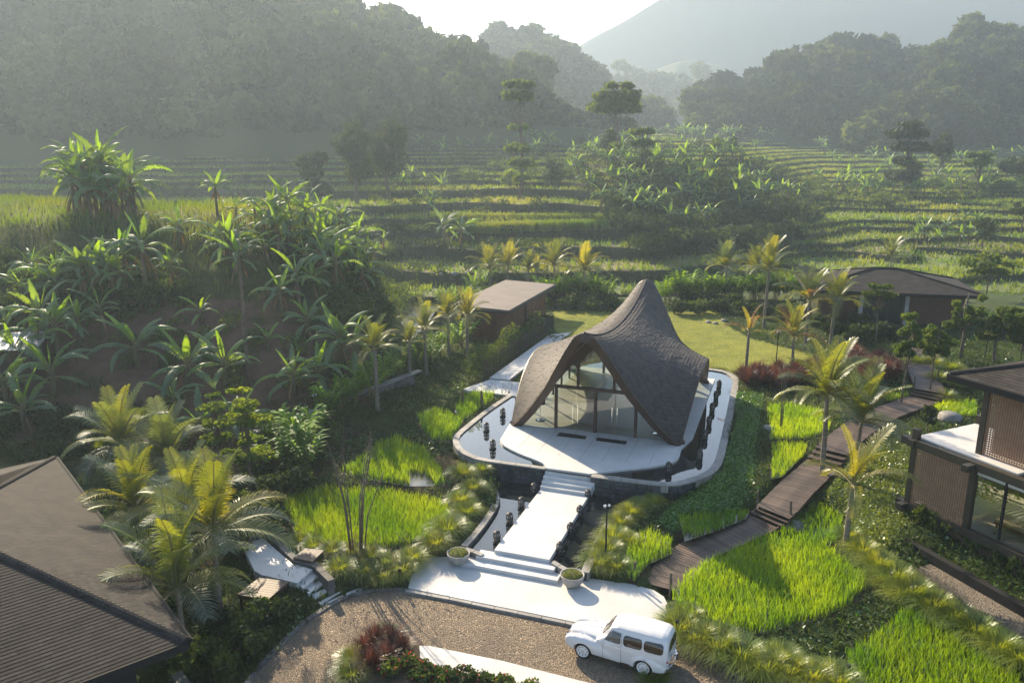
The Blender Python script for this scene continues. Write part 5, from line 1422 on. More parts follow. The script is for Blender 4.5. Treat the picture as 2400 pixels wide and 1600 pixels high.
    bpy.data.objects.remove(tmp); bpy.data.objects.remove(cu)
    body = link('body', me, root)
    bv = [v.co for v in me.vertices]
    from mathutils.bvhtree import BVHTree
    bvh = BVHTree.FromPolygons([tuple(c) for c in bv], [tuple(p.vertices) for p in me.polygons])
    def stick(pts2, axis, sign, name, mat, lift=.014, parent=root, rim=None):
        """a panel that follows the body surface: pts2 outline in (x,z) for sides, (y,z) for ends; filled by a fine grid"""
        mb = MB(); pts2 = np.array(resample(np.r_[pts2, pts2[:1]], .05))[:-1]; c = np.mean(pts2, axis=0); n = len(pts2); R_ = 6; vs = []
        for k in range(R_ + 1):
            f = k / R_
            for p in pts2:
                a, z = c + (np.array(p) - c) * f
                if axis == 'y':
                    hit_ = bvh.ray_cast(Vector((a, sign * 3, z)), Vector((0, -sign, 0)))
                else:
                    hit_ = bvh.ray_cast(Vector((2.2 + sign * 3, a, z)), Vector((-sign, 0, 0)))
                q = hit_[0] + hit_[1] * lift if hit_[0] else (Vector((a, sign * .7, z)) if axis == 'y' else Vector((3.7, a, z)))
                vs.append(tuple(q))
        fs = []
        for k in range(R_):
            for i in range(n): i2 = (i + 1) % n; fs.append((k * n + i, k * n + i2, (k + 1) * n + i2, (k + 1) * n + i))
        mb.add(vs, fs); o = mb.build(name, mat, parent, smooth=True)
        if rim:
            r_ = MB(); e = [Vector(v) for v in vs[-n:]]; r_.tube(e + [e[0]], .009, 5, cap=False); r_.build('rubber_seal', rim, o)
        return o
    def rr(x0, x1, z0, z1, rd, n=5, sk=0.0):
        out = []
        for cx, cz, a0 in ((x1 - rd, z1 - rd, 0), (x0 + rd, z1 - rd, 90), (x0 + rd, z0 + rd, 180), (x1 - rd, z0 + rd, 270)):
            for k in range(n): a = R(a0 + 90 * k / (n - 1)); out.append((cx + rd * math.cos(a), cz + rd * math.sin(a)))
        return np.array(out)
    wm = solid('window_glass', (.035, .022, .014), (.02, .014, .01), rough=.06, spec=.8)
    wm2 = solid('door_glass', (.13, .12, .105), (.10, .095, .085), rough=.08, spec=.8)
    for sy in (1, -1):
        stick(np.array([(1.56, .985), (2.10, .985), (2.10, 1.31), (1.80, 1.31), (1.70, 1.22)]), 'y', sy, 'door_window', wm2, rim=M['black'])
        mb = MB(); a = bvh.ray_cast(Vector((1.76, sy * 3, 1.0)), Vector((0, -sy, 0)))[0]; b = bvh.ray_cast(Vector((1.76, sy * 3, 1.3)), Vector((0, -sy, 0)))[0]
        if a and b: mb.beam(a + Vector((0, sy * .012, 0)), b + Vector((0, sy * .012, 0)), .022, .015); mb.build('window_bar', M['chrome'], root)
        stick(rr(2.22, 2.86, .97, 1.31, .09), 'y', sy, 'side_window', wm, rim=M['black'])
        stick(rr(2.94, 3.58, .97, 1.31, .09), 'y', sy, 'side_window', wm, rim=M['black'])
        for pts in ([(1.50, .30), (1.50, .6), (1.49, .93), (1.53, .97), (1.74, 1.33), (2.14, 1.34), (2.15, .9), (2.15, .3)],):
            line = []
            for (x1, z1), (x2, z2) in zip(pts[:-1], pts[1:]):
                for f in np.linspace(0, 1, 8): line.append((x1 + (x2 - x1) * f, z1 + (z2 - z1) * f))
            pp = [bvh.ray_cast(Vector((x, sy * 3, z)), Vector((0, -sy, 0)))[0] for x, z in line]; pp = [p for p in pp if p]
            mb = MB(); mb.tube(pp, .006, 4); mb.build('door_gap', M['joint'], root)
        h_ = bvh.ray_cast(Vector((2.05, sy * 3, .86)), Vector((0, -sy, 0)))[0]
        if h_: mb = MB(); mb.beam(h_ + Vector((-.07, sy * .02, 0)), h_ + Vector((.06, sy * .02, 0)), .02, .018); mb.build('door_handle', M['chrome'], root)
        # split windscreen and rear doors
        stick(np.array([(sy * .03, 1.02), (sy * .40, 1.02), (sy * .40, 1.30), (sy * .32, 1.36), (sy * .03, 1.38)]), 'x', -1, 'windscreen', wm2, rim=M['black'])
        stick(np.array([(sy * .05, .96), (sy * .40, .97), (sy * .42, 1.2), (sy * .34, 1.30), (sy * .05, 1.32)]), 'x', 1, 'rear_window', wm, rim=M['black'])
        mb = MB(); mb.lathe([(.02, .0), (.085, .01), (.095, .05), (.09, .09)], 16); hl = mb.build('headlight', M['chrome'], root, smooth=True, loc=(.10, sy * .56, .62), rot=(0, R(90), 0))
        mb = MB(); mb.lathe([(.03, 0), (.045, .03), (.03, .06)], 10); mb.build('tail_light', M['red_lamp'], root, loc=(3.70, sy * .62, .72), rot=(0, R(90), 0))
        mb = MB(); mb.box((0, 0, 0), (.03, .09, .06)); mb.tube([(0, 0, 0), (.03, -sy * .05, -.05)], .008, 5); mb.build('wing_mirror', M['chrome'], root, loc=(.72, sy * .60, .93))
    for x0, dirx, nm in ((.02, -1, 'front'), (3.84, 1, 'rear')):
        pts = []
        for k in range(13):
            t = -1 + k / 6; pts.append((x0 - dirx * (.0 + .16 * abs(t) ** 2.5), t * .70, .40))
        mb = MB()
        for a, b in zip(pts[:-1], pts[1:]): mb.beam(a, b, .035, .11)
        for sy in (1, -1): mb.box((x0 - dirx * .1, sy * .35, .40), (.2, .05, .05))
        for sy in (1, -1): mb.box((x0 + dirx * .02, sy * .28, .44), (.04, .06, .2))
        mb.build('bumper', M['chrome'], root)
    mb = MB(); mb.box((3.775, 0, .62), (.012, .34, .11)); mb.build('number_plate', M['hub'], root)
    mb = MB(); mb.tube([bvh.ray_cast(Vector((x, 0, 3)), Vector((0, 0, -1)))[0] for x in np.linspace(.16, 1.3, 12)], .01, 5); mb.build('bonnet_trim', M['chrome'], root)
    gr = MB()
    for k in range(7): gr.beam((.085, -.2, .45 + .035 * k), (.085, .2, .45 + .035 * k), .02, .014)
    gr.build('grille', M['chrome'], root)
    for x in (.76, 2.94):
        for sy in (1, -1):
            wh = empty('wheel', (x, sy * .625, .30), 0, parent=root); wh.rotation_euler = (R(90) * -sy, 0, 0)
            mb = MB(); mb.lathe([(.19, -.075), (.27, -.08), (.298, -.05), (.30, .04), (.28, .07), (.21, .078)], 28, cap=False); mb.build('tyre', M['tyre'], wh, smooth=True)
            mb = MB(); mb.lathe([(.215, .0), (.228, .074), (.215, .086), (.19, .082), (.185, .05), (.13, .045), (.11, .065), (.05, .07), (.02, .072)], 28); mb.build('rim', M['hub'], wh, smooth=True)
            mb = MB()
            for k in range(8): a = 2 * math.pi * k / 8; mb.box((.158 * math.cos(a), .158 * math.sin(a), .047), (.034, .022, .02), a + math.pi / 2)
            for k in range(4): a = 2 * math.pi * k / 4 + .4; mb.box((.045 * math.cos(a), .045 * math.sin(a), .074), (.022, .022, .012), a)
            mb.build('rim_slots', M['black'], wh)
    return root
car()

# ------------------------------------------------------------------ trees of the valley and the forest on the hills
ridge = []
PROTO = []
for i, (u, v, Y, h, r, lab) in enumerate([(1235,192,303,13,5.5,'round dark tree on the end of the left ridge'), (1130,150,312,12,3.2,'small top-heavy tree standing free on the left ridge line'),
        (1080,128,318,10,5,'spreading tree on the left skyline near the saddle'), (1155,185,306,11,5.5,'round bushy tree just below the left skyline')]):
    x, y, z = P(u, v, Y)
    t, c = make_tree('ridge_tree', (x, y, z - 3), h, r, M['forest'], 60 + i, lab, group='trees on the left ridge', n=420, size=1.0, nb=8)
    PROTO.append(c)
def forest_group(protos):
    g = bpy.data.node_groups.new('forest_scatter', 'GeometryNodeTree')
    g.interface.new_socket('Geometry', in_out='INPUT', socket_type='NodeSocketGeometry')
    g.interface.new_socket('Geometry', in_out='OUTPUT', socket_type='NodeSocketGeometry')
    gi, go = g.nodes.new('NodeGroupInput'), g.nodes.new('NodeGroupOutput')
    jn = g.nodes.new('GeometryNodeJoinGeometry')
    def attr(n, t):
        a = g.nodes.new('GeometryNodeInputNamedAttribute'); a.data_type = t; a.inputs[0].default_value = n; return a.outputs[0]
    sc, rz, kk = attr('sc', 'FLOAT'), attr('rz', 'FLOAT'), attr('kk', 'FLOAT')
    cx = g.nodes.new('ShaderNodeCombineXYZ'); g.links.new(rz, cx.inputs[2])
    for i, p in enumerate(protos):
        oi = g.nodes.new('GeometryNodeObjectInfo'); oi.inputs[0].default_value = p; oi.inputs[1].default_value = True
        ip = g.nodes.new('GeometryNodeInstanceOnPoints')
        cmp_ = g.nodes.new('FunctionNodeCompare'); cmp_.data_type = 'FLOAT'; cmp_.operation = 'EQUAL'; cmp_.inputs['Epsilon'].default_value = .1
        g.links.new(kk, cmp_.inputs[0]); cmp_.inputs[1].default_value = float(i)
        g.links.new(gi.outputs[0], ip.inputs['Points']); g.links.new(cmp_.outputs[0], ip.inputs['Selection'])
        g.links.new(oi.outputs['Geometry'], ip.inputs['Instance'])
        g.links.new(sc, ip.inputs['Scale']); g.links.new(cx.outputs[0], ip.inputs['Rotation'])
        g.links.new(ip.outputs[0], jn.inputs[0])
    g.links.new(jn.outputs[0], go.inputs[0])
    return g
FG = forest_group(PROTO)
def forest(grid, n, label, seed, smin=.55, smax=1.9, sink=6.0):
    r = np.random.default_rng(seed)
    m, k, _ = grid.shape
    a, b = r.random(n) * (m - 1.001), r.random(n) * (k - 1.001)
    i, j = a.astype(int), b.astype(int); fa, fb = (a - i)[:, None], (b - j)[:, None]
    p = (grid[i, j] * (1 - fa) + grid[i + 1, j] * fa) * (1 - fb) + (grid[i, j + 1] * (1 - fa) + grid[i + 1, j + 1] * fa) * fb
    p = np.r_[p, grid[-1, r.integers(0, k, n // 8)]]          # more along the skyline
    N = len(p); s = smin + (smax - smin) * r.random(N) ** 2.2
    p[:, 2] -= s * sink
    me = bpy.data.meshes.new('forest'); me.vertices.add(N); me.vertices.foreach_set('co', p.astype(np.float32).ravel())
    for nm, v in (('sc', s), ('rz', r.random(N) * 6.28), ('kk', r.integers(0, len(PROTO), N).astype(float))):
        at = me.attributes.new(nm, 'FLOAT', 'POINT'); at.data.foreach_set('value', v.astype(np.float32))
    o = link('forest', me); tag(o, label, 'forest', kind='stuff')
    md = o.modifiers.new('scatter', 'NODES'); md.node_group = FG
    return o
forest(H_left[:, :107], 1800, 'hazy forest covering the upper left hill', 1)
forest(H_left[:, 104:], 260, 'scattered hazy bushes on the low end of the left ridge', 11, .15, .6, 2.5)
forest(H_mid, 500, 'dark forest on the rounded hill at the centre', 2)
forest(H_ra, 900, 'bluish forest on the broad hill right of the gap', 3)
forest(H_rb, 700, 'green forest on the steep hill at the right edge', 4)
forest(HILLS['blue far ridge in the valley gap'], 260, 'line of far trees on the blue ridge', 5)

# ------------------------------------------------------------------ plants: leaf meshes
ORD = ['first', 'second', 'third', 'fourth', 'fifth', 'sixth', 'seventh', 'eighth', 'ninth', 'tenth', 'eleventh', 'twelfth', 'thirteenth', 'fourteenth', 'fifteenth', 'sixteenth', 'seventeenth', 'eighteenth', 'nineteenth', 'twentieth']
def ordn(i):
    if i < 20: return ORD[i]
    n = i + 1; return '%d%s' % (n, 'th' if 10 < n % 100 < 14 else {1: 'st', 2: 'nd', 3: 'rd'}.get(n % 10, 'th'))
def banana_leaf(L_, Wd, elev, droop, seed, torn=.25, fold=.45, n=13, mat=None, tex='leaf'):
    """midrib leaves the stem along +x at angle elev and bends down by droop; blade split into strips"""
    r = random.Random(seed); mb = MB(); n = int(n * 1.3)
    pts = []; p = Vector((0, 0, 0)); N = 16; ang = elev
    for i in range(N + 1):
        t = i / N; pts.append(p.copy()); a = ang - droop * t ** 1.3
        p = p + Vector((math.cos(a), 0, math.sin(a))) * (L_ / N)
    def at(t):
        f = min(max(t, 0), 1) * N; i = min(int(f), N - 1); return pts[i].lerp(pts[i + 1], f - i)
    mb.cur = 1; mb.tube([pts[0], at(.15), at(.3)], [.045, .03, .016], 5); mb.cur = 0
    for sd in (1, -1):
        for k in range(n):
            t0, t1 = .14 + .86 * k / n, .14 + .86 * (k + 1) / n
            def w(t): return Wd * max(0.02, math.sin(math.pi * min(1, (t - .12) / .88) ** .75)) ** .6 * (1 if t < .97 else .5)
            g = r.uniform(0, torn) * (t1 - t0) * (2.0 if r.random() < .25 else 1)
            fd = fold + r.uniform(-.15, .35) * min(1, torn * 4)
            a, b = at(t0), at(t1)
            ta, tb = t0 + g * .5 + .02, t1 - g * .5 + .02
            c, d = at(ta), at(tb)
            w0, w1 = w(t0) * r.uniform(.9, 1.05), w(t1) * r.uniform(.9, 1.05)
            cu = lambda q, ww: q + Vector((.05 * ww, sd * ww * math.cos(fd), -ww * math.sin(fd)))
            m0, m1 = a.lerp(c, .5) + Vector((0, sd * w0 * .55, -w0 * .12)), b.lerp(d, .5) + Vector((0, sd * w1 * .55, -w1 * .12))
            mb.face([a, b, m1, m0] if sd > 0 else [a, m0, m1, b]); mb.face([m0, m1, cu(d, w1), cu(c, w0)] if sd > 0 else [m0, cu(c, w0), cu(d, w1), m1])
    return mb
BL = {}
for i, (k, a) in enumerate({'up': (2.0, .22, 1.3, .5), 'up2': (2.5, .25, 1.15, 1.1), 'arch': (2.8, .26, .95, 1.9), 'arch2': (2.6, .25, .65, 1.8), 'low': (2.3, .24, .3, 1.6), 'spear': (1.6, .10, 1.5, .1)}.items()):
    BL[k] = banana_leaf(a[0], a[1], a[2], a[3], i, torn=.5 if k not in ('up', 'spear') else .12, fold=.55 if k != 'spear' else 1.1)
BL['dead'] = banana_leaf(1.5, .14, -.9, .7, 9, torn=.5, fold=1.0)
BMESH = {}
for k, m in BL.items():
    for v, mat in (('', 'banana'), ('_young', 'banana_young'), ('_dead', 'dead_leaf')):
        if k == 'dead' and v != '_dead': continue
        if v == '_dead' and k not in ('dead', 'low'): continue
        BMESH[k + v] = m.mesh('banana_leaf', [M[mat], M['rachis'] if v != '_dead' else M['dead_leaf']])
STEM = {}
for h in (1.2, 2.0, 2.8):
    mb = MB(); mb.tube([(0, 0, -.3), (.02, 0, h * .5), (0, .02, h), (0, .02, h + .25)], [.15, .125, .09, .05], 8); STEM[h] = mb.mesh('pseudostem', M['pseudostem'], True)
def banana(base, seed, size=1.0, stem=2.0, nl=8, label='', group='', dead=1):
    r = random.Random(seed); size *= 1.08 * r.uniform(.8, 1.15); nl += 2
    t = empty('banana_plant', base, r.uniform(0, 6.28), label, 'banana plant', group)
    link('pseudostem', STEM[stem], t, scale=size)
    ks = ['up', 'up2', 'up2', 'arch', 'arch', 'arch2', 'arch', 'arch2', 'low', 'low']
    for i in range(nl):
        k = ks[min(int(i * 10 / nl), 9)]; young = (i < 2) or r.random() < .12
        az = i * 2.4 + r.uniform(-.4, .4); s = size * r.uniform(.8, 1.1)
        if i == 0 and r.random() < .5: k = 'spear'
        link('leaf', BMESH[k + ('_young' if young else '')], t, (0, 0, (stem + .1 - .04 * i) * size), (r.uniform(-.4, .4), r.uniform(-.25, .3), az), s * r.uniform(.85, 1.1))
    for i in range(dead):
        o = link('dead_leaf', BMESH['dead_dead'], t, (0, 0, (stem - .1 - .12 * i) * size), (0, 0, r.uniform(0, 6.28)), size * r.uniform(.8, 1.2))
    return t
def hitv(u, v, lift=0):
    x, y, z = hit(u, v); return (x, y, z + lift)
# --- banana plants on the near left bank, by rows
nearb = {
 'top edge of the left bank': [(425,592,.9,2.0),(500,590,.75,1.2),(197,692,1.05,2.0),(102,695,1.0,1.2),(300,690,1.15,2.8),(345,695,1.1,2.8),(270,705,.95,2.0),(565,672,1.0,2.0),(60,720,.9,1.2)],
 'crest beside the pale field': [(510,505,.95,2.8),(555,515,.8,1.2),(600,540,.9,2.0),(640,560,1.0,2.0),(680,570,1.05,2.8),(720,585,1.1,2.8),(656,600,.95,2.0),(765,604,1.1,2.0),(800,560,1.0,2.0),(755,545,.9,2.0),(835,590,1.0,1.2)],
 'right shoulder of the bank': [(790,690,1.1,2.0),(840,650,1.0,2.0),(880,625,.9,2.0),(850,700,1.05,2.0),(805,640,1.1,2.0),(870,665,.9,1.2),(760,660,1.0,2.0),(900,600,.8,2.0)],
 'middle of the brown slope': [(139,845,1.25,2.0),(323,862,1.1,1.2),(473,760,.6,1.2),(660,745,1.0,2.0),(721,795,.95,1.2),(629,825,.6,1.2),(700,720,.9,2.0),(20,800,.9,1.2)],
 'foot of the brown slope': [(129,930,1.15,1.2),(445,915,1.1,1.2),(530,905,1.0,1.2),(411,975,.7,1.2),(690,925,.95,1.2),(748,912,.95,1.2),(800,880,1.35,2.0),(830,890,1.1,2.0),(20,960,1.1,1.2),(60,1010,1.0,1.2),(560,1040,1.0,1.2),(470,1050,1.1,1.2)],
}
rb = random.Random(33)
for row, pg, n in (('top edge of the left bank', [(0,600),(430,610),(420,700),(0,720)], 9), ('right shoulder of the bank', [(640,600),(890,580),(890,700),(760,720)], 10), ('middle of the brown slope', [(0,740),(240,760),(260,860),(0,900)], 5), ('crest beside the pale field', [(330,560),(760,540),(800,600),(420,640)], 8)):
    us, vs = [a_ for a_, b_ in pg], [b_ for a_, b_ in pg]; m_ = 0
    while m_ < n:
        u, v = rb.uniform(min(us), max(us)), rb.uniform(min(vs), max(vs))
        if inside(pg, np.array([u]), np.array([v]))[0]: nearb[row].append((round(u), round(v), rb.uniform(.75, 1.1), rb.choice((1.2, 2.0, 2.0)))); m_ += 1
for row, pts in nearb.items():
    for i, (u, v, s, st_) in enumerate(sorted(pts)):
        banana(hitv(u, v), int(u * 7 + v), s, st_, 9 if s > .9 else 6, '%s banana plant from the left along the %s' % (ordn(i), row), 'banana plants on the left bank', dead=4 if st_ > 1.5 else 2)
GC = [(205,500),(228,505),(252,508),(275,503),(240,492),(300,498),(190,492),(262,515),(215,512),(290,512),(178,505),(315,510)]
for i, (u, v) in enumerate(GC):      # the great clump on the left skyline
    t = banana(hitv(u, v), 300 + i, random.uniform(1.15, 1.4), 2.8 if i < 7 else 2.0, 12, 'tall banana plant, %s from the left in the great clump before the misty hill' % ordn(sorted(q_[0] for q_ in GC).index(u)), 'great banana clump at the upper left', dead=8)
for u, v, lab in ((1052, 645, 'left of two banana plants'), (1092, 650, 'right of two banana plants')):
    banana(hitv(u - 10, v - 40), u, 1.3, 2.0, 8, lab + ' on the lower terrace above the stream', 'lower terrace bananas')
for u, v, s, lab in ((1083, 955, .55, 'left'), (1128, 958, .55, 'right')):
    t = empty('young_banana', hitv(u, v), 0, 'leafless young banana stem at the white landing, %s one of two' % lab, 'banana plant', 'young bananas at the landing')
    mb = MB(); mb.tube([(0, 0, -.2), (.03, 0, .7), (0, .03, 1.2)], [.11, .10, .05], 8); mb.build('pseudostem', M['pseudostem'], t, True)
    link('leaf', BMESH['spear_young'], t, (0, 0, 1.1), (0, 0, 1.0), .45); link('leaf', BMESH['up_young'], t, (0, 0, 1.0), (0, 0, 3.4), .3)
# --- far banana plants: one mesh each
FARB = []
for i in range(5):
    r = random.Random(70 + i); mb = MB(); mb.cur = 1; h = r.uniform(1.6, 2.6)
    mb.tube([(0, 0, -.5), (0, 0, h + .2)], [.16, .09], 5); 
    for k in range(9):
        kk = ['up', 'up2', 'arch', 'arch', 'arch2', 'arch', 'low', 'arch2', 'low'][k]
        src_ = banana_leaf(*{'up': (2.0, .24, 1.3, .5), 'up2': (2.5, .26, 1.15, 1.1), 'arch': (2.7, .28, .95, 1.9), 'arch2': (2.5, .27, .65, 1.8), 'low': (2.2, .26, .3, 1.6)}[kk], i * 20 + k, torn=.4, n=5)
        a = k * 2.4 + r.uniform(-.3, .3); m3 = Matrix.Rotation(a, 3, 'Z'); s = r.uniform(.85, 1.15)
        mb.cur = 2 if k < 2 else 0
        mb.add([(m3 @ Vector(p)) * s + Vector((0, 0, h)) for p, in zip([v for v in src_.v])], src_.f)
    FARB.append(mb.mesh('far_banana', [M['banana_far'], M['pseudostem'], M['banana_young']]))
def vhit(u, v):
    x, y, dz = ray(u, v); Y = np.arange(92, 420, .5); t = Y / y; g = valley(x * t, Y); zz = CAM_Z + dz * t
    k = zz <= g
    if not k.any(): return None
    i = int(np.argmax(k)); return (float(x * t[i]), float(Y[i]), float(g[i]))
def scatter_px(poly_px, n, seed):
    r = random.Random(seed); us = [p[0] for p in poly_px]; vs = [p[1] for p in poly_px]; out = []
    while len(out) < n:
        u, v = r.uniform(min(us), max(us)), r.uniform(min(vs), max(vs))
        if inside(poly_px, np.array([u]), np.array([v]))[0]:
            h = vhit(u, v)
            if h: out.append(h)
            elif r.random() < .01: break
    return out
RIDGE = [(1340,345),(1480,322),(1620,318),(1740,345),(1860,420),(1900,480),(1760,520),(1600,540),(1440,520),(1330,440)]
fr = random.Random(12)
far_sets = [(RIDGE, 120, 'banana plant in the dense grove on the middle ridge', 'banana grove on the middle ridge', (.8, 1.25)),
            ([(930,345),(1200,318),(1500,312),(1560,335),(1300,372),(1120,392),(1020,372)], 62, 'sunlit banana plant below the tall tiered tree on the terraces', 'banana plants below the tall trees', (.9, 1.35)),
            ([(1500,305),(1850,318),(1880,335),(1560,335)], 34, 'pale banana plant on the misty far terrace edge', 'banana plants on the far terrace edge', (1.2, 1.7)),
            ([(1880,425),(2080,430),(2380,432),(2400,465),(1980,470)], 44, 'banana plant in the leafy row across the right terraces', 'banana row on the right terraces', (.9, 1.4)),
            ([(1900,350),(2400,375),(2400,420),(1950,405)], 26, 'banana plant scattered among the trees of the right valley', 'banana plants of the right valley', (.9, 1.4)),
            ([(930,440),(1060,430),(1080,505),(960,520)], 9, 'banana plant clustered on the centre terraces left of the grass', 'banana cluster on the centre terraces', (.8, 1.15)),
            ([(700,318),(1000,305),(1050,325),(760,335)], 26, 'hazy banana plant at the foot of the left hill', 'bananas at the foot of the left hill', (1.1, 1.8)),
            ([(2130,540),(2380,545),(2370,590),(2150,580)], 12, 'banana plant in the clump standing in the right rice terraces', 'banana clump in the right rice terraces', (.8, 1.1))]
FARPOS = {}; MASS = []
for pg, n, lab, grp, (s0, s1) in far_sets:
    pp = scatter_px(pg, n, n); FARPOS[grp] = pp
    if grp in ('banana plants on the far terrace edge', 'bananas at the foot of the left hill', 'banana plants of the right valley'):
        MASS += [(p, s0, s1) for p in pp]; continue
    if n > 100:
        pp = sorted(pp, key=lambda q: q[1]); MASS += [(p, s0, s1) for p in pp[80:]]; pp = pp[:80]
    pp = sorted(pp, key=lambda q: q[0] / q[1]); qn = len(pp)
    for qi, p in enumerate(pp):
        if qn > 12: lab2 = lab + (', %s from the left' % ordn(qi) if qi < qn / 2 else ', %s from the right' % ordn(qn - 1 - qi))
        else: lab2 = lab + ', %s from the left' % ordn(qi)
        o = link('banana_plant', FARB[fr.randrange(5)], None, p, (0, 0, fr.uniform(0, 6.28)), fr.uniform(s0, s1)); tag(o, lab2, 'banana plant', grp)

mv, mf, mm, k = [], [], [], 0
for p, s0, s1 in MASS:
    me = FARB[fr.randrange(5)]; a, s = fr.uniform(0, 6.28), fr.uniform(s0, s1); nv = len(me.vertices)
    co = np.empty(nv * 3); me.vertices.foreach_get('co', co); co = co.reshape(-1, 3) * s; c_, s_ = math.cos(a), math.sin(a)
    mv.append(np.c_[co[:, 0] * c_ - co[:, 1] * s_ + p[0], co[:, 0] * s_ + co[:, 1] * c_ + p[1], co[:, 2] + p[2]])
    for pl in me.polygons:
        w_ = list(pl.vertices)
        if len(w_) == 4: mf.append([x_ + k for x_ in w_]); mm.append(pl.material_index)
    k += nv
o = link('far_bananas', fast_mesh('far_bananas', np.concatenate(mv), np.array(mf), [M['banana_far'], M['pseudostem'], M['banana_young']], mm)); tag(o, 'mass of small far banana plants along the hazy terraces', 'banana plants', kind='stuff')
# ------------------------------------------------------------------ palms
def frond(L_, elev, droop, mat, seed, n=34, lw=.035, ll=.55, curl=.25):
    r = random.Random(seed); mb = MB(); N = 18; p = Vector((0, 0, 0)); pts = []; tw = []
    for i in range(N + 1):
        t = i / N; pts.append(p.copy()); a = elev - droop * t ** 1.5; tw.append(a); p = p + Vector((math.cos(a), 0, math.sin(a))) * (L_ / N)
    def at(t): f = t * N; i = min(int(f), N - 1); return pts[i].lerp(pts[i + 1], f - i), tw[i]
    mb.cur = 1; mb.tube([at(t)[0] for t in np.linspace(0, 1, 9)], [.035 * (1 - .85 * t) + .004 for t in np.linspace(0, 1, 9)], 5); mb.cur = 0
    for k in range(n):
        t = .14 + .86 * k / (n - 1); q, a = at(min(t, .995)); ln = ll * (math.sin(math.pi * min(1, .12 + .86 * t)) ** .55 + .15) * r.uniform(.85, 1.1)
        fwd = Vector((math.cos(a), 0, math.sin(a))); up = Vector((-math.sin(a), 0, math.cos(a)))
        for sd in (1, -1):
            f = .55 + .5 * t + r.uniform(-.1, .1)
            d = (fwd * f + Vector((0, sd, 0)) * 1.0 + up * (.32 - .1 * t)).normalized()
            b = q + d * ln * .55; c = q + d * ln + Vector((0, 0, -ln * curl * r.uniform(.6, 1.5)))
            w = fwd * lw * .5
            mb.add([q - w * .8, q + w * .8, b + w, b - w, c], [(0, 1, 2, 3), (3, 2, 4)])
    return mb.mesh('frond', [M[mat], M['rachis']])
FR = {}
for mt in ('palm', 'palm_yellow', 'palm_silver', 'palm_dry'):
    for i, (e, d) in enumerate(((1.42, .5), (1.2, .9), (.95, 1.25), (.65, 1.4), (.3, 1.3))):
        FR[mt, i] = frond(2.6, e, d, mt, i, ll=.60 if mt != 'palm_silver' else .72, n=40 if mt != 'palm_dry' else 26, lw=.038)
PT = {}
def palm(u, v, vc, size, mats, label, group, nf=13, z=None, lean=0.0, seed=None, uc=None):
    base = hitv(u, v) if z is None else (*G(u, v, z), z)
    h = max(.8, P(u, vc, base[1])[2] - base[2])
    r = random.Random(seed or int(u * 3 + v))
    t = empty('coconut_palm', base, 0, label, 'palm tree', group)
    lx = ((uc - u) / FPX * base[1] * 1.03) if uc else r.uniform(-.04, .04) * h
    top = Vector((lx, r.uniform(-.03, .03) * h, h - .15))
    mb = MB(); n = 9; pts = [Vector((top.x * (k / n) ** 1.6, top.y * (k / n), -.3 + (top.z + .3) * k / n)) for k in range(n + 1)]
    rr = .085 + .014 * h
    mb.tube(pts, [rr * 1.5] + [rr * (1.05 - .35 * k / n) for k in range(1, n + 1)], 9); mb.build('trunk', M['palm_trunk'], t, True)
    for k in range(nf):
        f = k / max(nf - 1, 1); i = min(4, int(f * 4.99)); m = mats[0] if r.random() > (.15 + .5 * f) or len(mats) == 1 else r.choice(mats[1:])
        link('frond', FR[m, i], t, tuple(top + Vector((0, 0, .15 - .15 * f))), (r.uniform(-.12, .12), r.uniform(-.12, .12), k * 2.4 + r.uniform(-.3, .3)), size * r.uniform(.88, 1.1))
    return t
d = DS
Y_, G_ = ('palm', 'palm_yellow'), ('palm_yellow', 'palm', 'palm_dry')
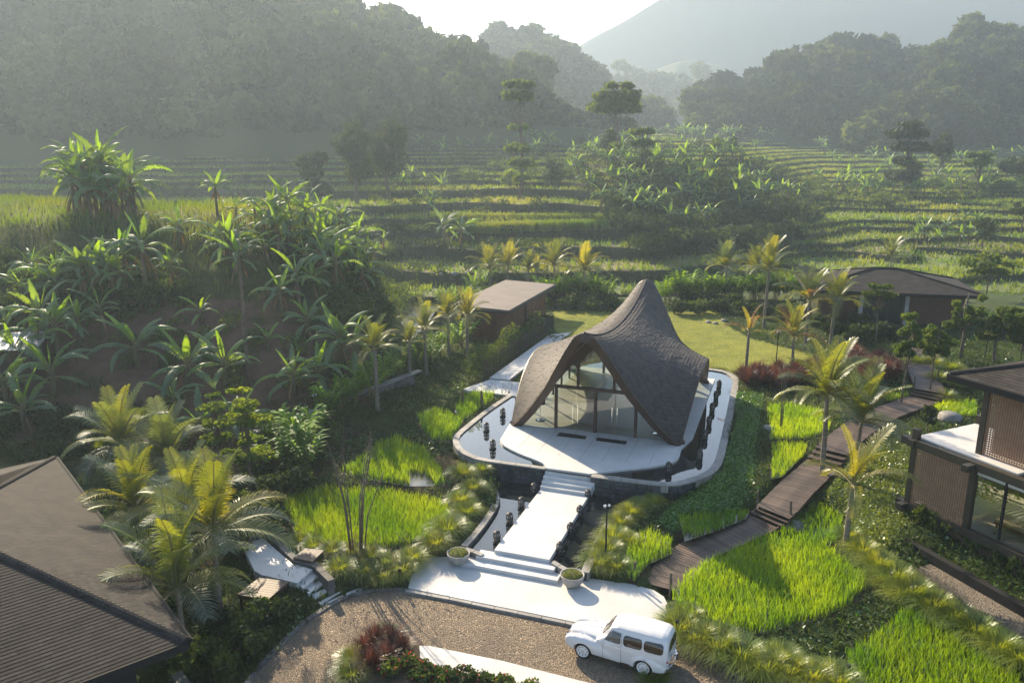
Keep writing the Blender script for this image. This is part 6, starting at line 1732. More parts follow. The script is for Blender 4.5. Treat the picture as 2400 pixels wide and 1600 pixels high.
for u, v, vc, s, m, lab in [
    (885,965,812,.80,Y_,'slender palm before the retaining wall left of the landing'), (1000,880,772,.85,Y_,'leftmost palm of the cluster before the service building'), (1052,840,738,.85,Y_,'middle palm of the cluster before the service building'),
    (1096,850,738,.85,('palm_yellow','palm'),'rightmost palm of the cluster before the service building'), (960,900,800,.6,Y_,'low palm at the left foot of the palm cluster'),
    (1150,690,628,1.2,('palm_yellow','palm'),'leftmost palm behind the service building roof'), (1190,690,622,1.2,('palm_yellow','palm'),'second palm from the left behind the service building roof'), (1238,690,628,.9,('palm_silver','palm'),'drooping grey palm behind the service building roof'),
    (1258,690,628,.7,('palm_yellow',),'small yellow palm right of the drooping grey palm'), (1300,695,622,1.2,('palm_yellow','palm'),'palm right behind the service building by the fence'), (1367,708,632,1.2,('palm_yellow','palm'),'palm standing alone left of the pavilion peak'),
    (1698,705,622,1.05,('palm_silver','palm_yellow','palm'),'leftmost palm of the group at the far lawn edge'), (1765,700,628,1.0,('palm','palm_yellow','palm_silver'),'middle palm of the group at the far lawn edge'), (1790,770,632,1.15,Y_,'tall leaning palm at the far lawn edge'),
    (2086,640,600,1.2,('palm_silver','palm'),'palm rising behind the brick house roof'), (1748,868,775,.75,('palm_dry','palm_yellow'),'sparse withered palm at the near lawn edge'), (1856,872,785,.95,G_,'small yellow palm right of the lamp pole'),
    (1945,812,705,1.1,Y_,'palm in front of the brick house'), (1885,822,700,1.1,('palm_silver','palm_yellow','palm_dry'),'palm with drooping grey fronds left of the brick house'),
    (1925,1120,925,1.15,('palm','palm_silver','palm_yellow'),'big palm beside the middle boardwalk steps'), (2005,1095,985,1.2,('palm','palm_silver'),'big low palm right of the boardwalk'), (1980,1285,1130,1.05,('palm_yellow',),'yellow upright palm beside the big paddy'),
    (300,1170,1040,1.15,('palm_silver','palm'),'silvery palm behind the left house roof'), (400,1160,1075,1.25,('palm_silver','palm'),'silvery palm right behind the left house roof'),
    (335,1330,1190,1.15,('palm','palm_silver','palm_yellow'),'yellow green palm close to the left house gutter'), (515,1430,1240,1.2,('palm','palm_silver','palm_yellow'),'large palm spreading over the white side landing'), (432,1520,1370,1.2,('palm','palm_silver'),'palm at the near corner of the left house roof'),
    (450,1330,1210,1.2,('palm','palm_silver','palm_yellow'),'palm between the two big palms by the left house')]:
    nf = 18 if s > 1.25 else 17
    if 'withered' in lab: nf = 7
    if 'upright' in lab: nf = 8
    t = palm(u, v, vc, s, m, lab, 'coconut palms of the garden', nf)
x, y, z = vhit(1973, 345) or hit(1973, 345)
t = empty('coconut_palm', (x, y, z), 0, 'lone tall coconut palm against the blue hill', 'palm tree')
hh = P(1973, 288, y)[2] - z; mb = MB(); mb.tube([(0, 0, -1), (.3, 0, hh * .5), (.5, 0, hh)], [.4, .3, .22], 8); mb.build('trunk', M['trunk'], t)
for k in range(16): link('frond', FR['palm_silver', min(4, k // 3)], t, (.5, 0, hh), (0, 0, k * 2.4), 2.9)

# ------------------------------------------------------------------ trees
def px_tree(u, v, vt, wpx, mat, seed, lab, far=True, Yat=None, **kw):
    b = vhit(u, v) if far else hit(u, v)
    if Yat: x_ = P(u, vt, Yat)[0]; b = (x_, Yat, float(valley(np.array([x_]), np.array([Yat]))[0]))
    if b is None: b = hit(u, v)
    h = P(u, vt, b[1])[2] - b[2]; cr = wpx / FPX * b[1] / 2
    kw.setdefault('n', 900); kw.setdefault('size', max(.10, cr * .13))
    make_tree('tree', b, h, cr, M[mat], seed, lab, **kw)
V_ = 'trees of the valley'
px_tree(1218,368,186,84,'tree_leaf',1,'tall tiered tree with two leafy tiers in mid valley', group=V_, layers=[(.97,.85),(.88,1.0),(.62,.5),(.45,.8),(.33,1.0),(.2,.6)], n=3600, size=.5, nb=12, trunk_r=.22, flat=.5, Yat=150)
px_tree(1447,330,188,124,'tree_leaf',2,'umbrella tree with airy rounded crown above the ridge', group=V_, layers=[(.95,.55),(.84,.85),(.72,1.0),(.25,.4)], n=3400, size=.55, nb=16, trunk_r=.22, flat=.55, Yat=168)
px_tree(828,440,290,100,'tree_dark',3,'left of the dark tree pair before the misty hill', group=V_, n=3600, size=.34, nb=24, crown_h=.8, flat=.9, Yat=140)
px_tree(905,436,275,105,'tree_dark',4,'right of the dark tree pair before the misty hill', group=V_, n=3600, size=.34, nb=24, crown_h=.78, flat=.9, Yat=146)
px_tree(735,440,345,90,'tree_dark',5,'low dark shrubby tree left of the dark tree pair', group=V_, n=1500, crown_h=.9, Yat=138)
px_tree(2138,408,284,100,'tree_dark',6,'tall layered tree rising from the right terraces', group=V_, layers=[(.97,.6),(.86,.95),(.68,.8),(.5,.7),(.3,.85)], n=2600, nb=14, flat=.5, Yat=185)
px_tree(2216,372,308,72,'tree_dark',7,'dark bushy tree right of the tall layered tree', group=V_, n=1200, Yat=205)
px_tree(2203,418,350,52,'tree_lime',8,'lime green tree among the right terraces', group=V_, n=700, nb=10)
px_tree(2303,430,352,74,'tree_leaf',9,'flat-topped tree near the right edge of the valley', group=V_, layers=[(.93,.9),(.78,1.0)], n=1300, nb=12, flat=.45, Yat=185)
px_tree(2378,448,372,84,'tree_dark',10,'dark round tree at the right edge of the terraces', group=V_, n=1100)
px_tree(1990,368,322,34,'tree_dark',11,'small round tree below the lone coconut palm', group=V_, n=500, crown_h=.85)
px_tree(2047,372,325,42,'tree_dark',12,'small dark tree right of the round one on the far terraces', group=V_, n=500, crown_h=.8)
px_tree(2022,345,285,62,'tree_dark',13,'hazy spreading tree right of the lone coconut palm', group=V_, n=700)
px_tree(1938,345,310,52,'tree_dark',14,'low wide tree left of the lone coconut palm', group=V_, n=500, crown_h=.8)
px_tree(1714,372,318,34,'tree_dark',15,'dark upright tree standing out of the ridge grove', group=V_, n=600, crown_h=.95, nb=7, flat=1.4)
px_tree(1682,375,326,46,'tree_leaf',16,'olive tree just left of the dark upright tree', group=V_, n=600, crown_h=.85)
px_tree(1512,410,300,64,'tree_leaf',17,'leaning leafy tree in the middle of the ridge', group=V_, layers=[(.95,.9),(.7,1.0),(.45,.7)], n=900, flat=.55, lean=-.1)
px_tree(1432,378,300,54,'tree_dark',18,'dark tree under the umbrella tree', group=V_, n=800, crown_h=.85)
px_tree(1268,300,215,80,'forest',19,'hazy round tree behind the tall tiered tree', group=V_, n=700, crown_h=.9)
px_tree(1348,305,255,38,'forest',20,'small hazy conical tree at the valley centre', group=V_, n=400, crown_h=.95, flat=1.2)
px_tree(1516,300,238,92,'forest',21,'dark hazy round tree behind the umbrella tree', group=V_, n=800, crown_h=.9)
px_tree(1640,305,255,46,'forest',22,'hazy tree at the left end of the right hill', group=V_, n=500)
px_tree(1195,442,382,50,'tree_lime',23,'bright shrub tree on the centre terraces', group=V_, n=600, crown_h=.85)
px_tree(1110,425,398,46,'tree_leaf',24,'small leafy shrub on the centre terraces', group=V_, n=400, crown_h=.9)
px_tree(1300,445,375,60,'tree_dark',25,'dark shrub tree at the left end of the ridge grove', group=V_, n=600, crown_h=.9)
px_tree(2125,460,370,60,'tree_leaf',26,'leafy tree in the banana row on the right', group=V_, n=700, crown_h=.85)
px_tree(2300,585,500,58,'tree_dark',27,'tree in the clump standing in the right rice terraces', group=V_, n=700, crown_h=.85)
px_tree(2392,560,470,60,'tree_dark',28,'tree at the right border of the rice terraces', group=V_, n=600)
px_tree(1555,585,530,60,'bush_dark',29,'dark shrub at the foot of the middle ridge', group=V_, n=500, crown_h=.95)
N_ = 'small trees of the garden'
px_tree(524,1150,915,95,'tree_leaf',31,'left of two layered small-leaved trees by the retaining wall', False, group=N_, layers=[(.96,.5),(.85,.8),(.7,.75),(.55,.9),(.38,.7)], n=3200, nb=13, size=.11, trunk_r=.07, flat=.35)
px_tree(600,1175,905,125,'tree_lime',32,'right of two layered small-leaved trees by the retaining wall', False, group=N_, layers=[(.97,.45),(.86,.85),(.74,1.0),(.56,.6),(.42,.9)], n=4200, nb=13, size=.11, trunk_r=.08, flat=.35, lean=-.05)
px_tree(2110,955,712,95,'tree_leaf',33,'light green tree on a thin trunk left of the brick house steps', False, group=N_, crown_h=.6, n=3000, size=.105, trunk_r=.05, nb=26, lean=.05, bs=.55)
px_tree(2178,925,745,82,'tree_leaf',34,'light green tree on a thin trunk before the court', False, group=N_, crown_h=.55, n=3000, size=.105, trunk_r=.05, nb=24, lean=.03, bs=.55)
px_tree(2250,842,662,80,'tree_leaf',35,'pale double-trunked tree at the corner of the brick house', False, group=N_, crown_h=.7, n=3000, size=.105, trunk_r=.11, nb=24, bs=.55)
px_tree(2048,812,664,78,'tree_leaf',36,'thin airy tree before the brick house door', False, group=N_, layers=[(.97,.7),(.85,1.0),(.6,.4)], n=1500, size=.13, trunk_r=.06, flat=.4)
px_tree(2330,850,700,110,'tree_leaf',37,'bushy tree right of the brick house', False, group=N_, crown_h=.8, n=3600, size=.12, nb=30, bs=.55)
px_tree(2395,830,690,90,'tree_leaf',38,'bushy tree at the right edge behind the court', False, group=N_, crown_h=.85, n=3200, size=.12, nb=28, bs=.55)
px_tree(2310,700,590,130,'tree_leaf',39,'feathery tree beyond the brick house roof', False, group=N_, layers=[(.95,.5),(.8,1.0),(.6,.8)], n=1500, size=.2, flat=.4, trunk_r=.07)
px_tree(2005,1000,945,44,'bush_dark',40,'small dark shrub beside the upper boardwalk', False, group=N_, crown_h=.9, n=700, size=.1)
px_tree(2172,1010,945,48,'bush_dark',41,'dark leafy shrub by the villa paddy', False, group=N_, crown_h=.9, n=700, size=.1)
# bare trees
def bare(u, v, vt, stems, seed, lab, spread=.25, rad=.05):
    b = hit(u, v); h = P(u, vt, b[1])[2] - b[2]; r = random.Random(seed); t = empty('bare_tree', b, 0, lab, 'tree', 'leafless trees')
    for k in range(stems):
        a = r.uniform(0, 6.28); hh = h * r.uniform(.65, 1); o_ = Vector((math.cos(a), math.sin(a), 0)) * spread * r.uniform(.3, 1)
        mb = MB(); tp = o_ * 2.2 + Vector((0, 0, hh)); mb.tube([o_ * .5 + Vector((0, 0, -.3)), o_ + Vector((r.uniform(-.05, .05), r.uniform(-.05, .05), hh * .5)), tp], [rad, rad * .8, rad * .4], 6)
        for j in range(6):
            q = (o_).lerp(tp, r.uniform(.55, 1)); q.z = hh * r.uniform(.6, 1); e = q + Vector((r.uniform(-.5, .5), r.uniform(-.5, .5), r.uniform(.3, .7))); mb.tube([q, q.lerp(e, .5) + Vector((0, 0, -.06)), e], [rad * .35, rad * .2, rad * .08], 4)
        mb.build('stem', M['trunk'], t, True)
bare(835,1310,1010,9,1,'cluster of dark leafless stems in the left paddy', .6, .036)
bare(582,910,640,2,2,'tall thin leafless tree on the brown slope', .12, .08)
bare(1830,1012,830,3,3,'propped leafless sapling beside the red grass', .2, .03)
bare(1285,430,395,4,4,'thin leafless shrub on the centre terraces', .6, .06)

# ------------------------------------------------------------------ ginger, fountain grass, red grass, shrubs
def cane(seed, h, n=12, ll=.70, w=.085):
    r = random.Random(seed); mb = MB(); le = r.uniform(.15, .4) * h; top = Vector((le, 0, h))
    f = lambda t: Vector((le * t ** 1.7, 0, h * t))
    mb.cur = 1; mb.tube([f(0), f(.5), f(1)], [.018, .014, .006], 4); mb.cur = 0
    for k in range(n):
        t = .35 + .65 * k / (n - 1); q = f(t); sd = 1 if k % 2 else -1; L_ = ll * r.uniform(.8, 1.15) * (1 - .25 * abs(t - .7))
        d = Vector((.55 + .3 * t, sd * r.uniform(.55, .95), .55 + .2 * t)).normalized(); s = d.cross(Vector((0, 0, 1))).normalized() * w
        m = q + d * L_ * .5 + Vector((0, 0, .03)); e = q + d * L_ + Vector((0, 0, -.22 * L_))
        mb.add([q, m + s, e, m - s, m + Vector((0, 0, -.012))], [(0, 1, 4), (1, 2, 4), (2, 3, 4), (3, 0, 4)])
    return mb.mesh('leafy_cane', [M['ginger'], M['rachis']])
CANE = [cane(i, 1.3) for i in range(5)]
def ginger(base, seed, s, label, group, n=8):
    r = random.Random(seed); t = empty('ginger_plant', base, r.uniform(0, 6), label, 'ginger plant', group)
    for k in range(n): link('leafy_cane', CANE[r.randrange(5)], t, (r.uniform(-.15, .15), r.uniform(-.15, .15), 0), (0, r.uniform(-.1, .25), k * 2.4 + r.uniform(-.4, .4)), s * r.uniform(.75, 1.15))
a, b = np.array(G(1278, 708, 1.1)), np.array(G(1885, 708, 1.5)); k = 0
for f in np.linspace(0, 1, 44):
    p = a + (b - a) * f + np.array([random.uniform(-.2, .2), random.uniform(-.6, .8)])
    if 1440 < 1200 + FPX * p[0] / (p[1] * .99) < 1560: continue
    ginger((p[0], p[1], gz(*p)), 100 + k, random.uniform(1.5, 2.0), 'bright ginger plant, %s from the left in the hedge behind the lawn' % ordn(k), 'ginger hedge behind the lawn'); k += 1
gl = [(640,1050),(675,1045),(700,1065),(735,1040),(690,1085),(770,985),(800,965),(835,945),(870,930),(905,905),(940,890),(985,862),(1010,850),(1030,835),(1055,825),(1080,815),(650,1100),(720,1110)]
for k, (u, v) in enumerate(sorted(gl)):
    ginger(hitv(u, v), 200 + k, random.uniform(1.2, 1.6), 'glossy ginger plant, %s from the left below the retaining wall' % ordn(k), 'ginger plants below the retaining wall', 9)
a = [(1095,745),(1075,752),(1060,760),(1045,750),(1110,705),(1130,698)]
for k, (u, v) in enumerate(sorted(a)): ginger(hitv(u, v - 20), 260 + k, 1.7, 'bright ginger plant, %s from the left beside the stream' % ordn(k), 'ginger plants beside the stream')
FT = []
for i in range(4):
    V, F = tuft(900, .85, .72, .022, i, droop=.62, seg=4, lean0=.3, root=.42); FT.append(fast_mesh('fountain_blades', V, F, [M['fountain']]))
FT2 = []
for i in range(3):
    V, F = tuft(480, .9, .66, .028, 20 + i, droop=.45, seg=3, lean0=.08); FT2.append(fast_mesh('red_blades', V, F, [M['red_grass']]))
def plumes(seed, n, h, sp):
    r = random.Random(seed); mb = MB()
    for k in range(n):
        a, d_ = r.uniform(0, 6.28), sp * r.uniform(.2, 1); hh = h * r.uniform(.8, 1.15); p0 = Vector((d_ * .4 * math.cos(a), d_ * .4 * math.sin(a), hh * .4)); p1 = Vector((d_ * math.cos(a), d_ * math.sin(a), hh)); e = p1 + Vector((math.cos(a) * .12, math.sin(a) * .12, .1))
        mb.tube([p0, p1], .004, 3); mb.tube([p1, p1.lerp(e, .5), e], [.012, .02, .004], 5)
    return mb.mesh('plumes', M['plume'])
PLM = [plumes(i, 7, 1.2, .75) for i in range(3)]
def clump(u, v, s, label, group, red=False, pl=False, i=0):
    b = hit(u, v); t = empty('grass_clump', b, i * 1.7, label, 'grass clump', group)
    link('blades', (FT2 if red else FT)[i % (3 if red else 4)], t, scale=s * ((1.0 if 'island' in group else 1.5) if red else 1.0))
    if pl: link('plumes', PLM[i % 3], t, scale=s)
sets = [('beside the left rim of the lower pool', [(1108,1090,1.25),(1085,1122,1.1),(1110,1152,1.0),(1082,1182,1.0),(1095,1212,1.05),(1052,1255,1.3),(1022,1285,1.1),(1065,1240,.9),(1130,1110,.8)], False),
        ('beside the right rim of the lower pool', [(1480,1212,1.0),(1452,1235,1.0),(1440,1268,1.1),(1424,1300,1.1),(1405,1335,1.15),(1445,1340,1.0),(1500,1195,.9),(1470,1275,.9),(1530,1185,.8)], False),
        ('left of the white plaza', [(968,1322,1.0),(940,1345,1.1),(905,1330,1.0),(868,1315,.95),(825,1308,.9),(780,1303,.9),(735,1290,.8),(700,1275,.8),(900,1362,1.0),(850,1355,1.0),(800,1345,1.0)], True),
        ('along the kerb right of the parked car', [(1590,1490,1.2),(1630,1512,1.3),(1680,1532,1.45),(1735,1560,1.4),(1790,1580,1.3),(1845,1592,1.2),(1900,1600,1.2),(1960,1615,1.2),(1610,1462,1.0),(1830,1555,1.1)], False),
        ('along the slope of the gravel lane', [(1990,1262,.9),(2022,1305,1.1),(2060,1335,1.2),(2100,1370,1.2),(2140,1402,1.25),(2185,1430,1.25),(2235,1462,1.2),(2285,1492,1.2),(2340,1530,1.2),(2385,1562,1.2),(2065,1370,1.0),(2110,1405,1.0)], False),
        ('on the slope below the brick house court', [(2150,855,1.2),(2190,860,1.2),(2230,870,1.2),(2200,895,1.2),(2240,905,1.1),(2265,885,1.1),(2215,935,1.0)], False)]
for where, pts, pl in sets:
    for k, (u, v, s) in enumerate(sorted(pts)): clump(u, v, s, 'feathery green grass clump, %s from the left %s' % (ordn(k), where), 'green grass clumps ' + where, False, pl, k)
clump(1532, 1606, .75, 'grass clump with pale plumes in front of the rear car wheel', 'green grass clumps of the island', False, True, 1)
for where, pts in (('below the lawn', [(1755,898,1.0),(1785,905,1.1),(1820,910,1.1),(1855,908,1.1),(1890,905,1.1),(1920,895,1.1),(1955,885,1.2),(1985,872,1.3),(2015,868,1.3),(2040,885,1.3),(2075,890,1.2),(2060,862,1.2),(1970,905,1.1),(2010,905,1.1),(2100,885,1.0),(2000,845,1.1),(1905,865,.8)] + [(1740 + 14 * k, 893 + 12 * math.sin(k * 1.9) - .07 * max(0, 14 * k - 140), 1.0) for k in range(26)]), ('on the drive island', [(858,1540,1.1),(880,1520,1.1),(915,1515,1.1),(940,1530,1.0),(870,1572,1.1),(905,1555,1.0)])):
    for k, (u, v, s) in enumerate(sorted(pts)): clump(u, v, s, 'dark red grass clump, %s from the left %s' % (ordn(k), where), 'red grass clumps ' + where, True, k % 3 == 0, k)
for k, (u, v, s) in enumerate([(835,1560,.9),(825,1590,.9),(900,1500,.8)]): clump(u, v, s, 'green grass clump at the left end of the drive island, %s one' % ordn(k), 'green grass clumps of the island', False, True, k)
def shrub(u, v, r_, h, mat, label, group, seed, n=500, size=.09, flowers=None, z=None):
    b = hitv(u, v) if z is None else (*G(u, v, z), z)
    t = empty('shrub', b, 0, label, 'shrub', group); bl = [(x, y, z_ + h * .25, a, b_, c) for x, y, z_, a, b_, c in blob_crown(seed, r_, h * .8, 9, .8)]
    link('foliage', crown_mesh('foliage', bl, n, size, seed, M[mat]), t)
    mb = MB()
    for k in range(4): a = k * 1.57; mb.tube([(0, 0, -.1), (r_ * .4 * math.cos(a), r_ * .4 * math.sin(a), h * .6)], [.025, .01], 4)
    mb.build('stem', M['trunk'], t)
    if flowers: link('flowers', crown_mesh('flowers', bl, flowers, .05, seed + 1, M['pink_flower'], shell=.95), t)
for k, (u, v) in enumerate([(955,1575),(1000,1592),(1040,1604),(1090,1612),(1130,1620),(985,1612),(1050,1625),(1175,1628),(1240,1632),(920,1592)]):
    shrub(u, v, .5, .55, 'bush', 'pink-flowered shrub, %s from the left on the drive island' % ordn(sorted([955,1000,1040,1090,1130,985,1050,1175,1240,920]).index(u)), 'flowering shrubs on the island', 400 + k, 700, .06, 60)
sh_ = [(1270,725),(1330,728),(1390,730),(1440,728),(1590,735),(1640,735),(1690,732),(1740,735),(1790,745),(1840,745),(1880,740),(1615,715),(1670,715),(1730,715),(1300,712),(1360,714),(1420,714),(1920,770),(1945,740),(1960,790),(2000,770),(2060,790),(2020,800)]
for k, (u, v) in enumerate(sorted(sh_)): shrub(u, v, 1.25, 1.05, 'bush_dark' if k % 3 else 'bush', 'dark hedge shrub along the far lawn edge, %s from the left' % ordn(k), 'hedge shrubs along the far lawn edge', 430 + k, 520, .17)
sh_ = [(2150,1225),(2190,1245),(2225,1260),(2265,1285),(2300,1300),(2345,1325),(2380,1350),(2210,1235),(2330,1300)]
for k, (u, v) in enumerate(sorted(sh_)): shrub(u, v, .45, .7, 'bush', 'leafy shrub, %s from the left under the villa windows' % ordn(k), 'shrubs under the villa', 470 + k, 350, .07)
sh_ = [(520,1490),(560,1520),(500,1560),(660,1445),(480,1430),(450,1580),(590,1490),(620,1460),(530,1590),(600,1540),(380,1440)]
for k, (u, v) in enumerate(sorted(sh_)): shrub(u, v, .75, .8, 'bush' if k % 2 else 'bush_dark', 'leafy shrub, %s from the left between the left house and the drive' % ordn(k), 'shrubs by the left house', 490 + k, 700, .08)
sh_ = [(450,1200),(500,1220),(560,1210),(620,1230),(560,1170),(480,1150),(640,1180),(690,1130),(740,1090),(770,1040),(700,1160),(640,1260),(560,1290),(530,1260),(600,1120),(430,1230)]
for k, (u, v) in enumerate(sorted(sh_)): shrub(u, v, 1.0, 1.1, 'bush_dark' if k % 3 else 'bush', 'dark undergrowth shrub, %s from the left before the retaining wall' % ordn(k), 'undergrowth shrubs before the retaining wall', 510 + k, 600, .11)
# bamboo hedge behind the fence
bmb = leaf_cloud([(fb[0] - pn[0] * -.9 + pd[0] * t, fb[1] + pn[1] * .9 + pd[1] * t, 1.9 + .5 * math.sin(t), .8, 1.1, 1.1) for t in np.arange(0, 15, 1.0)], 5200, .10, 5)
o = link('bamboo_hedge', fast_mesh('bamboo_hedge', *bmb, [M['bush']])); tag(o, 'soft bamboo foliage behind the dark pole fence', 'hedge', kind='stuff')

# ------------------------------------------------------------------ rice, grass, ground cover (uncountable)
def blades(pts, h, w, per, seed, lean=.25, jit=.06, tri=False):
    """bundles of narrow blades standing on points: quads (root pair, bent middle) plus tip"""
    r = np.random.default_rng(seed); p = np.repeat(np.asarray(pts, float), per, 0); n = len(p)
    a = r.random(n) * 6.283; l = lean * (.3 + r.random(n)); hh = h * (.65 + .6 * r.random(n)); ww = w * (.7 + .6 * r.random(n))
    p[:, :2] += r.normal(size=(n, 2)) * jit
    dx, dy = np.cos(a), np.sin(a); b = r.random(n) * 6.283; px, py = np.cos(b) * ww / 2, np.sin(b) * ww / 2
    z0 = np.zeros(n)
    A = p + np.c_[-px, -py, z0]; B = p + np.c_[px, py, z0]
    m = p + np.c_[dx * l * hh * .35, dy * l * hh * .35, hh * .6]
    C = m + np.c_[px, py, z0] * .9; D = m - np.c_[px, py, z0] * .9
    T = p + np.c_[dx * l * hh, dy * l * hh, hh * (1 - .18 * l)]
    T1 = T + np.c_[px, py, z0] * .15; T2 = T - np.c_[px, py, z0] * .15
    V = np.stack([A, B, C, D, T1, T2], 1).reshape(-1, 3); i = 6 * np.arange(n)[:, None]
    F = np.concatenate([i + np.array([[0, 1, 2, 3]]), i + np.array([[3, 2, 4, 5]])])
    return V, F
def fill(poly_, step, seed, jit=.3):
    xs_, ys_ = [p[0] for p in poly_], [p[1] for p in poly_]; r = np.random.default_rng(seed)
    X, Y = np.meshgrid(np.arange(min(xs_), max(xs_), step), np.arange(min(ys_), max(ys_), step))
    X = X.ravel() + r.normal(size=X.size) * step * jit; Y = Y.ravel() + r.normal(size=Y.size) * step * jit
    k = inside(poly_, X, Y); return X[k], Y[k]
PN = {'p_big': 'beside the boardwalk at the lower right', 'p_low': 'in the bottom right corner', 'p_up': 'between the pool and the upper boardwalk', 'p_up2': 'just below the upper right paddy', 'p_mid': 'left of the lower boardwalk steps', 'p_mid2': 'between lamp pole and boardwalk start', 'p_left': 'left of the lower pool', 'p_left_up': 'on the upper left step', 'p_back': 'left of the upper pool', 'p_back2': 'next to the white landing', 'p_house': 'left of the villa terrace', 'p_walk': 'beside the upper boardwalk'}
for k, (nme, pg, z, h) in enumerate(PADDIES):
    pin = offset(orient(pg), .12)
    mb = MB(); mb.face([(x, y, z + .02) for x, y in pin]); tag(mb.build('paddy_water', M['paddy_water']), 'muddy water of the paddy ' + PN[nme], 'water', kind='structure')
    near = min(p[1] for p in pg) < 34
    X, Y = fill(pin, .125 if near else .15, k)
    dens = wob(X, Y, 6, 6); keep = (dens > -1.1) & (rng.random(len(X)) < (.95 if nme != 'p_big' else np.clip(.95 - .55 * np.exp(-((X - 13.3) ** 2 / 6 + (Y - 34) ** 2 / 3)), .3, 1)))
    X, Y = X[keep], Y[keep]
    V, F = blades(np.c_[X, Y, np.full(len(X), z)], h, .024 if near else .03, 4, k, .32, .03)
    o = link('rice_plants', fast_mesh('rice_plants', V, F, [M['rice']])); tag(o, 'bright green young rice filling the paddy ' + PN[nme], 'rice', kind='stuff')
# terraces of the valley: rice on treads, rough grass on the banks
r = np.random.default_rng(77); tp, bp_ = [], []
for k, (z, y0, y1) in enumerate(TREADS):
    if z > 21: break
    m = (tx > -.70 * y0 - 4) & (tx < .70 * y0 + 4); ii = np.where(m)[0]
    if len(ii) == 0: continue
    wdt = np.clip(y1 - y0, 0, 30); pr = wdt[ii]; n = int(min(4200, pr.sum() * 1.1))
    if n > 20:
        j = r.choice(ii, n, p=pr / pr.sum()); f = r.random(n) ** 1.4
        tp.append(np.c_[tx[j] + r.random(n) * 1.0, y0[j] + .3 + f * np.maximum(wdt[j] - .4, 0), np.full(n, z)])
    n = int(len(ii) * (7 if y0.mean() < 150 else 4)); j = r.choice(ii, n); zp = LEVELS[k - 1] if k else z - 1; f = r.random(n)
    bp_.append(np.c_[tx[j] + r.random(n), y0[j] - .30 + .26 * f + .1 * (f > .8), zp + (z - zp + .05) * f])
tp, bp_ = np.concatenate(tp), np.concatenate(bp_)
V, F = blades(tp, .62, .15, 3, 1, .35, .2); o = link('terrace_rice', fast_mesh('terrace_rice', V, F, [M['rice_far']])); tag(o, 'ripening rice and grass on the valley terraces', 'rice', kind='stuff')
V, F = blades(bp_, .62, .14, 3, 2, .6, .15); o = link('bank_grass', fast_mesh('bank_grass', V, F, [M['grass_dark']])); tag(o, 'rough dark grass on the terrace banks', 'grass', kind='stuff')
# tall bright grass on two centre terraces
for (u0, u1, v, h_, lab) in ((1075, 1420, 548, 1.5, 'tall bright reed bed on the centre terraces'), (1050, 1430, 515, .9, 'tall pale grass strip above the reed bed'), (1130, 1340, 572, .8, 'orange tipped grass strip below the reed bed')):
    pts = []
    for u in np.arange(u0, u1, .55):
        h0 = vhit(u, v)
        if h0: pts.append((h0[0], h0[1] + random.uniform(-.6, 1.2), h0[2]))
    pts = np.repeat(np.array(pts), 3, 0) + r.normal(size=(len(pts) * 3, 3)) * np.array([.3, .4, 0])
    V, F = blades(pts, h_, .07, 4, int(u0), .25, .15); o = link('reed_bed', fast_mesh('reed_bed', V, F, [M['rice_far']])); tag(o, lab, 'reeds', kind='stuff')
# undergrowth masses on the ridge and banks
def undergrowth(name, pts, rad, per, size, mat, label, seed):
    rr_ = np.random.default_rng(seed); bl = []
    for p in pts: s = rad * rr_.uniform(.6, 1.3); bl.append((p[0], p[1], p[2] + s * .3, s, s, s * .75))
    V, F = leaf_cloud(bl, per * len(bl), size, seed); o = link(name, fast_mesh(name, V, F, [M[mat]])); tag(o, label, 'undergrowth', kind='stuff')
undergrowth('undergrowth', scatter_px(RIDGE, 190, 3) + scatter_px([(1420,500),(1860,480),(1900,500),(1880,560),(1780,595),(1620,600),(1480,590)], 210, 4), 1.9, 85, .34, 'bush_dark', 'dark tangled undergrowth covering the middle ridge', 3)
undergrowth('undergrowth', scatter_px([(1040,330),(1500,330),(1400,420),(1250,440),(1050,410)], 70, 5) + scatter_px([(1880,420),(2400,430),(2400,470),(1900,480)], 80, 6) + scatter_px([(900,300),(1500,300),(1850,325),(1500,335),(900,330)], 90, 7), 1.7, 70, .34, 'bush', 'scattered green shrubs across the terraces', 6)
pts = [hit(u, v) for u, v in [(880,680),(910,690),(930,700),(900,715),(870,720),(945,690),(860,660),(920,735),(880,745),(840,730),(950,715),(830,760),(800,750),(900,770)]]
undergrowth('undergrowth', [(p[0], p[1], p[2]) for p in pts], 1.6, 260, .13, 'bush', 'lush mound of weeds on the stream bank', 8)
# grass and weeds on the near bank
X, Y = fill([(-75, 56), (-14, 58), (-11, 76), (-26, 92), (-75, 92)], .55, 41); Z = ground(X, Y); k = ~inside(BANK, X, Y)
V, F = blades(np.c_[X, Y, Z][k], .75, .05, 4, 3, .4, .2); o = link('bank_top_grass', fast_mesh('bank_top_grass', V, F, [M['rice_far']])); tag(o, 'sunlit tall grass on top of the left bank', 'grass', kind='stuff')
X, Y = fill([(-60, 40), (-16, 40), (-9, 54), (-12, 68), (-20, 66), (-60, 66)], .5, 42); Z = ground(X, Y); k = (wob(X, Y, 8, 7) > .35) | (Y > 56 + wob(X, Y, 5, 2)) | (X < -37)
V, F = blades(np.c_[X, Y, Z][k], .5, .04, 6, 4, .6, .22); o = link('slope_weeds', fast_mesh('slope_weeds', V, F, [M['grass_dark']])); tag(o, 'patches of dark weeds on the brown slope', 'weeds', kind='stuff')
def bushes_px(poly_px, n, seed):
    rr_ = random.Random(seed); out = []; us = [p[0] for p in poly_px]; vs = [p[1] for p in poly_px]
    while len(out) < n:
        u, v_ = rr_.uniform(min(us), max(us)), rr_.uniform(min(vs), max(vs))
        if inside(poly_px, np.array([u]), np.array([v_]))[0]: out.append(hit(u, v_))
    return out
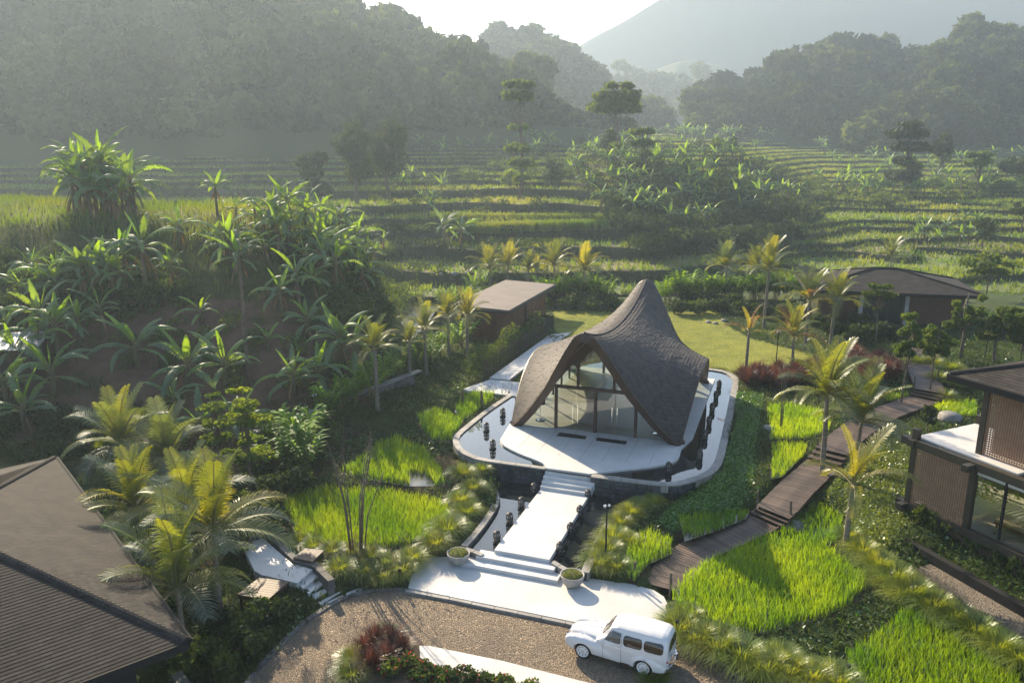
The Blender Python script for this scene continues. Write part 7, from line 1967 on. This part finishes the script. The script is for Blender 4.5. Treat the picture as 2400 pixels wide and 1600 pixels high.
undergrowth('undergrowth', bushes_px([(-20,600),(250,600),(420,640),(430,720),(250,760),(100,760),(-20,800)], 60, 1) + bushes_px([(600,540),(880,560),(900,700),(860,800),(760,720),(640,640)], 70, 2), .95, 200, .10, 'bush', 'green weeds and bushes among the banana plants', 21)
undergrowth('undergrowth', scatter_px([(820,400),(1100,380),(1320,400),(1330,520),(1100,600),(900,560)], 70, 31) + scatter_px([(900,560),(1330,560),(1300,640),(960,650)], 40, 32), 1.1, 90, .2, 'bush', 'low shrubs dotted over the centre terraces', 31)
undergrowth('undergrowth', bushes_px([(840,560),(930,590),(985,680),(900,760),(850,700)], 50, 33) + bushes_px([(240,740),(820,760),(800,900),(300,960)], 36, 34), .8, 170, .10, 'bush', 'bright weeds on the edge of the left bank', 34)
undergrowth('undergrowth', bushes_px([(-20,640),(200,660),(460,700),(380,740),(-20,760)], 40, 3) + bushes_px([(700,560),(880,600),(880,720),(780,760),(640,680)], 50, 4) + bushes_px([(-20,960),(300,960),(420,1060),(100,1100),(-20,1060)], 50, 5), .9, 200, .10, 'bush_dark', 'shadowy bushes among the banana plants', 22)
# low leafy ground cover
FREE = [PLAZA, DRIVE, POOL_UP, POOL_LOW, GRAVEL, LAWN_P] + [p for _, p, _, _ in PADDIES]
def cover(area, step, size, mat, label, seed, lift=.06, thr=-9):
    X, Y = fill(area, step, seed); k = np.ones(len(X), bool)
    for p in (FREE + [SLOPE_P, PALMS_P] if seed > 52 else FREE): k &= ~inside(p, X, Y)
    BWa = np.array(BW)[:, :2]; dd = np.min(np.hypot(X[:, None] - BWa[None, ::4, 0], Y[:, None] - BWa[None, ::4, 1]), axis=1); k &= dd > 1.15
    k &= wob(X, Y, 5, 3) > thr; X, Y = X[k], Y[k]; Z = ground(X, Y); n = len(X); r2 = np.random.default_rng(seed)
    c = np.c_[X, Y, Z + lift * r2.random(n) * 2]; nr = r2.normal(size=(n, 3)) * .55 + np.array([0, 0, 1]); nr /= np.linalg.norm(nr, axis=1)[:, None]
    a = np.cross(nr, r2.normal(size=(n, 3))); a /= np.linalg.norm(a, axis=1)[:, None]; q = np.cross(nr, a); s = (size * (.6 + .8 * r2.random(n)))[:, None]
    V = np.stack([c - a * s, c - q * s * .55, c + a * s, c + q * s * .55], 1).reshape(-1, 3)
    o = link('ground_cover', fast_mesh('ground_cover', V, np.arange(4 * n).reshape(-1, 4), [M[mat]])); tag(o, label, 'ground cover', kind='stuff')
cover(SLOPE_P, .065, .065, 'cover', 'bright creeping cover on the slope right of the pool', 51)
cover(PALMS_P, .08, .075, 'cover_yellow', 'yellow green creeping cover around the two palms', 52)
cover([(-24, 15), (32, 15), (45, 50), (45, 78), (6, 86), (-9, 80), (-10, 56), (-16, 41), (-24, 40)], .16, .10, 'bush_dark', 'dark low cover over the garden beds', 53, .08, -.6)
cover([(-24, 15), (32, 15), (45, 50), (45, 78), (6, 86), (-9, 80), (-10, 56), (-16, 41), (-24, 40)], .22, .09, 'cover', 'green low cover over the garden beds', 54, .08, .1)
X, Y = fill([(-20, 16), (32, 16), (42, 50), (42, 70), (-8, 70), (-14, 41)], .42, 55); k = np.ones(len(X), bool)
for p in FREE: k &= ~inside(p, X, Y)
dd = np.min(np.hypot(X[:, None] - np.array(BW)[None, ::4, 0], Y[:, None] - np.array(BW)[None, ::4, 1]), axis=1); k &= dd > 1.2
V, F = blades(np.c_[X, Y, ground(X, Y)][k], .34, .028, 4, 9, .5, .12); o = link('wild_grass', fast_mesh('wild_grass', V, F, [M['grass_dark']])); tag(o, 'thin wild grass between the garden plants', 'grass', kind='stuff')
X, Y = fill(LAWN_P, .17, 56); V, F = blades(np.c_[X, Y, ground(X, Y)], .07, .03, 2, 10, .6, .06); o = link('lawn_grass', fast_mesh('lawn_grass', V, F, [M['lawn_blade']])); tag(o, 'short sunlit grass of the lawn behind the pavilion', 'grass', kind='stuff')
